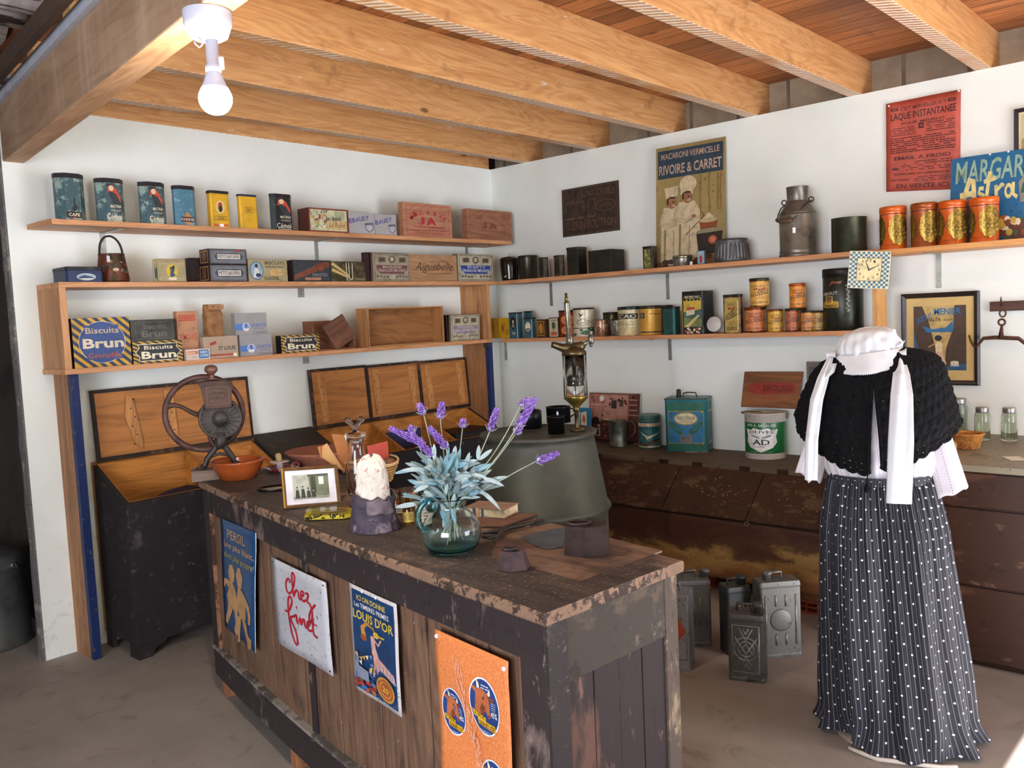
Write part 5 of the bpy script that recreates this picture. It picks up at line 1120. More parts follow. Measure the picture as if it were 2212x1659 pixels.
def worn_low():
    t_ = NT('chest_front'); v = t_.coord(scale=(1, .45, 1)); n = t_.noise(v, 5, 8, .65, .6); sp = t_.new('ShaderNodeSeparateXYZ'); t_.lk(t_.coord(), sp.inputs[0])
    yy = t_.math('MULTIPLY', t_.math('ADD', sp.outputs[1], 1.2), -.16)
    k = t_.math('ADD', t_.math('ADD', t_.math('MULTIPLY', t_.math('SUBTRACT', n, .22), .95), t_.math('MULTIPLY', t_.math('SUBTRACT', .30, sp.outputs[2]), 1.6)), yy)
    col = t_.ramp(k, [(.34, C('#4a281a')), (.46, C('#5c3c26')), (.55, C('#a8844a')), (.68, C('#94693a')), (.8, C('#7a4c28'))])
    col = t_.mix(t_.ramp(t_.noise(t_.coord(), 40, 3, .6), [(.64, (0, 0, 0, 1)), (.7, (.6,)*3+(1,))]), col, C('#2a170e'))
    t_.lk(col, t_.b.inputs['Base Color']); t_.setp(Roughness=.6); t_.bump(n, .5, .008); return t_.m
mb = MB()
def fr(u, v): y = y0c+(y1c-y0c)*u; z = .11+.33*v; return Vector((-.712-.012*mnoise.noise(Vector((y*3, z*5, 0)))*(1-v)-.0, y, z))
mb.grid(fr, 60, 14); build('front_board', mb, worn_low(), t, solid=.012)
ys = [y0c, -1.17, yB(1433, .46, .71), yB(1615, .46, .71), y1c]
for i in range(1, 4):
    a, b = ys[i]-.003, ys[i+1]+.003
    ld = yz([(-.495, .664), (-.735, .452), (-.742, .462), (-.50, .678)], a, b, 'sloping_lid', worn('#463024', '#66503a', .42, .55, 0, 15, .4, (1, .5, 1)))
    rd = random.Random(i); n_ = (22, 26, 14)[i-1]; cy = (a+b)/2
    for k in range(n_):
        an, q = rd.uniform(0, 2*PI), rd.uniform(.3, 1); s_ = .5+.32*q*math.sin(an); y = cy+.16*q*math.cos(an)
        mb = MB(); mb.ball((-.50-.242*s_, y, .678-.216*s_+.001), .006, 8, (.8, 1, .6)); build('stud', mb, plain('#6a5a44' if i == 1 else '#8a7a60', .4, .5), ld)
    for yy in (a-.1, b+.12):
        mb = MB(); mb.box(-.50, -.49, yy-.03, yy+.03, .672, .703); build('hinge', mb, plain('#3a2a1c', .5, .4), ld)
for px, py in ((1433, 1099), (1613, 1131)):
    q = onx(px, py, -.725); mb = MB(); mb.tube([q+Vector((0, .012*math.cos(a), .009*math.sin(a))) for a in [2*PI*k/12 for k in range(12)]], .003, 6, closed=True); build('hasp_ring', mb, plain('#8a7458', .5, .5), t)
# bricks below the chest
BRK = worn('#8a3c24', '#5a2a1c', .4, .85, 0, 14, .5)
def brick(x, y, z, lab):
    t = thing('hollow_brick', lab, 'brick', (x, y, z)); mb = MB(); mb.box(-.1, .1, -.15, .15, 0, .012); mb.box(-.1, .1, -.15, .15, .098-.04, .11-.04)
    for k in range(6): yy = -.15+.3*k/5-.004*(k == 5)*2; mb.box(-.1, .1, yy, yy+.008, .012, .058)
    mb.box(-.1, .1, -.15, .15, .033, .038); build('clay_body', mb, BRK, t)
for k, y in enumerate((-1.25, -2.0, -2.72, -2.88)):
    if k != 2: brick(-.60, y if k < 3 else -2.83, .0, 'red hollow brick propping the long chest, %s' % ('nearest the drum', 'behind the metal cans', '', 'beside the skirt')[k])
for y, lb in ((-1.25, 'nearest the drum'), (-2.0, 'behind the metal cans'), (-2.83, 'beside the skirt')):
    t = thing('support_block', 'rough rotten wood block between brick and chest, '+lb, 'block', (-.6, y, .0705)); mb = MB(); mb.box(-.09, .09, -.15, .15, 0, .0485); build('block', mb, wood('#7a4a28', '#4a2a18', 1, 5, .8), t)
# ---------------------------------------------------------------- counter cabinet on the right
t = thing('side_cabinet', 'dark brown cabinet with pale worn top behind the mannequin at the right', 'cabinet', (0, 0, 0))
yz([(-.001, .0), (-.9, .0), (-.915, .03), (-.915, .855), (-.001, .855)], -3.0, -4.62, 'carcass', worn('#38231a', '#4c3222', .42, .45, 0, 5, .2, (1, .4, 1)))
yz([(-.001, .855), (-.945, .855), (-.945, .885), (-.001, .885)], -2.992, -4.64, 'top_slab', worn('#8d8470', '#6a5f4c', .38, .5, 0, 5, .2), bev=.004)
for z0, z1 in ((.70, .845), (.36, .69), (.03, .35)): yz([(-.9155, z0), (-.925, z0), (-.925, z1), (-.9155, z1)], -3.02, -4.6, 'front_board', worn('#3c261b', '#543828', .42, .45, 0, 5, .2, (1, .4, 1)))
ZU = .8855
def scrjar(px0, px1, pt, pb, lab, kk=1):
    c = onz((px0+px1)/2, pb, ZU); dep = (c-CAM).dot(FW)/FPX; r = (px1-px0)/2*dep; c = c+Vector((.7*r, .7*r, 0)); h = zat(pt, c.x, c.y)-ZU
    t = thing('glass_jar', lab, 'jar', c, RZB); GL = glass('#e6ece0', .03)
    mb = MB(); mb.lathe([(r*.9, 0), (r, .006), (r, h*.72), (r*.92, h*.8), (r*.78, h*.84), (r*.78, h*.9), (r*.74, h*.9), (r*.74, h*.83), (r*.93, h*.7), (r*.95, .012), (r*.8, .008), (.001, .010)], 28); build('body', mb, GL, t)
    mb = MB(); mb.lathe([(r*.82, h*.84)]+[(r*(.84+.015*(k % 2)), h*(.85+.02*k)) for k in range(6)]+[(r*.83, h*.985), (r*.78, h), (.001, h)], 28); build('screw_lid', mb, plain('#a9a6a0', .3, .85, .1, 20), t)
scrjar(2062, 2100, 860, 938, 'largest screw-lid glass jar, partly behind the shawl')
scrjar(2115.5, 2147, 879, 952, 'medium screw-lid glass jar just behind the wicker basket')
scrjar(2174, 2206, 880, 954, 'screw-lid glass jar standing furthest right')
# wicker basket
c = onz(2097, 972, ZU)+Vector((.05, .03, 0)); t = thing('wicker_basket', 'small round golden wicker basket on the cabinet top', 'basket', c)
WK = plain('#c08038', .6, 0, .25, 60, .3); r0, r1, h = .05, .068, .068
for k in range(11):
    z = .004+h*k/11; r = r0+(r1-r0)*k/11; mb = MB(); mb.tube([((r+.0022*math.cos(16*a+PI*(k % 2)))*math.cos(a), (r+.0022*math.cos(16*a+PI*(k % 2)))*math.sin(a), z) for a in [2*PI*i/96 for i in range(96)]], .0034, 6, closed=True); build('woven_band', mb, WK, t)
for k in range(32): a = 2*PI*k/32; mb = MB(); mb.tube([(r0*math.cos(a), r0*math.sin(a), 0), (r1*math.cos(a), r1*math.sin(a), h)], .002, 5); build('stake', mb, WK, t)
mb = MB(); mb.tube([((r1+.004)*math.cos(a), (r1+.004)*math.sin(a), h) for a in [2*PI*i/40 for i in range(40)]], .0055, 8, closed=True); build('rim', mb, WK, t); mb = MB(); mb.lathe([(.001, .002), (r0, .002), (r0, .005), (.001, .005)], 24); build('base', mb, WK, t)
c = onz(2062, 984, ZU)+Vector((.03, .03, 0)); t = thing('small_carton', 'tiny open pale box beside the wicker basket', 'box', c, RZB+.3); mb = MB()
for a in ((-.03, -.027, -.03, .03), (.027, .03, -.03, .03), (-.027, .027, -.03, -.027), (-.027, .027, .027, .03)): mb.box(a[0], a[1], a[2], a[3], 0, .055)
mb.box(-.027, .027, -.027, .027, 0, .003); build('body', mb, plain('#c9a878', .7, 0, .08), t)
c = onz(2192, 991, ZU)+Vector((0, 0, .001)); t = thing('paper_slip', 'white folded paper slip lying on the cabinet edge at the far right', 'paper', c, .6); mb = MB(); mb.box(-.05, .05, -.035, .035, 0, .0012); mb.box(-.05, .05, -.035, -.0345, .0012, .004); build('sheet', mb, plain('#dcd8c8', .7, 0, .04), t)
# ---------------------------------------------------------------- things on the chest ledge
ZL = .7005
def cpos(px, py, z=ZL): return onz(px, py, z)
def lp(px, x): return Vector((x, yB(px, .78, -x), ZL))
# photograph
a, b, cc_ = onx(1270, 846, -.04), onx(1381, 850, -.04), onx(1381, 960, -.04)
t = thing('photo_print', 'large leaning colour print of an old shop interior', 'print', (-.058, (a.y+b.y)/2, ZL), RZB); t.rotation_euler = (math.radians(-6), 0, RZB)
W_ = a.y-b.y; H_ = a.z-ZL
mb = MB(); mb.box(-W_/2, W_/2, -.002, .002, 0, H_); build('card', mb, plain('#cfc6bd', .5), t)
P = Print(); P.rect(.01, .01, .99, .98, ink('#5a2c28')); P.rect(.02, .45, .9, .96, ink('#c08878')); P.rect(.3, .5, .74, .93, ink('#c9988a')); P.rect(.0, .75, .25, .95, ink('#b5786a')); P.rect(.03, .73, .26, .76, ink('#d8b0a0')); P.rect(.78, .45, .97, .95, ink('#6a3c34'))
rd = random.Random(3)
for k in range(60): x, y = rd.uniform(.05, .95), rd.uniform(.05, .9); P.rect(x, y, x+rd.uniform(.01, .05), y+rd.uniform(.02, .06), [ink('#2c1c1c'), ink('#d0a898'), ink('#7a4a40'), ink('#4a2c28')][k % 4])
for k in range(4): P.rect(.8, .55+.1*k, .95, .57+.1*k, ink('#d0a898'))
P.ell(.27, .87, .045, .06, WHITE); P.rect(.46, .68, .56, .84, ink('#3c3836')); P.rect(.62, .72, .69, .86, ink('#5a4a40')); P.rect(.3, .44, .74, .48, ink('#d8b8a0')); P.poly([(.1, .1), (.26, .12), (.25, .28), (.12, .26)], ink('#b9a088')); P.poly([(.13, .13), (.23, .15), (.22, .25), (.14, .24)], BLACK); P.ell(.16, .42, .07, .08, BLACK); P.rect(.1, .0, .9, .05, ink('#2a1414'))
P.build('photo', flat(W_, H_, -.002), t)
c = lp(1335, -.19); k = kpx(c)
t = thing('tin_jug', 'small galvanised tin jug with loop handle in front of the print', 'jug', c, faceto(c)); r = 19*k; h = zat(908, c.x, c.y)-ZL; GV = plain('#6f756c', .42, .75, .3, 26, .2)
mb = MB(); mb.lathe([(r*1.0, 0), (r*1.03, .004), (r*1.0, h*.12), (r*.95, h*.14), (r*.98, h*.5), (r*1.02, h-.004), (r*1.07, h), (r*1.0, h-.004), (r*.92, .01), (.001, .008)], 32, caps=False); build('body', mb, GV, t)
mb = MB(); mb.tube([(r*.9, 0, h*.9), (r*1.6, 0, h*.97), (r*2.0, 0, h*.75), (r*1.9, 0, h*.5), (r*1.0, 0, h*.25)], .005, 8); build('handle', mb, GV, t)
c = lp(1403, -.12); k = kpx(c); t_ = (c, faceto(c), 48*k, zat(895, c.x, c.y)-ZL, .1)
def gov(P): P.rect(0, .78, 1, .9, CREAM); P.text('LINKSTAR', .06, .79, .94, .89, ink('#9a5a2c'), .04); P.text('GOVIDA', .14, .66, .86, .74, NAVY, .03); P.poly([(.1, .6), (.45, .42), (.9, .55), (.55, .36), (.4, .3), (.35, .4)], CREAM); P.poly([(.1, .12), (.95, .35), (.95, .22), (.3, .04)], ink('#3a2a24')); P.text('CAFES GRILLES', .2, .14, .9, .2, GOLD, .02, 0, 10); P.rect(0, 0, 1, .04, CREAM); P.frame(0, 0, 1, 1, .03, ink('#b89a5a'), .01)
round_tin('coffee_tin', 'round teal coffee tin with a flying bird, left of the square oil can', 'tin', t_, worn('#2f7078', '#c9bb90', .36, .35, .2), gov, (.03, worn('#4f7a70', '#6a6a50', .4, .4, .2)), span=150)
# olive oil can
c = lp(1488, -.14); k = kpx(c); h = zat(857, c.x, c.y)-ZL; w_ = 96*k*.94; d = .16
t = thing('oil_can', 'square teal and blue olive oil can with spout and top handle', 'can', Vector((-.135, c.y, ZL)), RZB+math.radians(18))
OC = worn('#17707a', '#7a5a30', .38, .35, .3, 18)
mb = MB(); mb.loft([[Vector((x*s, y*s, z)) for x, y in rrect(w_, d, .012, 2)] for z, s in ((0, 1), (h-.01, 1), (h, .97))]); build('body', mb, OC, t)
mb = MB(); mb.box(-w_/2-.002, w_/2+.002, -d/2-.002, d/2+.002, h-.012, h-.004); build('top_seam', mb, worn('#5a4a34', '#8a7a5a', .45, .5, .5), t); mb = MB(); mb.box(-w_/2-.002, w_/2+.002, -d/2-.002, d/2+.002, 0, .008); build('base_seam', mb, worn('#5a4a34', '#8a7a5a', .45, .5, .5), t)
mb = MB(); mb.lathe([(.018, h-.002), (.016, h+.012), (.013, h+.016), (.015, h+.024), (.014, h+.044), (.008, h+.048)], 20, c=(-w_*.22, 0, 0)); build('spout', mb, plain('#3a3028', .5, .5), t)
mb = MB(); mb.tube([(-.03, -.0, h), (-.03, 0, h+.022), (.0, 0, h+.028), (.05, 0, h+.024), (.055, 0, h)], .004, 7); build('carry_handle', mb, plain('#3a3028', .5, .5), t)
g2 = ink('#1a5f48'); gd = ink('#b89a4a', .35, .4)
def oil(P):
    P.rect(.03, .8, .97, .96, g2); P.rect(.03, .03, .97, .15, g2); P.frame(.05, .16, .95, .79, .012, gd); P.rect(.08, .18, .92, .77, ink('#1b6c96'))
    P.ell(.5, .64, .3, .125, gd); P.ell(.5, .64, .27, .105, ink('#cfc8a0')); P.text("HUILE D'OLIVE", .27, .62, .73, .69, ink('#3a4a34'), .03); P.text('GARANTIE PURE', .33, .57, .67, .6, RED, .02)
    rd = random.Random(2)
    for sx in (-1, 1):
        for kk in range(9): a = sx*(.12+.035*kk); P.ell(.5+a, .36+.02*kk*kk*.16, .03, .035, g2, 6); P.ell(.5+a*.9, .42+.018*kk, .03, .03, ink('#2a5f40'), 6)
    for kk in range(14): P.ell(.5+.12*math.cos(kk), .26+.06*math.sin(kk*2), .04, .03, ink('#7a6a50'), 7)
    for x in (.08, .92):
        for y in (.17, .78): P.ell(x, y, .025, .018, gd, 8)
P = Print(); oil(P); P.build('printed_front', flat(w_*.94, h-.02, -d/2, .006), t)
P = Print(); P.rect(.05, .8, .95, .96, g2).rect(.05, .03, .95, .15, g2).frame(.06, .16, .94, .79, .02, gd).rect(.1, .18, .9, .77, ink('#1f6f74'))
for kk in range(10): P.ell(.5+.15*math.cos(kk*2), .3+.03*kk, .06, .03, g2, 6)
P.build('printed_side', lambda u, v, o: Vector((w_/2+o, -d/2+.01+u*(d-.02), .006+v*(h-.02))), t)
# olive bucket and the crate board balanced on it
c = lp(1654, -.135); k = kpx(c); r = 43*k; h = zat(889, c.x, c.y)-ZL
t = thing('metal_bucket', 'white and green metal olive bucket with a white shield', 'bucket', c, faceto(c))
BW = worn('#d9cfc4', '#a89a8c', .3, .35, .1)
mb = MB(); mb.lathe([(r*.98, 0), (r, .004), (r, h-.01), (r*1.03, h-.006), (r*1.03, h), (r*.98, h), (r*.97, .01), (.001, .006)], 48, caps=False); build('body', mb, BW, t)
mb = MB(); mb.lathe([(r*1.003, h*.13), (r*1.004, h*.132), (r*1.004, h*.8), (r*1.003, h*.802)], 48, caps=False); build('green_band', mb, plain('#1c6a35', .3, 0, .08, 8), t)
P = Print(True)
P.text('ETS A. DELEUZE', .16, .72, .72, .765, WHITE, .03); sh = [(.12, .66), (.24, .64), (.3, .69), (.44, .65), (.58, .69), (.64, .64), (.76, .66), (.72, .5), (.74, .38), (.66, .26), (.44, .16), (.22, .26), (.14, .38), (.16, .5)]
P.poly(sh, WHITE); kk = ink('#1f3a34'); P.text('OLIVES', .2, .56, .68, .62, kk, .03, 0, 0, .015); P.text('AD', .28, .32, .6, .44, kk, .06)
for sx in (-1, 1):
    for q in range(5): P.line([(.44+sx*(.03+.03*q), .46+.01*q), (.44+sx*(.05+.035*q), .50+.01*q)], .014, kk, .9)
P.fake(.36, .26, .52, .3, 2, kk); P.text('ST JEAN DU PINS', .24, .16, .64, .18, WHITE)
P.build('shield_print', cyl(r*1.004, 0, h, 150, -4), t, o0=.0009)
mb = MB(); mb.lathe([(r*.96, h-.004), (r*.7, h-.001), (r*.68, h-.008), (.001, h-.008)], 36, caps=False); build('inner_lid', mb, plain('#c9c0a0', .4, .2), t)
mb = MB(); mb.tube([(-r*1.04, 0, h-.01), (-r*1.15, -.02, h-.0), (-r*.9, -r*.4, h+.008), (-.02, -r*.9, h+.012)], .003, 6); mb.tube([(r*1.04+.008*math.cos(a)*.6, -.02, h-.02+.02*math.sin(a)) for a in [2*PI*i/14 for i in range(14)]], .003, 6, closed=True); build('wire_handle', mb, plain('#5a4c3c', .5, .6), t)
C4 = [onx(1608, 803.5, -.03), onx(1734, 803.5, -.03), onx(1722, 884, -.10), onx(1600, 879, -.10)]
base = sum(C4, Vector())/4; t = thing('crate_board', 'brown crate board stamped in red, leaning on the wall above the olive bucket', 'board', base); L = [q-base for q in C4]; q = quad(L, NB_)
mb = MB(); mb.loft([L, [v+Vector((.01, 0, .002)) for v in L]]); build('panel', mb, wood('#8a5630', '#5e3a20', 1, 5, .6), t, bevel=.001)
P = Print(); P.poly([(.1, .62), (.25, .7), (.92, .7), (.92, .42), (.25, .36), (.1, .45)], ink('#8e3026')); P.text('BROUSSE', .36, .47, .88, .64, ink('#54271a'), .06); P.text('MARSEILLE', .34, .24, .7, .31, ink('#8e3026'), .02); P.build('red_stamp', q, t)
# ---------------------------------------------------------------- shop counter
ZC = .95
A0 = onz(422, 1036, ZC); A1 = onz(1172, 1327, ZC); A2 = onz(1477, 1209.5, ZC)
E1 = (A1-A0); LC = E1.length; e1 = E1.normalized(); E2 = (A2-A1); WC = E2.length; e2 = E2.normalized(); NF = Vector((e1.y, -e1.x, 0)); NF = NF if NF.x < 0 else -NF
def cm(u, v, z):
    """counter frame: u along the front (0 far .. 1 near), v metres back from the front edge"""
    q = A0+E1*u+e2*v+NF*(.028*4*u*(1-u) if 0 <= u <= 1 else 0); return Vector((q.x, q.y, z))
def cbox(u0, u1, v0, v1, z0, z1, n=1, mb=None):
    mb = mb or MB(); mb.loft([[cm(u, v0, z0), cm(u, v1, z0), cm(u, v1, z1), cm(u, v0, z1)] for u in [u0+(u1-u0)*i/n for i in range(n+1)]]); return mb
def topmat():
    t = NT('counter_top'); v = t.coord(rot=(0, 0, -math.radians(11)), scale=(6, .7, 6)); n = t.noise(v, 3, 7, .65, .8); v2 = t.coord(); n2 = t.noise(v2, 3.2, 6, .65, .5); n3 = t.noise(v2, 95, 5, .75)
    paint = t.mix(t.ramp(n, [(.35, (0, 0, 0, 1)), (.7, (1, 1, 1, 1))]), C('#221a17'), C('#4d3e35')); bare = t.ramp(n, [(.3, C('#5a4234')), (.6, C('#836552')), (.8, C('#977660'))])
    sp = t.new('ShaderNodeSeparateXYZ'); t.lk(v2, sp.inputs[0])
    k = t.math('ADD', t.math('MULTIPLY', n2, .8), t.math('MULTIPLY', n, .2))
    col = t.mix(t.ramp(k, [(.52, (0, 0, 0, 1)), (.60, (.85,)*3+(1,))]), paint, bare)
    col = t.mix(t.ramp(n3, [(.58, (0, 0, 0, 1)), (.66, (.8,)*3+(1,))]), col, C('#93857a'))
    n5 = t.noise(t.coord(rot=(0, 0, -math.radians(11)), scale=(22, 1.6, 22)), 5, 7, .75); col = t.mix(t.ramp(n5, [(.62, (0, 0, 0, 1)), (.70, (.6,)*3+(1,))]), col, C('#8a7464'))
    t.lk(col, t.b.inputs['Base Color']); t.setp(Roughness=.6); t.bump(k, .35, .004); return t.m
MTOP = topmat(); EDGE = worn('#8c6e58', '#382a22', .47, .75, 0, 40, .5); CFR = worn('#352b2b', '#6a5a52', .41, .65, 0, 8, .35, (1, 1, .5)); CPL = wood('#7a5c46', '#4c3629', 2, 6, .6, paint='#3a2c26', pamt=.43)
CSD = worn('#2e2322', '#5c4034', .43, .75, 0, 6, .35, (1, 1, .25)); ENDG = worn('#736a5a', '#3e352b', .47, .7, 0, 40, .6)
t = thing('shop_counter', 'long worn dark wooden shop counter with enamel signs on its front', 'counter', (0, 0, 0))
rd = random.Random(11)
mb = MB(); n = 40; T0 = .030
rings = []
for i in range(n+1):
    u = i/n; j = .004*mnoise.noise(Vector((u*40, 0, 0))); k = .0035*mnoise.noise(Vector((u*30, 5, 0)))
    rings.append([cm(u, .006, ZC-T0), cm(u, WC-.006, ZC-T0), cm(u, WC, ZC-T0+.006), cm(u, WC, ZC-.006), cm(u, WC-.006, ZC), cm(u, .008+j, ZC), cm(u, .001+j, ZC-.006+k), cm(u, .0, ZC-T0+.006)])
mb.loft(rings); mb.bm.faces.ensure_lookup_table()
for f in mb.bm.faces:
    if f.normal.length == 0: f.normal_update()
mb.bm.normal_update()
top = build('top', mb, [MTOP, EDGE, ENDG], t, bevel=0)
for p in top.data.polygons:
    if abs(p.normal.z) < .9:
        c = p.center; u = (c-A0).dot(e1)/LC
        p.material_index = 2 if u > .995 else 1
# bare honey-coloured board let into the near end of the top
mb = MB(); BB = [cm(.80, .17, ZC+.0004), cm(.80, WC-.02, ZC+.0004), cm(.975, WC-.02, ZC+.0004), cm(.95, .2, ZC+.0004), ]
bt = [A0+(onz(px, py, ZC)-A0) for px, py in ((1190, 1130), (1430, 1190), (1252, 1256), (1135, 1222), (1060, 1205), (1080, 1150))]
mb.loft([[Vector((q.x, q.y, ZC-.004)) for q in bt], [Vector((q.x, q.y, ZC+.0006)) for q in bt]]); build('bare_board', mb, wood('#7c5e4c', '#573f32', 1, 6, .6, paint='#46342a', pamt=.48), t)
mb = MB(); sv = .02
# frame: rails and posts (front)
zr = ZC-T0; ZTR = zr-.105; ZB0, ZB1_ = .075, .20
build('top_rail', cbox(.012, .985, .022, .05, ZTR, zr, 24), CFR, t, bevel=.002)
build('bottom_rail', cbox(.012, .985, .018, .05, ZB0, ZB1_, 24), CFR, t, bevel=.002)
build('rail_lip', cbox(.012, .985, .012, .05, ZB1_, ZB1_+.012, 24), worn('#57504c', '#8a8078', .5, .6, 0, 12), t)
for u0, u1 in ((.012, .045), (.955, .9925)): build('corner_post', cbox(u0, u1, .020, .07, ZB0, zr, 1), CFR, t, bevel=.003)
build('far_post', cbox(.012, .04, WC-.07, WC-.02, 0.06, zr, 1), CFR, t)
build('stile', cbox(.462, .478, .028, .05, ZB1_, ZTR, 1), CFR, t, bevel=.002)
N = 16
for i in range(N): build('plank', cbox(.04+.915*i/N+.0006, .04+.915*(i+1)/N-.0006, .036+.003*(i % 2), .05, ZB1_-.01, ZTR+.01, 1), CPL, t, bevel=.0015)
build('corner_bead', cbox(.045, .05, .02, .035, ZB1_, ZTR, 1), worn('#a87a5a', '#4a3226', .5, .6, 0, 14), t)
# near end: post, rail, recessed boards
def sbox(v0, v1, u0, u1, z0, z1): return cbox(u0, u1, v0, v1, z0, z1, 1)
build('end_post', sbox(.02, .085, .9925, .9965, 0.0, zr), worn('#322a28', '#625850', .44, .75, 0, 14, .4), t, bevel=.001)
build('end_post', sbox(WC-.075, WC-.022, .96, .9965, 0.0, zr), worn('#54463c', '#857458', .45, .75, 0, 12, .4, (1, 1, .4)), t, bevel=.002)
build('end_rail', sbox(.085, WC-.075, .985, .9955, zr-.155, zr), worn('#3f372f', '#57493a', .44, .75, 0, 5), t, bevel=.001)
for k in range(4): a = .085+(WC-.16)*k/4; build('end_board', sbox(a+.001, a+(WC-.16)/4-.001, .985, .9925+.0008*(k % 2), .0, zr-.15), CSD, t, bevel=.001)
build('back_panel', cbox(.02, .985, WC-.045, WC-.03, .06, zr, 12), CFR, t); build('far_panel', cbox(.012, .02, .03, WC-.03, .06, zr, 1), CFR, t)
for (px, py) in ((482, 1505), (645, 1655)):
    q = onz(px, py, 0); u = (q-A0).dot(e1)/LC
    build('foot_block', cbox(u-.012, u+.012, .03, .09, 0, ZB0, 1), wood('#a8704a', '#7a4c30', 2, 5, .6), t, bevel=.002)
for u in (.5, .75, .97): build('foot_block', cbox(u-.012, u+.012, .03, .09, 0, ZB0, 1), wood('#a8704a', '#7a4c30', 2, 5, .6), t, bevel=.002)
for u in (.04, .5, .94): build('foot_block', cbox(u-.012, u+.012, WC-.12, WC-.05, 0, .06, 1), wood('#a8704a', '#7a4c30', 2, 5, .6), t)
def fpt(px, py, v):
    u, z = .5, .5
    for _ in range(30):
        u = solve(lambda q: proj(cm(q, v, z))[0], .0, 1.0, px); q = cm(u, v, 0); z = zat(py, q.x, q.y)
    return cm(u, v, z)
def fsign(name, label, cat, corners, mat, face, v=.016, n=10, wob=0, th=.0015):
    c = [fpt(px, py, v) for px, py in corners]; base = sum(c, Vector())/4; t = thing(name, label, cat, base); L = [q-base for q in c]; nn = (c[1]-c[0]).cross(c[3]-c[0]).normalized(); nn = nn if nn.dot(CAM-base) > 0 else -nn
    q0 = quad(L, nn)
    def q(u, v_, o): return q0(u, v_, o+wob*(mnoise.noise(Vector((u*2.2, v_*2.4, wob*99)))+.35*4*u*(1-u)))
    mb = MB(); mb.grid(lambda u, v_: q(u, v_, 0), n, n); build('sheet', mb, mat, t, solid=th)
    P = Print(True, 1); face(P)
    # subdivide large fills by drawing them directly on the curved sheet
    P.build('printed_face', q, t, o0=th/2+.0008); return t, q
NV = ink('#173a63', .35); TN = ink('#b98f5e', .4)
def subrect(P, x0, y0, x1, y1, m, n=8):
    vs = [(x0+(x1-x0)*i/n, y0+(y1-y0)*j/n) for j in range(n+1) for i in range(n+1)]; fs = [(j*(n+1)+i, j*(n+1)+i+1, (j+1)*(n+1)+i+1, (j+1)*(n+1)+i) for j in range(n) for i in range(n)]; P._add(vs, fs, m)
def persil(P):
    P.text('PERSIL', .2, .845, .72, .925, TN, .02); P.text('lave plus blanc,', .1, .745, .95, .815, TN, .025); P.text('donc plus propre!', .1, .655, .96, .725, ink('#a8983c'), .025, .15)
    b = TN
    P.poly([(.22, .55), (.26, .62), (.36, .63), (.42, .57), (.4, .5), (.34, .46), (.3, .46), (.24, .5)], b); P.poly([(.46, .56), (.5, .63), (.58, .64), (.66, .56), (.62, .47), (.52, .46)], b)
    P.poly([(.3, .47), (.4, .46), (.44, .4), (.5, .3), (.46, .22), (.34, .22), (.18, .26), (.14, .32), (.22, .4), (.12, .43), (.1, .38), (.06, .4), (.08, .47), (.2, .48)], b)
    P.poly([(.52, .47), (.62, .46), (.72, .42), (.84, .36), (.88, .28), (.86, .2), (.8, .2), (.8, .28), (.74, .34), (.72, .22), (.66, .18), (.5, .2), (.46, .3), (.48, .4)], b)
    P.poly([(.18, .27), (.3, .22), (.2, .12), (.12, .05), (.07, .06), (.08, .12), (.14, .18)], b); P.poly([(.36, .24), (.46, .22), (.48, .08), (.42, -.0), (.34, .04), (.38, .12)], b); P.poly([(.58, .2), (.72, .2), (.78, .1), (.9, .08), (.88, .0), (.78, -.02), (.74, .04), (.66, .12)], b); P.poly([(.44, .2), (.56, .2), (.52, .06), (.5, -.03), (.44, -.04), (.46, .06)], b)
t, q = fsign('enamel_sign', 'blue enamel washing powder sign with two pale running figures, leftmost on the counter front', 'sign', [(477, 1118), (553, 1151), (554, 1410), (486, 1353)], worn('#1d4a78', '#14304f', .3, .25, .1, 8), persil, wob=.006)
mb = MB(); mb.tube([q(1, v/8, .001) for v in range(9)], .0014, 5); build('pale_edge', mb, WHITE, t)
def chez(P):
    m = ink('#b01c2c'); a = 1.25; w_ = .032
    def L(p, ww=w_): 
        # smooth by quadratic midpoints
        for _ in range(2):
            o = [p[0]]
            for x, y in zip(p, p[1:]): o += [(x[0]*.75+y[0]*.25, x[1]*.75+y[1]*.25), (x[0]*.25+y[0]*.75, x[1]*.25+y[1]*.75)]
            p = o+[p[-1]]
        P.line(p, ww, m, a)
    L([(.34, .80), (.36, .84), (.30, .84), (.26, .76), (.28, .68), (.34, .67), (.42, .78), (.46, .92), (.42, .95), (.39, .88), (.40, .70), (.41, .66)]); L([(.41, .68), (.46, .76), (.50, .75), (.50, .67), (.54, .67)]); L([(.53, .70), (.60, .74), (.60, .78), (.55, .77), (.54, .70), (.58, .66), (.64, .70)]); L([(.63, .77), (.70, .79), (.64, .68), (.71, .68), (.74, .58), (.70, .46), (.66, .50), (.70, .60), (.80, .70)])
    L([(.22, .45), (.30, .46), (.38, .60), (.34, .66), (.29, .60), (.29, .40), (.32, .20), (.38, .10), (.42, .14), (.40, .28), (.30, .40), (.40, .44), (.44, .48), (.43, .38), (.47, .38)]); L([(.47, .40), (.51, .47), (.51, .39), (.51, .38), (.56, .47), (.58, .45), (.58, .38), (.62, .38)]); L([(.61, .40), (.67, .43), (.67, .47), (.63, .46), (.62, .39), (.66, .36), (.71, .39)]); L([(.74, .54), (.72, .40), (.74, .34), (.80, .34)]); P.line([(.67, .47), (.80, .47)], .02, m, a); P.ell(.45, .56, .014, .012, m, 8)
    for x, y in ((.04, .96), (.96, .96), (.96, .04)): P.ell(x, y, .012, .01, DKBR, 8)
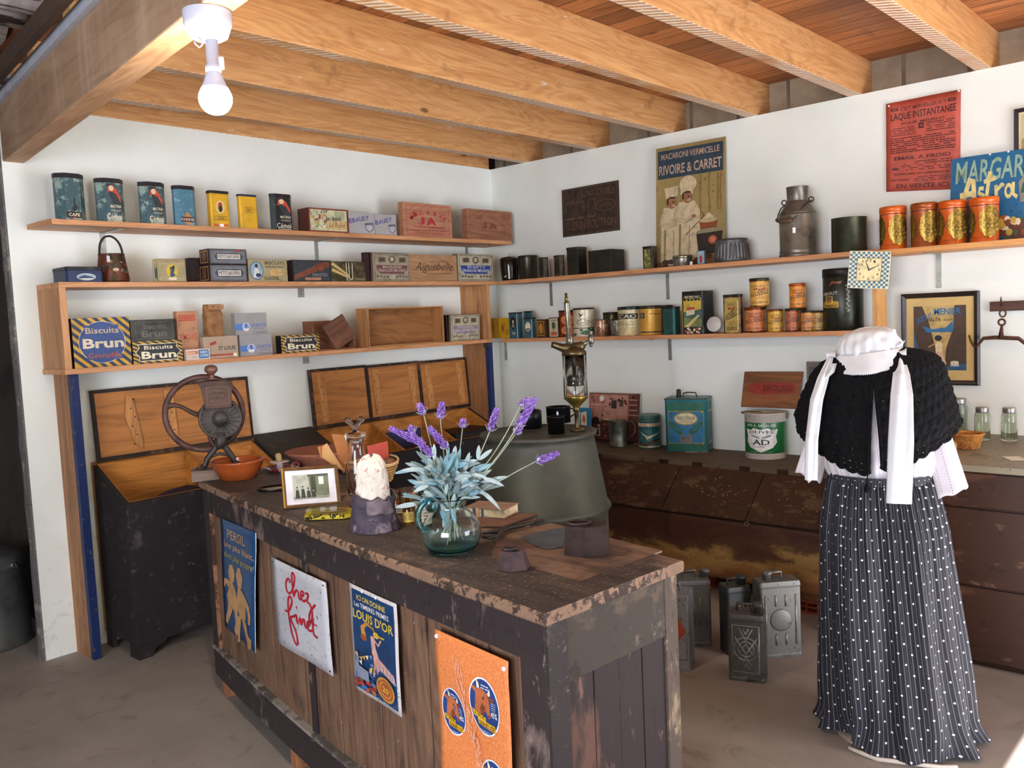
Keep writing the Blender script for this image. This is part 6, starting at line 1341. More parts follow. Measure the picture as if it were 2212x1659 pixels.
fsign('hand_lettered_sign', 'white metal sign hand lettered in red script on the counter front', 'sign', [(586.6, 1203.5), (704, 1258.5), (721, 1461), (600, 1387.5)], worn('#c4c4c8', '#a8a29a', .3, .35, 0, 10), chez, wob=.003)
def louis(P):
    subrect(P, .055, .035, .945, .965, NV); y = ink('#d8b83c', .4); wv = ink('#dcd8d0', .4)
    P.text('ICI ON DONNE', .16, .875, .78, .925, y, .03); P.text('Les TIMBRES PRIMES', .1, .81, .84, .855, wv, .02); P.text("LOUIS D'OR", .07, .70, .92, .785, y, .05)
    fl = ink('#c9988a'); P.line([(.3, .56), (.27, .64), (.36, .69), (.5, .67), (.56, .62)], [.1, .08, .06, .03, .015], ink('#b8823c'), 1.8); P.ell(.29, .55, .07, .03, ink('#8a4a24'))
    P.poly([(.44, .6), (.52, .6), (.54, .5), (.6, .42), (.9, .34), (.94, .26), (.86, .27), (.6, .32), (.54, .26), (.5, .33), (.46, .44)], fl); P.line([(.5, .58), (.6, .54), (.66, .6)], .035, fl, 1.8); P.ell(.56, .625, .06, .028, y); P.line([(.52, .62), (.74, .63)], .03, ink('#c9a03c'), 1.8); P.line([(.5, .36), (.46, .22)], .04, fl, 1.8)
    for k in range(26):
        a_ = 2*PI*k/26; P.line([(.72+.26*math.cos(a_), .17+.135*math.sin(a_)), (.72+.36*math.cos(a_)*(.75 if math.cos(a_) > .5 else 1), .17+.2*math.sin(a_)*(.8 if math.sin(a_) < 0 else 1))], .01, ink('#6a8fc0'), 1.8)
    P.ell(.72, .17, .2, .11, ink('#b8893c')); P.ell(.72, .17, .165, .09, ink('#a8542c')); P.ring(.72, .17, .13, .07, ink('#d0a24a'), .1); P.text('20', .65, .145, .79, .195, y, .03)
    rd = random.Random(5)
    for k in range(26): x = rd.uniform(.1, .5); P.ell(x, .06+rd.uniform(0, .1), .03+.03*rd.random(), .02, [RED, ink('#8a3a2c'), ink('#6a4a3a'), ink('#a8643c'), BLUE][k % 5], 7)
    for k in range(10): x = rd.uniform(.2, .46); P.poly([(x, .24+.02*k), (x+.07, .26+.02*k), (x+.05, .21+.02*k)], [wv, ink('#5a7aa8'), PINK, YEL][k % 4])
    P.poly([(.12, .24), (.16, .38), (.22, .36), (.2, .28), (.4, .26), (.4, .16), (.16, .16)], ink('#7a8494')); P.ell(.17, .38, .035, .022, ink('#b99a84'), 8)
t, q = fsign('enamel_sign', 'tall navy enamel sign with white border, yellow lettering and a gold coin', 'sign', [(754.6, 1258.4), (856.5, 1304.7), (869.7, 1549.6), (767.8, 1484.7)], worn('#cfc8c4', '#8a6a5a', .3, .3, 0, 9), louis, wob=.004)
for u, v in ((.33, .985), (.62, .985)): mb = MB(); mb.ball(q(u, v, .004), .006, 10); build('drawing_pin', mb, plain('#e8e8e8', .4), t)
def vache(P, only=None):
    for k, (cx, cy, r) in enumerate(((.22, .60, .17), (.68, .72, .2), (.34, .20, .17), (.76, .32, .2))):
        if only != k: continue
        ry = r*.73*1.0; P.ell(cx, cy, r, ry, WHITE, 30); P.ell(cx, cy, r*.94, ry*.94, ink('#23407c'), 30)
        hb, hd = ink('#b5653c'), ink('#7c3c24')
        def p(pts, m): P.poly([(cx+r*x, cy+ry*y) for x, y in pts], m)
        p([(-.5, .5), (-.1, .62), (.3, .5), (.38, .1), (.42, -.25), (.3, -.35), (.12, -.1), (-.1, -.3), (-.45, -.42), (-.62, -.2), (-.55, .2)], hb)
        p([(-.62, .62), (-.8, .5), (-.4, .36), (-.2, .46)], hb); p([(.3, .45), (.62, .42), (.66, .25), (.34, .3)], hd); p([(-.4, .58), (-.44, .9), (-.26, .74), (-.24, .58)], CREAM); p([(.28, .52), (.42, .72), (.46, .5), (.36, .44)], CREAM)
        p([(-.1, .1), (.1, .0), (.0, -.25), (-.2, -.35), (-.25, -.1)], hd); P.ell(cx+r*.0, cy+ry*.3, r*.05, ry*.05, BLACK, 8); P.ell(cx+r*.32, cy-ry*.24, r*.06, ry*.05, hd, 8)
        p([(-.8, -.22), (.1, -.34), (.1, -.52), (-.76, -.42)], YEL); p([(-.45, -.46), (.7, -.5), (.72, -.74), (-.4, -.68)], YEL)
        P.text('LA VACHE', cx-r*.72, cy-ry*.43, cx+r*.04, cy-ry*.27, DKBR, .03, 0, -6, asp=1.4); P.text('SERIEUSE', cx-r*.36, cy-ry*.7, cx+r*.66, cy-ry*.53, DKBR, .04, 0, -2, asp=1.4)
        P.text('45%', cx+r*.48, cy-ry*.22, cx+r*.86, cy-ry*.02, WHITE, .03); P.fake(cx+r*.5, cy+ry*.02, cx+r*.8, cy+ry*.3, 4, ink('#b8c4dc'), .4, .8, k); P.fake(cx-r*.1, cy+ry*.62, cx+r*.4, cy+ry*.8, 2, WHITE, .4, .8, k); P.text('FROMAGE', cx-r*.4, cy-ry*.9, cx+r*.4, cy-ry*.8, ink('#b8c4dc'))
    if only is not None: return
    sc = ink('#e8b49a', .6); rd = random.Random(3)
    for k in range(120):
        s_ = k/120; x = .3+.42*s_+rd.uniform(-.06, .06); y = .9-.62*s_+rd.uniform(-.03, .03); P.line([(x, y), (x+rd.uniform(-.02, .02), y-rd.uniform(.015, .04))], .006, sc, 1.4)
def omat():
    t = NT('orange_paper'); n = t.noise(t.coord(), 160, 3, .7); t.lk(t.ramp(n, [(.35, C('#cc7038')), (.6, C('#e08a50')), (.8, C('#e69c68'))]), t.b.inputs['Base Color']); t.setp(Roughness=.5); t.bump(n, .3, .001); return t.m
P0_, P1_ = fpt(942.5, 1357.6, .016), fpt(1101.3, 1427.8, .016)
zlow = .30
c = [P0_, P1_, Vector((P1_.x, P1_.y, zlow+.0)), Vector((P0_.x, P0_.y, zlow))]
c[2] += e1*.0; base = sum(c, Vector())/4; t = thing('paper_poster', 'orange poster with round blue cow labels pinned on the near end of the counter front', 'poster', base); L = [q-base for q in c]; q0 = quad(L, NF)
def q(u, v, o): return q0(u, v, o+.008*4*v*(1-v)*abs(math.sin(u*3.0+v*4))*(.4+.6*u)+.003*math.sin(v*9)+.003)
mb = MB(); mb.grid(lambda u, v: q(u, v, 0), 16, 24); build('sheet', mb, omat(), t, solid=.001)
P = Print(True, 1); vache(P); P.build('white_scuffs', q, t, o0=.0016)
for _k in range(4): P = Print(True, 1); vache(P, _k); P.build('round_label', q, t, o0=.0018)
for u, v in ((.04, .97), (.96, .96)): mb = MB(); mb.ball(q(u, v, .003), .006, 10); build('drawing_pin', mb, plain('#e8e8e8', .4), t)
# ---------------------------------------------------------------- things on the counter
ZT = ZC+.0007
def cat_(px, py, z=ZT): return onz(px, py, z)
def put(name, label, cat, px, py, z=ZT, off=0, group=None):
    c = cat_(px, py, z); return thing(name, label, cat, c, faceto(c, off), group), kpx(c), c
IRON = plain('#3b3532', .5, .4, .25, 20, .15); RUST = plain('#5c4038', .55, .45, .3, 18, .2)
# coffee mill
t, k, c = put('coffee_mill', 'old cast iron coffee mill with a big flywheel, on a wooden block', 'mill', 458, 1034)
X = lambda px: (px-458)*k; Zp = lambda py: zat(py, c.x, c.y)-ZT
mb = MB(); mb.box(X(417), X(500), -.045, .05, 0, Zp(1012)); build('wooden_block', mb, wood('#8a7464', '#665347', 0, 4, .7), t, bevel=.002)
zb = Zp(1012)
zh = Zp(905); xh = X(484); zs = Zp(940)
mb = MB()
mb.tube([(X(479), 0, zb+.085), (X(481), 0, zb+.11), (X(483), 0, zs+.01)], [.022, .026, .03], 14)
for sx in (-1, 1): mb.tube([(X(477)+sx*.075, 0, zb+.008), (X(477)+sx*.06, 0, zb+.02), (X(477)+sx*.052, 0, zb+.045), (X(479)+sx*.03, 0, zb+.075), (X(480)+sx*.012, 0, zb+.10), (X(481)+sx*.012, 0, zs)], [.014, .012, .013, .014, .013, .014], 10)
for sx in (-1, 1): mb.ball((X(477)+sx*.08, -.005, zb+.007), .02, 12, (1.3, 1.2, .35))
mb.tube([(X(477)-.055, 0, zb+.04), (X(477)-.03, 0, zb+.055), (X(477), 0, zb+.062), (X(477)+.03, 0, zb+.055), (X(477)+.055, 0, zb+.04)], .007, 8)
build('stand', mb, IRON, t)
R_ = 44*k
mb = MB(); mb.lathe([(R_*.8, -.05), (R_*1.02, -.045), (R_*1.02, .0), (R_*.97, .004), (R_*.93, .0), (R_*.5, .006), (R_*.36, .006), (R_*.34, .014), (R_*.12, .016), (.001, .02)], 48, c=(xh, -.02, zh), axis='-y'); gh = build('grinding_drum', mb, IRON, t)
mb = MB()
for i in range(22):
    a = 2*PI*i/22; mb.tube([(xh+R_*.45*math.cos(a), -.026, zh+R_*.45*math.sin(a)), (xh+R_*.88*math.cos(a), -.0235, zh+R_*.88*math.sin(a))], .0022, 5)
mb.tube([(xh+R_*.95*math.cos(a), -.026, zh+R_*.95*math.sin(a)) for a in [2*PI*i/40 for i in range(40)]], .003, 6, closed=True); build('ribbed_face', mb, plain('#5a5049', .45, .5, .2, 20), gh)
z0, z1 = Zp(868), Zp(830)
mb = MB(); mb.loft([[Vector((x, y, z)) for x, y in ((xa, -.04), (xb, -.04), (xb, .03), (xa, .03))] for xa, xb, z in ((X(455), X(508), z0-.03), (X(453), X(510), z0), (X(448), X(512), z1-.006), (X(444), X(514), z1), (X(446), X(512), z1+.006), (X(456), X(496), z1+.014))]); hp = build('hopper', mb, plain('#4a352c', .5, .5, .3, 18, .2), t, bevel=.003)
P = Print(); m_ = ink('#6a5040', .4, .5); P.frame(0, 0, 1, 1, .04, m_, .05); P.text('LA PARFAITE', .1, .68, .9, .88, m_, .02); P.text('DEPOSEE', .2, .4, .8, .58, m_, .02); P.text('MEDAILLE', .15, .12, .85, .3, m_, .02); P.build('cast_lettering', lambda u, v, o: Vector((X(459)+u*(X(505)-X(459)), -.0405-o, z0-.012+v*(z1-z0))), hp)
mb = MB(); zk = Zp(820); mb.lathe([(.022, zk), (.012, zk+.006), (.011, zk+.016), (.014, zk+.022), (.026, zk+.034), (.0285, zk+.044), (.024, zk+.056), (.012, zk+.062), (.001, zk+.063)], 24, c=(X(472), 0, 0)); build('knob', mb, plain('#7a5344', .4, .2, .2, 16), t)
Rw = 79*k; xw, zw, yw = X(452), Zp(895), .06
mb = MB(); rr = []
for i in range(48):
    a = 2*PI*i/48; rr.append([Vector((xw+(Rw+dx)*math.cos(a), yw+dy, zw+(Rw+dx)*math.sin(a))) for dx, dy in ((-.012, 0), (-.010, -.012), (.0, -.016), (.012, -.012), (.014, 0), (.012, .012), (0, .016), (-.010, .012))])
rr.append(rr[0]); mb.loft(rr, caps=False, sm=True); fw_ = build('flywheel_rim', mb, RUST, t)
mb = MB()
for j in range(3):
    a0 = math.radians(165+120*j); pts = []
    for s in range(9):
        q = s/8; a = a0-.55*math.sin(q*PI/2)*(1-q)*1.2-.35*q*(1-q); r_ = .02+(Rw-.02)*q; pts.append((xw+.0+r_*math.cos(a+.45*(1-q)), yw, zw+r_*math.sin(a+.45*(1-q))))
    mb.tube(pts, [.014, .011, .010, .009, .009, .0095, .010, .012, .016], 8)
mb.lathe([(.02, -.02), (.026, -.01), (.026, .05), (.01, .06)], 20, c=(xw+.0, yw, zw), axis='-y'); mb.tube([(xw, yw, zw), (xh, -.03, zh)], .010, 8); build('spoke', mb, RUST, t)
# terracotta bowl
def lathe_thing(name, label, cat, px, pyb, prof, mats, pw, part='body', n=48, off=0, sq=1, caps=False, z=ZT):
    t, k, c = put(name, label, cat, px, pyb, z, off); s = pw*k/2
    mb = MB(); mb.lathe([(r*s, h*s) for r, h in prof], n, caps=caps, sq=sq); build(part, mb, mats, t); return t, k, c, s
TER = plain('#9c4c22', .16, 0, .2, 7)
t, k, c, s = lathe_thing('clay_bowl', 'glazed orange-brown earthenware bowl at the far end of the counter', 'bowl', 515, 1033, [(.62, 0), (.68, .02), (.9, .42), (.97, .62), (1.0, .66), (1.0, .72), (.95, .74), (.91, .68), (.84, .44), (.62, .1), (.001, .06)], TER, 112)
mb = MB(); mb.ball((s*1.0, 0, s*.66), s*.12, 10, (1.3, 1, .5)); build('handle', mb, TER, t)
# candlestick
t, k, c, s = lathe_thing('candlestick', 'enamelled red and white chamber candlestick with a candle stub', 'candlestick', 605, 1017, [(.5, 0), (.55, .02), (.85, .12), (1.0, .26), (1.02, .28), (.98, .27), (.8, .18), (.45, .08), (.001, .07)], worn('#8a2c38', '#d8cfd0', .46, .25, 0, 30), 66, 'dish')
mb = MB(); mb.lathe([(s*.22, s*.07), (s*.22, s*.5), (s*.24, s*.52), (s*.62, s*.60), (s*.62, s*.63), (s*.2, s*.60)], 28); build('socket', mb, worn('#c9b8bc', '#a87a7a', .4, .3), t)
mb = MB(); mb.lathe([(s*.2, s*.6), (s*.19, s*1.1), (s*.1, s*1.16)], 16, M=RM('Y', -7, (0, 0, s*.6))); build('candle', mb, plain('#b39a68', .5), t)
mb = MB(); mb.tube([(s*.9+.014*math.cos(a)+.008, 0, s*.3+.012*math.sin(a)) for a in [2*PI*i/16 for i in range(16)]], .004, 6, closed=True); build('finger_ring', mb, worn('#8a2c38', '#d8cfd0', .46, .25, 0, 30), t)
# oval black plate with cream print
t, k, c, s = lathe_thing('oval_tray', 'small oval black tray with a cream oval picture, partly behind the frame', 'tray', 600, 1057, [(.85, 0), (.95, .03), (1.0, .12), (.95, .14), (.88, .06), (.001, .05)], plain('#141212', .25, 0, .1), 88, 'tray', sq=.62)
mb = MB(); mb.lathe([(s*.72, s*.0505), (s*.72, s*.062), (.001, s*.062)], 32, sq=.6); build('oval_picture', mb, worn('#c9b792', '#a8653c', .42, .4, 0, 26), t)
# large clay dish
t, k, c, s = lathe_thing('clay_dish', 'wide unglazed pinkish clay dish behind the framed photograph', 'dish', 697, 1000, [(.62, 0), (.68, .02), (.88, .24), (1.02, .34), (1.03, .38), (.96, .40), (.8, .3), (.5, .14), (.001, .12)], worn('#9a5f48', '#6a3c2c', .38, .7, 0, 10), 152)
# framed photograph
t, k, c = put('framed_photo', 'gilt-edged framed black and white group photograph leaning back', 'picture', 676, 1094, off=9); t.rotation_euler = (math.radians(-24), math.radians(2.5), t.rotation_euler[2])
W_, H_ = 122*k, 90*k; GF = plain('#7a5a38', .35, .4, .2, 26)
mb = MB(); fw = .012
def frx(i, y): return [(-W_/2+i, y, i+.0), (W_/2-i, y, i), (W_/2-i, y, H_-i), (-W_/2+i, y, H_-i)]
R = [[mb.bm.verts.new(p) for p in r] for r in (frx(0, .012), frx(0, 0), frx(fw*.5, -.004), frx(fw, .002), frx(fw, .012))]
for a_, b_ in zip(R, R[1:]+R[:1]):
    for i in range(4): mb._f([a_[i], a_[(i+1) % 4], b_[(i+1) % 4], b_[i]])
build('frame', mb, GF, t); mb = MB(); mb.box(-W_/2+.0005, -W_/2+.005, -.0035, -.0015, .002, H_-.002); build('gilt_edge', mb, plain('#c9a04a', .3, .6), t)
mb = MB(); mb.box(-W_/2+fw, W_/2-fw, .004, .01, fw, H_-fw); build('mount', mb, plain('#d2d0d4', .5), t)
P = Print(); g = ink('#7f8270'); P.rect(.14, .14, .86, .86, ink('#a9ab9c')); P.poly([(.45, .86), (.86, .86), (.86, .14), (.5, .14)], ink('#6a705a')); P.rect(.5, .3, .6, .8, ink('#3a4230')); P.rect(.66, .55, .76, .78, ink('#cfd0c8')); P.rect(.14, .14, .86, .22, ink('#8a8c7c')); P.rect(.44, .8, .86, .86, ink('#4a5240'))
for x, h_ in ((.22, .5), (.33, .52), (.44, .46), (.54, .42)): P.poly([(x-.04, .18), (x+.05, .18), (x+.03, h_-.08), (x-.025, h_-.08)], ink('#2f3428')); P.ell(x, h_-.04, .018, .035, ink('#8a8a7a'), 8); P.poly([(x-.02, h_-.02), (x+.02, h_-.02), (x+.015, h_+.01), (x-.015, h_+.01)], BLACK)
P.build('photo', lambda u, v, o: Vector((-W_/2+fw+u*(W_-2*fw), .004-o, fw+v*(H_-2*fw))), t)
mb = MB(); mb.box(-.012, .012, .013, .016, 0, H_*.7, RM('X', 38, (0, .013, H_*.7))); build('easel_strut', mb, BLACK, t)
# wicker basket with envelopes
t, k, c = put('bread_basket', 'round wicker basket holding envelopes and bread behind the coffee bean jar', 'basket', 806, 1040); WK2 = plain('#a8804c', .6, 0, .25, 50, .3)
s = 56*k
for j in range(7): mb = MB(); z = .004+.011*j; r_ = s*(.7+.045*j); mb.tube([((r_+.002*math.cos(14*a+PI*(j % 2)))*math.cos(a), (r_+.002*math.cos(14*a+PI*(j % 2)))*math.sin(a), z) for a in [2*PI*i/84 for i in range(84)]], .0048, 6, closed=True); build('woven_band', mb, WK2, t)
mb = MB(); mb.tube([(s*1.0*math.cos(a), s*1.0*math.sin(a), .085+.008*math.sin(2*a)) for a in [2*PI*i/48 for i in range(48)]], .005, 8, closed=True); build('rim', mb, plain('#c9a878', .6, 0, .15, 30), t)
mb = MB(); mb.lathe([(.001, .003), (s*.7, .003), (s*.7, .008), (.001, .008)], 24); build('base', mb, WK2, t)
def sheet(name, label, cat, pts, mat, px0, py0, dy=0, extra=None):
    c = cat_(px0, py0)+Vector((.0, .0, .0)); k = kpx(c); d = (c-CAM); d.z = 0; d.normalize(); c = c+d*dy; kk = kpx(c); t = thing(name, label, cat, c, faceto(c))
    L = [((x-px0)*kk, zat(y, c.x, c.y)-c.z) for x, y in pts]
    mb = MB(); mb.loft([[Vector((x, 0, z)) for x, z in L], [Vector((x, .002, z)) for x, z in L]]); build('sheet', mb, mat, t); return t, kk, c, L
sheet('envelope', 'tall orange-brown envelope standing upright left of the bean jar', 'envelope', [(723, 936), (757, 941), (762, 1015), (742, 1022)], plain('#a8672c', .6, 0, .1, 8), 745, 1040, .10)
for j, (a, col) in enumerate(((0, '#c79a5c'), (5, '#b8662c'), (10, '#c08440'))):
    sheet('envelope', ('cream folded envelope sloping at the left of the upright orange one', 'narrow orange envelope sliver beside the cream one', 'ochre envelope sliver second from the left')[j], 'envelope', [(712-a, 955+a*.5), (722-a, 975), (745-a*.4, 1016), (738-a*.5, 1012), (700-a*.3, 985), (702-a, 962)], plain(col, .6, 0, .1, 8), 740, 1040, .07+.008*j)
sheet('red_card', 'plain red card standing upright right of the bean jar', 'card', [(798, 962), (842, 954), (843, 1010), (800, 1010)], plain('#a83c28', .6, 0, .08, 8), 822, 1040, .06)
c_ = cat_(852, 1040); t = thing('bread_roll', 'brown bread roll sticking out of the wicker basket at the right', 'bread', (c_.x+.03, c_.y+.03, ZT+.07), faceto(c_)); mb = MB(); mb.ball((-.02, 0, .0), .03, 14, (1, .8, .8)); build('crust', mb, plain('#8a5c3a', .7, 0, .3, 24, .4), t)
# jar of coffee beans
t, k, c = put('bean_jar', 'tall glass apothecary jar half full of coffee beans with a glass stopper', 'jar', 776, 1075); s = 25*k; hz = lambda py: zat(py, c.x, c.y)-ZT
GL = glass('#ffffff', .02)
zr, zn, zsh = hz(945), hz(985), hz(1015)
outer = [(s*.8, 0), (s*.86, .006), (s*1.0, zsh*.5), (s*1.04, zsh), (s*.82, zn), (s*.74, zn+.02), (s*.72, zr-.012), (s*.86, zr-.008), (s*.86, zr)]
inner = [(s*.66, zr), (s*.67, zn+.02), (s*.76, zn), (s*.97, zsh), (s*.93, zsh*.5), (s*.8, .012), (.001, .010)]
mb = MB(); mb.lathe([(.001, .0)]+outer+inner, 40, caps=False); build('glass_body', mb, GL, t)
mb = MB(); rd = random.Random(1); hb = zsh*.93
for j in range(2600):
    z = .016+rd.random()*(hb-.016); rm = s*(.78+(.15*min(z/(zsh*.5), 1)) if z < zsh*.5 else .93)-.006; a = rd.uniform(0, 2*PI); q = rm*(rd.uniform(.86, 1) if z < hb*.96 else rd.random()**.5); M = Matrix.Translation((q*math.cos(a), q*math.sin(a), z)) @ Matrix.Rotation(rd.uniform(0, 6), 4, (rd.random(), rd.random(), rd.random()+.1)); mb.ball((0, 0, 0), .0048, 6, (1.3, .85, .7), M)
mb.lathe([(s*.66, .014), (s*.78, zsh*.5), (s*.8, hb*.97), (.001, hb*.97)], 24)
tag(build('coffee_beans', mb, plain('#5a3018', .4, 0, .3, 120)), 'roasted brown coffee beans inside the tall glass jar', 'beans', kind='stuff'); bpy.data.objects['coffee_beans'].location = t.location
mb = MB(); mb.lathe([(s*.62, zr-.02), (s*.64, zr+.001), (s*.9, zr+.003), (s*.92, zr+.012), (s*.86, zr+.018), (s*.3, zr+.022), (s*.22, zr+.032)], 32); st = build('stopper', mb, GL, t)
mb = MB(); zz = zr+.03
mb.tube([(0, 0, zz), (-.010, 0, zz+.018), (-.022, 0, zz+.032)], [.009, .008, .011], 10); mb.tube([(0, 0, zz), (.010, 0, zz+.018), (.022, 0, zz+.032)], [.009, .008, .011], 10); mb.ball((-.024, 0, zz+.036), .013, 12, (1, .5, 1)); mb.ball((.024, 0, zz+.036), .013, 12, (1, .5, 1)); build('stopper_grip', mb, glass('#e8e8e8', .15), st)
# sugar loaf in dark paper
t, k, c = put('sugar_loaf', 'whitish sugar loaf wrapped in torn purple-grey paper', 'loaf', 810, 1142); hz = lambda py: zat(py, c.x, c.y)-ZT
h1, h2 = hz(1064), hz(983)
def wrapf(u, v):
    a = 2*PI*u; r = (50-9*v)*k; n = mnoise.noise(Vector((math.cos(a)*2.4, math.sin(a)*2.4, v*3.2)))*.009+abs(math.sin(5*a+3*v))*.0025; e = (1-v)**6*.006*abs(math.sin(9*a))
    z = v*(h1+.012*mnoise.noise(Vector((math.cos(a)*2, math.sin(a)*2, 7)))+.012*math.sin(a-.6)); return Vector(((r+n+e)*math.cos(a), (r+n+e)*math.sin(a), z))
mb = MB(); mb.grid(wrapf, 90, 34, True, True); build('paper_wrapper', mb, worn('#463c48', '#7a6c72', .40, .7, 0, 9, .4), t, solid=.0015)
mb = MB(); mb.grid(lambda u, v: wrapf(-.30+.2*u, .55+.42*v)*1.0+Vector((0, 0, 0))+Vector((math.cos(2*PI*(-.3+.2*u)), math.sin(2*PI*(-.3+.2*u)), 0))*(.004+.003*abs(math.sin(8*u+5*v))), 14, 14); build('torn_flap', mb, plain('#6a5c62', .75, 0, .2, 22, .4), t, solid=.001)
def loaff(u, v):
    a = 2*PI*u; q = .45+.55*v; r = (38-9*v-15*max(0, v-.75)/.25)*k*(1 if v < .985 else .3); n = .005*mnoise.noise(Vector((math.cos(a)*3, math.sin(a)*3, v*5)))+.002*mnoise.noise(Vector((math.cos(a)*12, math.sin(a)*12, v*20))); return Vector(((r+n)*math.cos(a), (r+n)*math.sin(a), h1*.8+(h2-h1*.8)*v+.005*math.sin(a*2+1)*v))
mb = MB(); mb.grid(loaff, 60, 30, True, True); build('sugar', mb, worn('#e6dccc', '#b98a7c', .42, .85, 0, 60, .4), t, sub=1)
# yellow plastic box
t, k, c = put('plastic_box', 'clear-lidded yellow plastic box lying in front of the framed photograph', 'box', 712, 1118, off=-14); W_ = 108*k; D_ = .085
mb = MB(); mb.loft([[Vector((x*s_, y*s_, z)) for x, y in rrect(W_, D_, .02, 3, True)] for z, s_ in ((.001, 1), (.022, .99), (.030, .93))]); build('clear_case', mb, glass('#f6f2b8', .10), t)
mb = MB(); mb.loft([[Vector((x*.9, y*.86, z)) for x, y in rrect(W_, D_, .02, 3, True)] for z in (.003, .016)]); build('yellow_tray', mb, plain('#d8c828', .5, 0, .15, 30), t)
mb = MB(); rd = random.Random(7)
for j in range(46): mb.ball((rd.uniform(-.44, .44)*W_, -D_*.44+rd.uniform(0, .004), rd.uniform(.006, .018)), .0035, 6)
build('dark_pellets', mb, BLACK, t)
P = Print(); P.rect(0, 0, 1, 1, ink('#b5a82a')).poly([(.2, .2), (.9, .5), (.95, .8), (.3, .6)], ink('#8a4a2c')).poly([(.5, .3), (.9, .45), (.9, .6), (.5, .5)], NAVY); P.build('paper_insert', lambda u, v, o: Vector((-W_*.36+u*W_*.76, -D_*.3+v*D_*.6, .0165+o)), t)
# small bottles
def bottle(px, py, w_, pt, name, lab, gcol, liq=None, labcol=None, neck=.35, rough=.04):
    t, k, c = put(name, lab, 'bottle', px, py); s = w_*k/2; h = zat(pt, c.x, c.y)-ZT; gm = glass(gcol, rough)
    mb = MB(); mb.lathe([(.001, 0), (s*.9, 0), (s, .004), (s, h*.52), (s*.85, h*.62), (s*neck, h*.74), (s*neck, h*.93), (s*neck*1.3, h*.94), (s*neck*1.3, h*.99), (s*neck*.8, h), (s*neck*.7, h*.75), (s*.8, h*.58), (s*.88, h*.5), (s*.88, .006), (.001, .005)], 28, caps=False); build('glass_body', mb, gm, t)
    if liq: mb = MB(); mb.lathe([(s*.86, .007), (s*.86, h*.45), (.001, h*.45)], 20); build('liquid', mb, plain(liq, .2), t)
    if labcol: P = Print(True); P.rect(0, 0, 1, 1, ink(labcol)); P.fake(.12, .2, .88, .85, 4, DKBR, .3); P.build('paper_label', cyl(s, h*.1, h*.36, 150), t, o0=.0006)
bottle(856, 1098, 17, 1058, 'glass_vial', 'clear vial with white label just behind the wrapped loaf', '#f2f0ee', None, '#cfcbd0')
bottle(866, 1112, 18, 1060, 'glass_vial', 'amber-necked vial between the clear vial and the yellow bottle', '#d8a050', '#8a5a2a', '#c9c0b8')
bottle(883, 1132, 24, 1072, 'glass_vial', 'squat bottle of yellow liquid with a yellowed label', '#e0b850', '#a88a20', '#b8a040', .45)
bottle(916, 1140, 32, 1030, 'glass_bottle', 'green wine-shaped bottle with pale label behind the blue jug', '#8aa05a', None, '#a89c84', .36)
bottle(932, 1118, 26, 1062, 'glass_vial', 'olive green bottle hidden behind the jug neck', '#9a9a5a', None, None, .4)
t, k, c = put('glass_dish', 'shallow clear glass dish behind the small bottles', 'dish', 885, 1075); mb = MB(); s = 34*k; mb.lathe([(.001, 0), (s*.6, 0), (s, .03), (s*.97, .031), (s*.58, .004), (.001, .004)], 32, caps=False); build('bowl', mb, glass('#e8eeea', .05), t)
# blue glass jug
t, k, c = put('glass_jug', 'round turquoise glass jug with curled handle holding the lavender', 'jug', 977, 1188); JG = t; JC = c.copy(); hz = lambda py: zat(py, c.x, c.y)-ZT; s = k
prof = [(30, 0), (46, .8), (58, 14/1), (64, 34), (65, 52), (60, 74), (48, 92), (36, 104), (32, 112), (36, 124), (46, 134), (50, 138)]
KJ = hz(1072)/138
def jugmat():
    t_ = NT('turquoise_glass'); sp = t_.new('ShaderNodeSeparateXYZ'); t_.lk(t_.coord(), sp.inputs[0])
    t_.lk(t_.ramp(t_.math('MULTIPLY', sp.outputs[2], 6), [(.0, C('#44cce6')), (.10, C('#a0e6f2')), (.3, C('#f2fcfc')), (1, C('#eefbfb'))]), t_.b.inputs['Base Color']); t_.setp(Roughness=.02, IOR=1.12); t_.b.inputs['Coat Weight'].default_value = .8; t_.b.inputs['Coat Roughness'].default_value = .02; t_.b.inputs['Transmission Weight'].default_value = 1; return t_.m
mb = MB(); o_ = [(r*k, z*KJ) for r, z in prof]; i_ = [((r-1.6)*k, z*KJ+(.004 if z < 20 else 0)) for r, z in prof[::-1]]
mb.lathe([(.001, .0)]+o_+i_[:-1]+[(.001, .008)], 56, caps=False); build('glass_body', mb, jugmat(), t)
hx = [(-46, 134), (-62, 128), (-76, 112), (-80, 92), (-76, 72), (-66, 58), (-56, 54), (-52, 62), (-58, 68), (-64, 64)]
mb = MB(); mb.tube([(x*k*.88, -.012+.0*x, z*KJ) for x, z in hx], [.009, .010, .010, .0095, .009, .0085, .008, .0075, .007, .006], 12); mb.ball((-40*k, -.02, 122*KJ), .018, 14, (1, .5, 1.3)); build('handle', mb, glass('#8fe0f0', .03), t, sub=1)
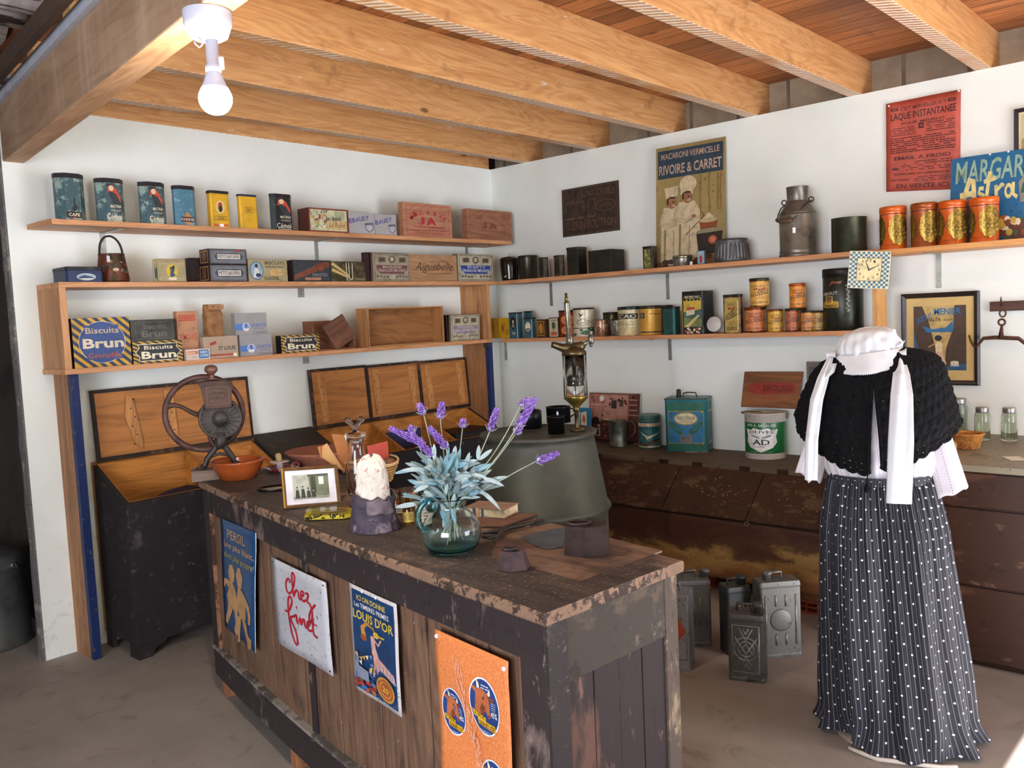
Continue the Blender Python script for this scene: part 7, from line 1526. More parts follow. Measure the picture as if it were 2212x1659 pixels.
# ---- lavender
LV = thing('lavender_bunch', 'artificial lavender sprigs with silvery-green leaves in the turquoise jug', 'flowers', JC, faceto(JC))
STM = plain('#9aa38a', .6, 0, .1, 30); LF = [plain('#768986', .6, 0, .12, 20), plain('#7fa6b0', .6, 0, .12, 20), plain('#a5b6b3', .6, 0, .12, 20)]; LVM = [plain('#7a52a8', .6, 0, .3, 90), plain('#9272bd', .6, 0, .25, 90)]
def jp(px, py, d=0):
    """local point in the jug frame seen at a picture position, d metres behind the jug's centre plane"""
    kk = k*(1+d*.3); return Vector(((px-977)*kk, d, zat(py, c.x, c.y)-ZT+.0))
rd = random.Random(21)
sprigs = [((925, 958), (857, 920), .03, 979), ((945, 980), (903, 930), -.02, 0), ((931, 895), (922, 872), .05, 0), ((966, 906), (972, 872), .05, 0), ((976, 967), (941, 920), .0, 0), ((1013, 930), (1016, 912), .06, 0), ((1072, 940), (1089, 892), .05, 0), ((1126, 945), (1152, 905), .0, 0), ((1132, 925), (1174, 868), -.03, 0), ((1168, 1002), (1216, 988), -.04, 0), ((908, 935), (900, 920), .04, 0), ((1140, 890), (1160, 875), .05, 0)]
for i, (bs, tp, d, _) in enumerate(sprigs):
    a, b = jp(*bs, d), jp(*tp, d); foot = Vector((rd.uniform(-.035, .035), rd.uniform(-.02, .02), .02+.02*rd.random())); mid = Vector((a.x*.12, d*.3, 118*KJ)); m2 = (mid+a)/2+Vector(((a.x)*.10, 0, .015))
    mb = MB(); pts = []
    ctrl = [foot, mid, m2, a]
    for q in range(21):
        x = q/20*3; j = min(int(x), 2); f = x-j; p0 = ctrl[max(j-1, 0)]; p1, p2 = ctrl[j], ctrl[j+1]; p3 = ctrl[min(j+2, 3)]; pts.append(.5*((2*p1)+(p2-p0)*f+(2*p0-5*p1+4*p2-p3)*f*f+(3*p1-p0-3*p2+p3)*f**3))
    mb.tube(pts, .0016, 5); stm = build('stem', mb, STM, LV)
    ax = (b-a); L = ax.length; ax.normalize(); s1 = ax.cross(Vector((0, 1, 0))).normalized(); s2 = ax.cross(s1)
    mb = MB(); n = int(14+L/.0011*1.5)
    for q in range(n):
        f = q/n; a_ = q*2.4; r_ = .0085*(.8+.35*rd.random())*(1-.35*f)*(.6+.4*math.sin(f*PI)+.2); p = a+ax*(L*f)+(s1*math.cos(a_)+s2*math.sin(a_))*r_
        mb.mi = q % 2
        M = Matrix.Translation(p) @ Matrix.Rotation(rd.uniform(0, 6), 4, (rd.random(), rd.random(), .3)); mb.ball((0, 0, 0), .0034, 6, (1.5, .7, .8), M)
    build('flower_spike', mb, LVM, stm)
    mb = MB()
    for q in range(4):
        a_ = q*PI/2+i; o = (s1*math.cos(a_)+s2*math.sin(a_)); w_ = ax.cross(o).normalized()*.004; p0 = a-ax*.002; p1 = a+o*.012+ax*.004; p2 = a+o*.019+ax*.013
        V = [mb.bm.verts.new(x) for x in (p0-w_*.4, p1-w_, p2, p1+w_, p0+w_*.4)]; mb._f(V, True)
    build('calyx', mb, plain('#b9c6bc', .6), stm, solid=.0008)
def leaf(p0, dirv, L, wd, curl, mat, nm='leaf'):
    dirv = dirv.normalized(); side = dirv.cross(Vector((0, -1, .3))).normalized(); up = side.cross(dirv); mb = MB(); n = 7; rows = []
    for j in range(n+1):
        f = j/n; cpt = p0+dirv*L*f+Vector((0, 0, -1))*curl*f*f*L+up*.0; ww = wd*(math.sin(PI*min(f*.92+.08, 1))**.7)
        rows.append([mb.bm.verts.new(cpt-side*ww/2), mb.bm.verts.new(cpt-up*ww*.18), mb.bm.verts.new(cpt+side*ww/2)])
    for r0_, r1_ in zip(rows, rows[1:]):
        for q in range(2): mb._f([r0_[q], r0_[q+1], r1_[q+1], r1_[q]], True)
    build(nm, mb, mat, LV, solid=.0007)
mouth = Vector((0, 0, 125*KJ))
for i in range(150):
    a = rd.uniform(0, 2*PI); el = rd.uniform(.35, 1.4); d = Vector((math.cos(a)*math.cos(el)*1.25, math.sin(a)*math.cos(el)*.8, math.sin(el))); 
    st_ = mouth+Vector((d.x*rd.uniform(.01, .095), d.y*rd.uniform(.0, .05), rd.uniform(-.01, .085)+.02*d.z))
    leaf(st_, d+Vector((rd.uniform(-.5, .5), -.15, rd.uniform(-.35, .25))), rd.uniform(.045, .085), rd.uniform(.009, .0155), rd.uniform(0, .35), LF[i % 3])
for bx_, by_, tx_, ty_, cu in ((955, 1010, 883, 972+32, .1), (950, 1040, 905, 1048, .3), (1000, 1040, 1052, 1055, .9), (1020, 1050, 1080, 1080, 1.0), (1030, 1030, 1090, 1042, .5), (948, 1005, 950, 958, 0), (1040, 1010, 1045, 966, 0), (1030, 1005, 1070, 975, 0)):
    a, b = jp(bx_, by_, -.02), jp(tx_, ty_, -.03); leaf(a.lerp(b, .35), b-a, (b-a).length*.75, .0125, cu*.45, LF[2])
for i in range(12):
    a = rd.uniform(0, 2*PI); leaf(Vector((.01*math.cos(a), .01*math.sin(a), rd.uniform(.07, .13))), Vector((.35*math.cos(a), .3*math.sin(a), rd.choice((-1, .8)))), .045, .013, 0, LF[i % 3])
# book, board, pincers, scraper, weights
t, k, c = put('leather_pad', 'flat brown leather-covered board under the book and the pincers', 'board', 1085, 1128, off=-12); mb = MB(); mb.box(-.09, .10, -.07, .10, 0, .006); build('board', mb, plain('#6a4636', .6, 0, .2, 12, .2), t, bevel=.002)
bc = onz(1068, 1112, ZT+.0063); t = thing('old_book', 'thick closed book with tan cover and striped spine behind the jug', 'book', bc, faceto(bc, -28)); 
mb = MB(); mb.box(-.085, .062, -.045, .06, .0, .003); mb.box(-.085, .062, -.045, .06, .027, .030); build('cover', mb, plain('#8a6a58', .7, 0, .15, 16), t, bevel=.001)
mb = MB(); mb.box(-.083, .058, -.042, .057, .003, .027); build('pages', mb, plain('#c2b08a', .8, 0, .2, 60, .3), t); mb = MB(); mb.box(-.0885, -.085, -.045, .06, 0, .030); build('spine', mb, plain('#7a5a4a', .7), t)
P = Print(); P.rect(.2, 0, .27, 1, ink('#3a3a48')).rect(.30, 0, .36, 1, ink('#c08a5c')).rect(.42, 0, .46, 1, ink('#3a3a48')); P.build('bands', lambda u, v, o: Vector((-.085+u*.147, -.0452-o, v*.030)), t)
pc = onz(1105, 1146, ZT+.0068); t = thing('iron_pincers', 'pair of long iron sugar pincers lying across the leather board', 'pincers', pc, faceto(pc, 0)); kk = kpx(pc)
q_ = lambda px, py: (lambda w_: Vector(((w_-pc).dot(Vector((math.cos(t.rotation_euler[2]), math.sin(t.rotation_euler[2]), 0))), (w_-pc).dot(Vector((-math.sin(t.rotation_euler[2]), math.cos(t.rotation_euler[2]), 0))), .006)))(onz(px, py, ZT+.01))
mb = MB(); mb.tube([q_(1042, 1162), q_(1062, 1164), q_(1078, 1158), q_(1086, 1148), q_(1100, 1142), q_(1135, 1135), q_(1176, 1124)], [.004, .006, .006, .007, .0065, .006, .005], 8); build('jaw_handle', mb, plain('#3a332e', .5, .5, .2), t)
mb = MB(); mb.tube([q_(1042, 1154), q_(1060, 1151), q_(1074, 1152), q_(1084, 1144), q_(1098, 1138), q_(1130, 1126), q_(1160, 1116)], [.003, .005, .006, .006, .005, .004, .005], 8); mb.ball(q_(1090, 1145)+Vector((0, 0, .006)), .008, 10, (1, 1, .5)); build('jaw_handle', mb, plain('#3a332e', .5, .5, .2), t)
t, k, c = put('scraper_blade', 'curved blue-grey steel blade lying beside the big weight', 'blade', 1180, 1160, z=ZC+.0012); rz_ = t.rotation_euler[2]
lx = lambda px, py: (lambda w_: ((w_-c).dot(Vector((math.cos(rz_), math.sin(rz_), 0))), (w_-c).dot(Vector((-math.sin(rz_), math.cos(rz_), 0)))))(onz(px, py, ZC+.0012))
mb = MB(); mb.prism([lx(*p) for p in ((1127, 1160), (1150, 1177), (1172, 1186), (1190, 1187), (1216, 1182), (1222, 1160), (1218, 1140), (1180, 1147))], 0, .002); build('blade', mb, plain('#5c6470', .35, .8, .2, 14), t)
mb = MB(); mb.box(*(lambda a: (a[0]-.03, a[0]+.03, a[1]-.008, a[1]+.008))(lx(1245, 1155)), .0, .012); build('handle', mb, plain('#4a382c', .6), t)
def weight(px, py, wb, wt, h, lab, n, col, ring=1, off=0):
    t, k, c = put('iron_weight', lab, 'weight', px, py, off=off); s = wb*k/2; s2 = wt*k/2; H_ = (zat(py-h, c.x, c.y)-ZT)
    m = plain(col, .75, .1, .25, 22, .25, .3)
    mb = MB(); 
    def ng(r, z): return [Vector((r*math.cos(2*PI*i/n+.3), r*math.sin(2*PI*i/n+.3)*.9, z)) for i in range(n)]
    mb.loft([ng(s, 0), ng(s*.99, .003), ng(s2, H_-.002), ng(s2*.96, H_), ng(s2*.78, H_), ng(s2*.72, H_-.004), ng(.001, H_-.004)], caps=True); build('body', mb, m, t, bevel=.001)
    if ring:
        R_ = s2*.48; mb = MB(); mb.tube([(-s2*.35+R_*math.cos(a), R_*.8*math.sin(a)-.002, H_+.004+.0*math.cos(a)) for a in [2*PI*i/28 for i in range(28)]], .0042, 8, closed=True); build('ring', mb, plain('#3c2f2c', .5, .5), t); mb = MB(); mb.ball((-s2*.35+R_, 0, H_+.001), .008, 10); mb.box(-s2*.35+R_-.006, -s2*.35+R_+.006, -.004, .004, H_-.006, H_+.008); build('staple', mb, plain('#3c2f2c', .5, .5), t)
weight(1110, 1227, 76, 54, 40, 'small hexagonal iron weight near the counter front edge', 6, '#4a3a3a')
weight(1269, 1192, 112, 102, 62, 'large hexagonal iron weight with a ring, near the counter end', 6, '#33251f', 1, 10)
# ---------------------------------------------------------------- upturned zinc drum with pump
DC_ = Vector((-1.665, -1.822, 0)); kD = kpx((DC_.x, DC_.y, 1.0)); zt_ = zat(931, DC_.x, DC_.y); z1_ = zat(1092, DC_.x, DC_.y)
DC_ += Vector((RT.x, RT.y, 0))*((1162-proj((DC_.x, DC_.y, zt_))[0])*kD)
t = thing('metal_drum', 'big dark grey tapered metal drum standing behind the counter', 'drum', DC_); ZN = plain('#54564d', .5, .35, .15, 5, .05)
rt, rh = 122*kD, 149*kD
mb = MB(); mb.lathe([(rh*.95, 0), (rh*.97, .01), (rh*.97, z1_-.03), (rh*1.0, z1_-.012), (rh*1.02, z1_), (rh*1.0, z1_+.014), (rh*.965, z1_+.03), (rt*1.0, zt_-.05), (rt*.98, zt_-.03), (rt*1.02, zt_-.022), (rt*1.04, zt_-.008), (rt*1.02, zt_), (rt*.98, zt_+.0), (rt*.95, zt_-.010), (.001, zt_-.008)], 64, caps=False); build('body', mb, ZN, t)
ZD = zt_-.0075
def dput(name, label, cat, px, py): c = onz(px, py, ZD); return thing(name, label, cat, c, faceto(c)), kpx(c), c
BKT = plain('#17181a', .3, .5, .1, 20)
def cup(px, py, w_, pt, lab, handle=1, cap=0):
    t, k, c = dput('black_canister' if cap else 'black_measure', lab, 'cup', px, py); s = w_*k/2; h = zat(pt, c.x, c.y)-ZD
    mb = MB()
    if cap: mb.lathe([(s, 0), (s, h*.8), (s*.9, h*.86), (s*.4, h*.9), (s*.4, h), (.001, h)], 36)
    else: mb.lathe([(.001, 0), (s, 0), (s, h*.93), (s*1.05, h*.95), (s*1.05, h), (s*.98, h), (s*.95, .004), (.001, .004)], 36, caps=False)
    build('body', mb, BKT, t)
    if handle: mb = MB(); mb.tube([(s*.95, 0, h*.85), (s*1.35, 0, h*.8), (s*1.4, 0, h*.5), (s*.95, 0, h*.3)], .004, 7); build('handle', mb, BKT, t)
    return t, s, h
cup(1148, 924, 46, 879, 'black lidded canister behind the long lavender spike', 0, 1)
t, s, h = cup(1207, 912, 52, 878, 'larger black measuring cup behind the small one, with a price tag'); mb = MB(); mb.box(-.01, .0, -s-.004, -s-.003, h*.45, h*.75); mb.tube([(-.005, -s-.003, h*.74), (.004, -s*.8, h*1.02)], .0008, 5); build('price_tag', mb, plain('#d8d8d8', .6), t)
cup(1202, 936, 36, 899, 'small black measuring cup at the front of the drum top', 0)
# pump
t, k, c = dput('measuring_pump', 'old brass and glass oil measuring pump standing on the drum', 'pump', 1247, 930); hz = lambda py: zat(py, c.x, c.y)-ZD; STL = plain('#8a8478', .32, .8, .3, 26, .1); BRS = plain('#9a8440', .3, .8, .3, 18); BR = plain('#6a5c40', .35, .8, .3, 20)
s = k
mb = MB(); mb.lathe([(17*s, 0), (16*s, .008), (6*s, .012), (4.5*s, .02), (5*s, hz(890)), (8*s, hz(888)), (8*s, hz(880)), (5*s, hz(876))], 28); build('foot', mb, BR, t)
mb = MB(); mb.lathe([(5*s, hz(880)), (12*s, hz(874)), (22*s, hz(864)), (25*s, hz(858)), (25*s, hz(854)), (23*s, hz(854)), (19*s, hz(864)), (.001, hz(870))], 36, caps=False); build('brass_cup', mb, BRS, t)
mb = MB(); mb.lathe([(21*s, hz(858)), (21*s, hz(766)), (20*s, hz(766)), (20*s, hz(858)), (21*s, hz(858))], 40, caps=False); build('glass_cylinder', mb, glass('#fcfcf6', .03), t)
mb = MB(); mb.lathe([(18*s, hz(833)), (19*s, hz(831)), (18*s, hz(824)), (19*s, hz(822)), (19*s, hz(815)), (12*s, hz(811))], 32); mb.tube([(-1*s, 0, hz(812)), (-2*s, 0, hz(766))], 4*s, 12); mb.tube([(-1*s, 0, hz(833)), (-1*s, 0, hz(856))], 1.4*s, 6); build('piston', mb, plain('#3a3a3a', .35, .6, .2, 30), t)
for x in (-24, 24):
    mb = MB(); mb.tube([(x*s, 0, hz(862)), (x*s, 0, hz(760))], 1.8*s, 8); build('tie_rod', mb, STL, t)
mb = MB(); mb.lathe([(21*s, hz(768)), (27*s, hz(766)), (26*s, hz(760)), (18*s, hz(752)), (10*s, hz(746)), (9*s, hz(742))], 32); mb.tube([(-48*s, -.01, hz(742)), (-42*s, -.01, hz(743)), (-25*s, -.012, hz(750)), (-5*s, 0, hz(752)), (15*s, 0, hz(748)), (22*s, 0, hz(745))], [6*s, 7*s, 9*s, 12*s, 10*s, 8*s], 14); build('spout_collar', mb, BR, t)
mb = MB(); mb.tube([(18*s, 0, hz(748)), (28*s, 0, hz(741)), (38*s, 0, hz(739))], [6*s, 4*s, 3*s], 10); mb.lathe([(5*s, hz(744)), (6.5*s, hz(741)), (6.5*s, hz(727)), (4*s, hz(724)), (4*s, hz(721)), (5*s, hz(719)), (4*s, hz(716))], 16, c=(37*s, 0, 0)); mb.lathe([(2.5*s, hz(751)), (3.5*s, hz(748)), (4*s, hz(744))], 12, c=(37*s, 0, 0)); build('valve', mb, STL, t)
x0 = -8*s
mb = MB(); mb.lathe([(8.5*s, hz(748)), (8.5*s, hz(728)), (7*s, hz(726)), (6.2*s, hz(655)), (6.2*s, hz(651)), (3.5*s, hz(650))], 20, M=RM('Y', -2.2, (0, 0, hz(748))), c=(x0, 0, 0)); build('plunger_tube', mb, STL, t)
mb = MB(); mb.lathe([(3.8*s, hz(651)), (3.6*s, hz(641)), (2.8*s, hz(640)), (3*s, hz(632)), (.001, hz(632))], 16, M=RM('Y', -2.2, (0, 0, hz(748))), c=(x0, 0, 0)); build('brass_tip', mb, BRS, t)
# blue card
a, b = onx(1254, 888, -.12), onx(1276, 912, -.12); t = thing('blue_card', 'small blue picture card peeking out behind the pump foot', 'card', (-.12, (a.y+b.y)/2, ZL), RZB); mb = MB(); hh_ = onx(1265, 881, -.12).z-ZL; mb.box(-.05, .05, -.001, .001, 0, hh_); build('card', mb, plain('#2f7fa8', .5), t); P = Print(); P.poly([(.1, .45), (.1, .85), (.6, .9), (.6, .5)], CREAM).ell(.35, .68, .12, .12, ORG); P.build('picture', flat(.1, hh_, -.001), t)
# ---------------------------------------------------------------- metal cans on the floor
GC_ = [worn('#7d7c7c', '#5a5650', .36, .45, .45, 10, .2), worn('#4a4c4a', '#34332e', .4, .45, .45, 10, .2), worn('#77756e', '#5a564c', .40, .45, .45, 10, .2), worn('#5c5853', '#3c3630', .42, .45, .45, 14, .3), worn('#9a9ca0', '#7a7a78', .34, .45, .35, 8, .15)]
def jerry(px, py, w_, pt, d, lab, mat, rot, style, capx=.3, h=None, rib='#8a867e'):
    c = onz(px, py, 0); k = kpx(c); h = zat(pt, c.x, c.y) if h is None else h; W_ = w_*k
    t = thing('fuel_can', lab, 'can', c, faceto(c, rot), 'old metal fuel cans on the floor')
    mb = MB(); mb.loft([[Vector((x*s_, y*s_, z)) for x, y in rrect(W_, d, .012, 3)] for z, s_ in ((0, 1.0), (.012, 1.01), (.02, .985), (h-.03, .985), (h-.02, 1.01), (h-.012, 1.0), (h, .96))]); build('body', mb, mat, t)
    mb = MB(); mb.tube([(-W_*.28, 0, h-.002), (-W_*.28, 0, h+.03), (W_*.12, 0, h+.032), (W_*.12, 0, h-.002)], [.006, .006, .006, .006], 6); build('handle', mb, mat, t)
    mb = MB(); mb.lathe([(.02, h-.004), (.018, h+.022), (.023, h+.023), (.024, h+.036), (.020, h+.040), (.001, h+.040)], 20, c=(W_*capx, 0, 0), M=RM('Y', 18 if style == 'tilt' else 0, (W_*capx, 0, h))); build('spout_cap', mb, mat, t)
    y = -d/2*.985
    rm = plain(rib, .4, .6, .2, 30)
    def bead(pts, r=.0048): 
        m = MB(); m.tube(pts, r, 7); build('pressed_rib', m, rm, t)
    if style == 'flutes':
        for q in range(4):
            x = -W_*.36+W_*.24*q
            if q in (0, 3): bead([(x, y, .06), (x, y, h-.06)])
            else: bead([(x, y, h*.68), (x, y, h-.06)]); bead([(x, y, .06), (x, y, h*.32)])
        m = MB(); m.lathe([(W_*.26, -.004), (W_*.26, .003), (W_*.23, .005), (.001, .004)], 32, c=(0, y, h*.5), axis='-y'); build('round_boss', m, mat, t)
        for q in range(3): yy = -d*.3+d*.3*q; m = MB(); m.tube([(W_/2*.985, yy, .05), (W_/2*.985, yy, h-.05)], .004, 7); build('pressed_rib', m, mat, t)
    elif style == 'chevron':
        x0_, x1_, z0_, z1_ = -W_*.36, W_*.36, h*.14, h*.84; zc = (z0_+z1_)/2
        bead([(x0_, y, z0_), (x1_, y, z0_), (x1_, y, z1_), (x0_, y, z1_), (x0_, y, z0_)])
        for q in range(3):
            o = .028*q
            for sg, ze in ((1, z1_), (-1, z0_)): bead([(x0_+.012+o*.55, y, ze-sg*(.012)), (0, y, ze-sg*(.095-o)), (x1_-.012-o*.55, y, ze-sg*.012)] if q else [(x0_+.008, y, ze-sg*.05), (0, y, ze-sg*.125), (x1_-.008, y, ze-sg*.05)])
        for R_ in (.032, .05): m = MB(); m.tube([(R_*math.cos(a), y, zc+R_*math.sin(a)) for a in [2*PI*i/32 for i in range(32)]], .0038, 7, closed=True); build('pressed_ring', m, rm, t)
    elif style == 'band':
        bead([(-W_*.4, y, h*.55), (W_*.4, y, h*.55)], .003)
        for q in range(8): P = None; m = MB(); xx = -W_*.3+.01*q; m.ball((xx, y, h*(.2+.08*q)), .004, 6, (1.5, .3, 2.5)); build('dent_mark', m, BLACK, t)
    elif style == 'lozenge':
        P = Print(); P.poly([(.38, .62), (.62, .72), (.82, .56), (.58, .42)] , ink('#a8452c')); P.poly([(.30, .5), (.62, .68), (.9, .52), (.55, .36)], ink('#a8452c')); P.build('red_lozenge', flat(W_, h, y), t, o0=.003)
        bead([(-W_*.4, y, .05), (W_*.4, y, .05), (W_*.4, y, h-.05), (-W_*.4, y, h-.05), (-W_*.4, y, .05)], .003)
    else:
        for q in range(5): x = -W_*.34+W_*.17*q; bead([(x, y, .1), (x, y, h-.08)], .003)
    return t
jerry(1617, 1462, 76, 1320, .11, 'dark can with pressed chevrons and a central ring, frontmost', GC_[3], -8, 'chevron', .3)
jerry(1680, 1412, 92, 1250, .10, 'pale grey can with vertical flutes and a round boss', GC_[2], 22, 'flutes', -.22)
jerry(1590, 1405, 56, 1262, .10, 'dark greenish ribbed can at the back, between two lighter ones', GC_[1], 25, 'ribs', .3)
jerry(1498, 1385, 72, 1246, .13, 'speckled grey can with tilted spout, right behind the counter end', GC_[0], 8, 'tilt', .34)
jerry(1466, 1436, 62, 1275, .12, 'pale can with a red lozenge, half hidden by the counter end', GC_[4], -12, 'lozenge', -.2)
# ---------------------------------------------------------------- galvanised drum in the dark room
c = onz(-26, 1415, 0); dd = (c-CAM); dd.z = 0; dd.normalize(); c = c+dd*.2; k = kpx(c); r = 88*k; h = zat(1200, c.x, c.y)
t = thing('galvanised_tub', 'grey galvanised lidded tub in the dark room at the left edge', 'tub', c, faceto(c)); GZ = plain('#6c6d6a', .45, .6, .2, 8, .1)
mb = MB(); mb.lathe([(r*1.02, 0), (r*1.04, .006), (r*1.0, .02), (r*.97, h*.86), (r*.99, h*.87)], 48); build('body', mb, GZ, t)
mb = MB(); mb.lathe([(r*1.01, h*.86), (r*1.01, h*.9), (r*.85, h), (.001, h*1.02)], 48); build('lid', mb, GZ, t); mb = MB(); mb.tube([(r*.62, -r*.72, h*.86), (r*.66, -r*.8, h*.93), (r*.72, -r*.72, h*.93), (r*.78, -r*.66, h*.86)], .006, 8); build('handle', mb, plain('#8a8c8c', .4, .7), t)
# ---------------------------------------------------------------- mannequin dressed in old clothes
MC = Vector((-1.74, -3.51, 0)); kM = kpx((MC.x, MC.y, .9)); rzM = faceto((MC.x, MC.y, 0)); px0 = proj((MC.x, MC.y, .95))[0]
MN = thing('dressed_mannequin', 'headless mannequin in white bonnet, black crochet shawl and long dotted skirt', 'mannequin', MC, rzM)
mx = lambda px: (px-px0)*kM
mz = lambda py: zat(py, MC.x, MC.y)
WHT = plain('#cccccc', .8, 0, .06, 9, .15); 
def fabric_stripe():
    t = NT('striped_blouse'); sp = t.new('ShaderNodeSeparateXYZ'); tc = t.new('ShaderNodeTexCoord'); t.lk(tc.outputs['UV'], sp.inputs[0]); f = t.math('FRACT', sp.outputs[0]); n = t.noise(tc.outputs['Object'], 8, 4)
    s = t.ramp(f, [(.0, (1, 1, 1, 1)), (.03, (1, 1, 1, 1)), (.045, (0, 0, 0, 1))]); s2 = t.math('FRACT', t.math('MULTIPLY', sp.outputs[1], 60)); m = t.math('MULTIPLY', s, t.ramp(s2, [(.5, (1, 1, 1, 1)), (.6, (0, 0, 0, 1))]))
    t.lk(t.mix(m, t.ramp(n, [(.3, C('#c9c2c8')), (.7, C('#dcd6d8'))]), C('#4a4450')), t.b.inputs['Base Color']); t.setp(Roughness=.85); return t.m
def skirtmat():
    t = NT('dotted_skirt'); tc = t.new('ShaderNodeTexCoord'); sp = t.new('ShaderNodeSeparateXYZ'); t.lk(tc.outputs['UV'], sp.inputs[0]); U, V = sp.outputs[0], sp.outputs[1]
    st = t.math('FRACT', t.math('MULTIPLY', U, 3)); n = t.noise(tc.outputs['Object'], 30, 3)
    stripe = t.ramp(st, [(.0, (0, 0, 0, 1)), (.40, (0, 0, 0, 1)), (.46, (1, 1, 1, 1)), (.54, (1, 1, 1, 1)), (.6, (0, 0, 0, 1))])
    base = t.mix(t.math('MULTIPLY', stripe, .42), t.ramp(n, [(.3, C('#101017')), (.7, C('#191922'))]), C('#8d8d94'))
    # staggered dots
    row = t.math('FLOOR', V); off = t.math('MULTIPLY', t.math('MODULO', row, 2), .5)
    fu = t.math('SUBTRACT', t.math('FRACT', t.math('ADD', U, off)), .5); fv = t.math('SUBTRACT', t.math('FRACT', V), .5)
    d = t.math('SQRT', t.math('ADD', t.math('POWER', t.math('ABSOLUTE', t.math('MULTIPLY', fu, 1.25)), 2), t.math('POWER', t.math('ABSOLUTE', fv), 2)))
    dot = t.ramp(d, [(.085, (1, 1, 1, 1)), (.11, (0, 0, 0, 1))]); t.lk(t.mix(dot, base, C('#d8d8dc')), t.b.inputs['Base Color']); t.setp(Roughness=.8); return t.m
def uvgrid(name, fn, uvf, nu, nv, mat, parent, close=True, solid=0, sub=0):
    me = bpy.data.meshes.new(name); vs = [fn((i/nu), j/nv) for j in range(nv+1) for i in range(nu+1)]; fs = [(j*(nu+1)+i, j*(nu+1)+i+1, (j+1)*(nu+1)+i+1, (j+1)*(nu+1)+i) for j in range(nv) for i in range(nu)]
    me.from_pydata(vs, [], fs); uv = me.uv_layers.new(name='UVMap'); q = 0
    for f in me.polygons:
        f.use_smooth = True
        for li in f.loop_indices:
            vi = me.loops[li].vertex_index; uv.data[li].uv = uvf((vi % (nu+1))/nu, (vi//(nu+1))/nv)
    me.materials.append(mat); o = bpy.data.objects.new(name, me); COL.objects.link(o); o.parent = parent
    if solid: md = o.modifiers.new('s', 'SOLIDIFY'); md.thickness = solid
    return o
# angle a=0 is +X (picture right), front is -Y (a = -90deg); u runs from the back
zW = mz(1030); zH = .03
Lx0, Rx0 = mx(1800), mx(2005)
def skirt(u, v):
    a = 2*PI*u+PI/2; t_ = 1-v  # v=1 waist
    top_r = (Rx0-Lx0)/2; ca, sa = math.cos(a), math.sin(a); cx = (Lx0+Rx0)/2*(1-t_)+mx(1936)*t_
    rx = top_r+.030*min(t_*5, 1)**.6+((mx(2090)-mx(1782))/2-top_r-.03)*(t_**1.3); ry = rx*.80
    gat = .0045*math.sin(64*a+2*math.sin(5*a))*(1-min(t_*1.5, .85)); wv = (math.sin(9*a+1.3*math.sin(2*a)+.9*t_)+.5*math.sin(17*a+1.1*t_+math.sin(3*a)))*.017*min(1, .15+t_*1.1)
    lo = mnoise.noise(Vector((ca*1.7, sa*1.7, t_*1.3)))*.05*t_; am = gat+wv+lo
    x = cx+(rx+am)*ca; y = (ry+am)*sa; z = zW+(.012-zW)*t_
    if t_ > .9:
        k = (t_-.9)/.1; fl = .035*k*k*(.5+.5*math.sin(4*a+2.2)); x += fl*ca+.012*k*math.sin(7*a); y += fl*sa
        z += .012*k*(math.sin(5*a+1)+1)*(.3+.7*(ca < 0))
    return Vector((x, y, max(z, .006)))
_al = [0.0]
for i in range(1440): _al.append(_al[-1]+(skirt((i+1)/1440, .35)-skirt(i/1440, .35)).length)
NDU = round(_al[-1]/.046)
def uvs(u, v): q = u*1440; i = min(int(q), 1439); return ((_al[i]+(_al[i+1]-_al[i])*(q-i))/_al[-1]*NDU, (1-v)*zW/.036)
uvgrid('skirt', skirt, uvs, 900, 110, skirtmat(), MN)
def wb(u, v): a = 2*PI*u+PI/2; r = (Rx0-Lx0)/2+.003; q = skirt(u, 1); return Vector(((Lx0+Rx0)/2+(r+.003*math.sin(v*PI))*math.cos(a), (r*.8+.003)*math.sin(a), zW-.012+.03*v))
uvgrid('waistband', wb, lambda u, v: (u*40, v*2+.2), 96, 6, skirtmat(), MN)
mb = MB(); mb.lathe([(.10, .02), (.11, zW*.5), (.13, zW), (.12, zW+.1)], 24, sq=.8, c=((Lx0+Rx0)/2, 0, 0)); mb.lathe([(.17, .0), (.17, .015), (.05, .02)], 24, c=((Lx0+Rx0)/2, 0, 0)); build('stand', mb, plain('#8a7a68', .7), MN)
# underskirt edge showing at the floor
mb = MB(); mb.tube([(mx(1835), -.17, .008), (mx(1860), -.20, .010), (mx(1890), -.225, .008), (mx(2010), -.22, .01), (mx(2040), -.2, .008)], .008, 6); build('petticoat_hem', mb, plain('#c9beb0', .8), MN)
# blouse torso
zSh = mz(775)
def torso(u, v):
    a = 2*PI*u+PI/2; z = zW+(zSh-zW)*v; w = ((Rx0-Lx0)/2)*(1+.22*math.sin(min(v*1.4, 1)*PI/2)) if v < .8 else ((Rx0-Lx0)/2)*(1.22-2.9*(v-.8)); bl = .012*math.sin(PI*min(v*4, 1)); f = .004*math.sin(26*a)*(1-v)
    cx = (Lx0+Rx0)/2*(1-v)+mx(1888)*v; return Vector((cx+(w+bl+f)*math.cos(a), (w*.68+bl+f)*math.sin(a), z))
BL = fabric_stripe()
uvgrid('blouse', torso, lambda u, v: (u*34, v), 160, 40, BL, MN)
def sleeve(px_t, py_t, px_b, py_b, w0, w1, ex, name='sleeve', yy=-.02):
    A_, B_ = Vector((mx(px_t), yy, mz(py_t))), Vector((mx(px_b), yy-.02, mz(py_b)))
    def f(u, v):
        a = 2*PI*u; c = A_.lerp(B_, v); w = (w0+(w1-w0)*v)*kM/2; fl = .08*math.sin(4*a)*v; return c+Vector((w*(1+fl)*math.cos(a), w*(.55+.0*v)*math.sin(a)*(1+fl), ex*v*v*math.cos(a)*.02+.004*math.sin(5*a)*v))
    uvgrid(name, f, lambda u, v: (u*8, v*.6), 40, 24, BL, MN, solid=.0015)
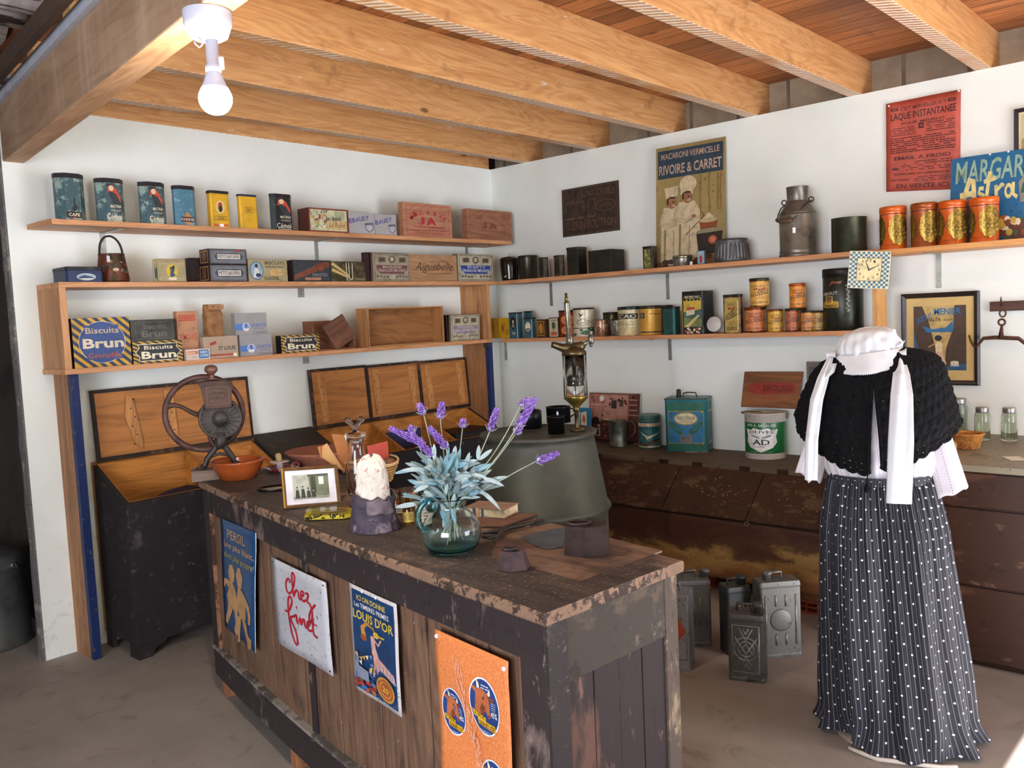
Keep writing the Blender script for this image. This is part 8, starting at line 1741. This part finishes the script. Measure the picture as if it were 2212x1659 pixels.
sleeve(1808, 850, 1757, 1030, 50, 52, -1); sleeve(1992, 850, 2042, 1055, 50, 54, 1)
mb = MB(); mb.loft([[Vector((mx(x), -.05, mz(y))) for x, y in ((1744, 1020), (1778, 1018), (1770, 1032), (1758, 1043))], [Vector((mx(x), -.052, mz(y))) for x, y in ((1744, 1020), (1778, 1018), (1770, 1032), (1758, 1043))]]); build('cuff_point', mb, WHT, MN)
# crochet shawl
YARN = plain('#09090b', .95, 0, .3, 60, .3, .2)
zT = mz(752)
OUT = [(-180, .30, .58), (-150, .31, .56)]
LT = [(748, 40), (756, 66), (766, 92), (780, 116), (800, 136), (850, 162), (895, 179), (930, 168), (1010, 120)]
RTB = [(744, 40), (750, 70), (757, 110), (768, 140), (785, 152), (820, 164), (870, 180), (905, 188), (930, 178), (1010, 120)]
DT = [(745, .05), (760, .095), (790, .145), (840, .175), (900, .19), (1010, .185)]
def itp(T, x):
    if x <= T[0][0]: return T[0][1]
    for p, q in zip(T, T[1:]):
        if x <= q[0]: f = (x-p[0])/(q[0]-p[0]); return p[1]+(q[1]-p[1])*f
    return T[-1][1]
def shawl(u, v):
    gap = 1.0+6.5*v*v
    a = math.radians(-90-gap*.6-(360-gap*1.4)*u)
    ca, sa = math.cos(a), math.sin(a); left = ca < 0; side = abs(ca); front = max(0, -sa)
    if left: hem = 1000*front**1.3+918*(1-front**1.3)
    else: hem = 990*front**1.3+903*(1-front**1.3)
    py = 746+(hem-746)*v**(1.0+.5*side)
    xe = (itp(LT, py)*.91 if left else itp(RTB, py)*.875)*(1-abs(sa)**6)+(itp(LT, py)+itp(RTB, py))/2*abs(sa)**6
    ry = itp(DT, py); rx = xe*kM
    sc = .010*abs(math.sin(u*PI*34))*(1 if v > .96 else 0)
    w = .0055*(abs(math.sin(v*34))*abs(math.sin(u*PI*46+.8*math.sin(v*34)))+.6*mnoise.noise(Vector((u*160, v*60, 0))))
    return Vector((mx(1893)+(rx+w)*ca, (ry+w)*sa-.012, mz(py)-sc))
nu, nv = 420, 96
me_vs = [shawl(i/nu, j/nv) for j in range(nv+1) for i in range(nu+1)]; fs = []; rd = random.Random(4)
for j in range(nv):
    for i in range(nu):
        u, v = (i+.5)/nu, (j+.5)/nv
        if u < .32: hole = (i % 14 in (0,)) and (j % 5 in (0, 1)) and .22 < v < .93 and mnoise.noise(Vector((i*.02, j*.1, 3))) > -.2
        else: hole = (j % 11 in (0,)) and (i % 9 in (0, 1)) and .25 < v < .9 and mnoise.noise(Vector((i*.05, j*.1, 9))) > .0
        if v > .94: hole = hole or (i % 6 in (0, 1) and j % 3 == 0)
        if not hole: fs.append((j*(nu+1)+i, j*(nu+1)+i+1, (j+1)*(nu+1)+i+1, (j+1)*(nu+1)+i))
me = bpy.data.meshes.new('crochet_shawl'); me.from_pydata(me_vs, [], fs); me.materials.append(YARN); [setattr(f, 'use_smooth', True) for f in me.polygons]
o = bpy.data.objects.new('crochet_shawl', me); COL.objects.link(o); o.parent = MN; md = o.modifiers.new('s', 'SOLIDIFY'); md.thickness = .006
mb = MB()
for i in range(260):
    p = shawl(i/259, 1.0); mb.ball(p, .0075, 8, (1, .6, 1))
for e in (0, 1):
    for j in range(6, 60): mb.ball(shawl(e, j/60), .006, 8, (1, .6, 1))
build('scalloped_edging', mb, YARN, o)
mb = MB(); mb.tube([(mx(1884), -.20, mz(842)), (mx(1882), -.215, mz(940)), (mx(1880), -.20, mz(1003)), (mx(1878), -.19, mz(1030))], .0025, 6); mb.lathe([(.003, mz(1022)), (.010, mz(1038)), (.006, mz(1042))], 10, c=(mx(1878), -.19, 0)); build('tassel_cord', mb, YARN, o)
# bonnet
BN = plain('#d2d4d6', .8, 0, .06, 12, .2)
bx_, bz_ = mx(1882), mz(775)
def crown(u, v):
    a = 2*PI*u; el = v*PI/2; rx, ry, rz_ = 64*kM, .115, mz(706)-mz(764); k = math.cos(el)**.62
    p = .004*math.sin(19*a+4*v)*math.cos(el)**2+.012*mnoise.noise(Vector((math.cos(a)*2.2, math.sin(a)*2.2, v*4)))
    x = bx_+(rx+p)*k*math.cos(a)+.010*v; return Vector((x, (ry+p)*k*math.sin(a)-.02, mz(764)+rz_*math.sin(el)**.8+.012*math.cos(a)*(1-v)+.005*mnoise.noise(Vector((x*30, math.sin(a)*3, 2)))))
mb = MB(); mb.grid(crown, 150, 36, True, True); bn = build('bonnet_crown', mb, BN, MN)
def band(u, v):
    a = 2*PI*u; f = max(0, -math.sin(a)); r = (66+9*math.sin(v*PI*.55))*kM+.003*math.sin(60*a)*(1 if v < .15 or v > .9 else .3)
    z = mz(756)+(mz(772)-mz(756)+(mz(798)-mz(772))*f)*v+.004*mnoise.noise(Vector((math.cos(a)*4, math.sin(a)*4, v*2))); return Vector((bx_+r*math.cos(a), -.02+(.118+.052*f*v)*math.sin(a), z+.012*math.cos(a)))
mb = MB(); mb.grid(band, 200, 14, True, True); build('bonnet_band', mb, BN, bn, solid=.002)
mb = MB()
for i in range(120): p = band(i/120, 1.0); mb.ball(p+Vector((0, 0, -.001)), .0031, 6)
build('lace_edge', mb, BN, bn)
mb = MB(); mb.grid(lambda u, v: Vector((mx(1944)+.018*math.cos(2*PI*u)*(1-v)+.012*v, -.05+.02*math.sin(2*PI*u)*(1-v), mz(742)+.02*math.cos(2*PI*u)*(1-v)*.6)), 20, 6, True, True); build('bow_peak', mb, BN, bn)
for cx, py in ((1812, 758), (1945, 758)):
    sg = -1 if cx < 1900 else 1; mb = MB(); mb.grid(lambda u, v: Vector((mx(cx)+sg*(.030*v-.012)+.010*math.sin(PI*v)*math.cos(2*PI*u), -.085+.016*math.sin(2*PI*u)*(.35+.8*v), mz(py+4)+.012*math.cos(2*PI*u)*(.5+.9*v)+.004*math.sin(6*PI*u)*v)), 28, 10, True, True); build('ribbon_knot', mb, BN, bn, solid=.002)
def ribbon(pts, name='ribbon_tail'):
    """pts: (px_left, px_right, py, y)"""
    def f(u, v):
        q = v*(len(pts)-1); i = min(int(q), len(pts)-2); fr = q-i; fr = fr*fr*(3-2*fr)*.5+fr*.5; A_, B_ = pts[i], pts[i+1]; L = [A_[j]+(B_[j]-A_[j])*fr for j in range(4)]
        x = mx(L[0])+(mx(L[1])-mx(L[0]))*u; return Vector((x, L[3]-.012*math.sin(u*PI)*(.4+.6*math.sin(v*3))+.007*math.sin(u*9+v*3)*min(1, 2.2-v*2), mz(L[2])))
    mb = MB(); mb.grid(f, 16, 40); build(name, mb, BN, bn, solid=.0015)
ribbon([(1804, 1815, 765, -.10), (1785, 1808, 805, -.16), (1771, 1797, 850, -.20), (1762, 1787, 930, -.235), (1759, 1784, 1015, -.235)])
ribbon([(1936, 1952, 768, -.10), (1930, 1961, 800, -.17), (1925, 1966, 840, -.215), (1919, 1966, 930, -.25), (1914, 1961, 1055, -.25)])
ribbon([(1814, 1822, 778, -.12), (1806, 1818, 795, -.15), (1799, 1803, 808, -.16)])
# ---------------------------------------------------------------- lamp holder and bulb
def lamp(q, lab, S=1, cl=(1, .93, .80, 1)):
    t = thing('lamp_holder', lab, 'lamp', q, faceto(q)); k = .00125*S; PL = plain('#c9c9d6', .35, 0, .04, 9)
    mb = MB(); mb.lathe([(50*k, 0), (51*k, -.004), (50*k, -26*k), (40*k, -52*k), (30*k, -58*k), (.001, -60*k)], 48, caps=False); build('ceiling_rose', mb, PL, t)
    mb = MB(); mb.tube([(-20*k, -.02, -58*k), (-16*k, -.03, -66*k), (-14*k, -.03, -76*k), (-20*k, -.03, -82*k), (-27*k, -.03, -76*k), (-30*k, -.03, -70*k)], .0022, 7); build('hook', mb, PL, t)
    mb = MB(); mb.lathe([(13*k, -56*k), (13*k, -112*k), (17*k, -113*k), (17*k, -126*k), (15*k, -127*k)], 28, c=(5*k, 0, 0)); build('socket', mb, PL, t); mb = MB(); mb.box(16*k, 28*k, -.012, .012, -118*k, -94*k); build('switch', mb, PL, t, bevel=.003)
    mb = MB(); mb.lathe([(14*k, -124*k), (16*k, -130*k), (26*k, -156*k), (28*k, -160*k)], 28, c=(5*k, 0, 0)); b = build('bulb_base', mb, PL, t)
    E_ = bpy.data.materials.new('lit_bulb'); E_.use_nodes = True; nt = E_.node_tree; nt.nodes.clear(); em = nt.nodes.new('ShaderNodeEmission'); em.inputs[0].default_value = cl; em.inputs[1].default_value = BULB; o_ = nt.nodes.new('ShaderNodeOutputMaterial'); nt.links.new(em.outputs[0], o_.inputs[0])
    mb = MB(); mb.ball((5*k, 0, -182*k), 35*k, 24, (1, 1, .98)); build('bulb_globe', mb, E_, t); return t
BULB = 420
q = onz(447, 26, 2.45); lamp(q+Vector((0, 0, .0)), 'white plastic lamp holder with a bare lit bulb under the girder')
BULB = 270; q = Vector((-1.5, -5.27, 2.722)); lamp(q, 'second bare bulb of the room, out of the picture to the right', 1, (1, .86, .54, 1))
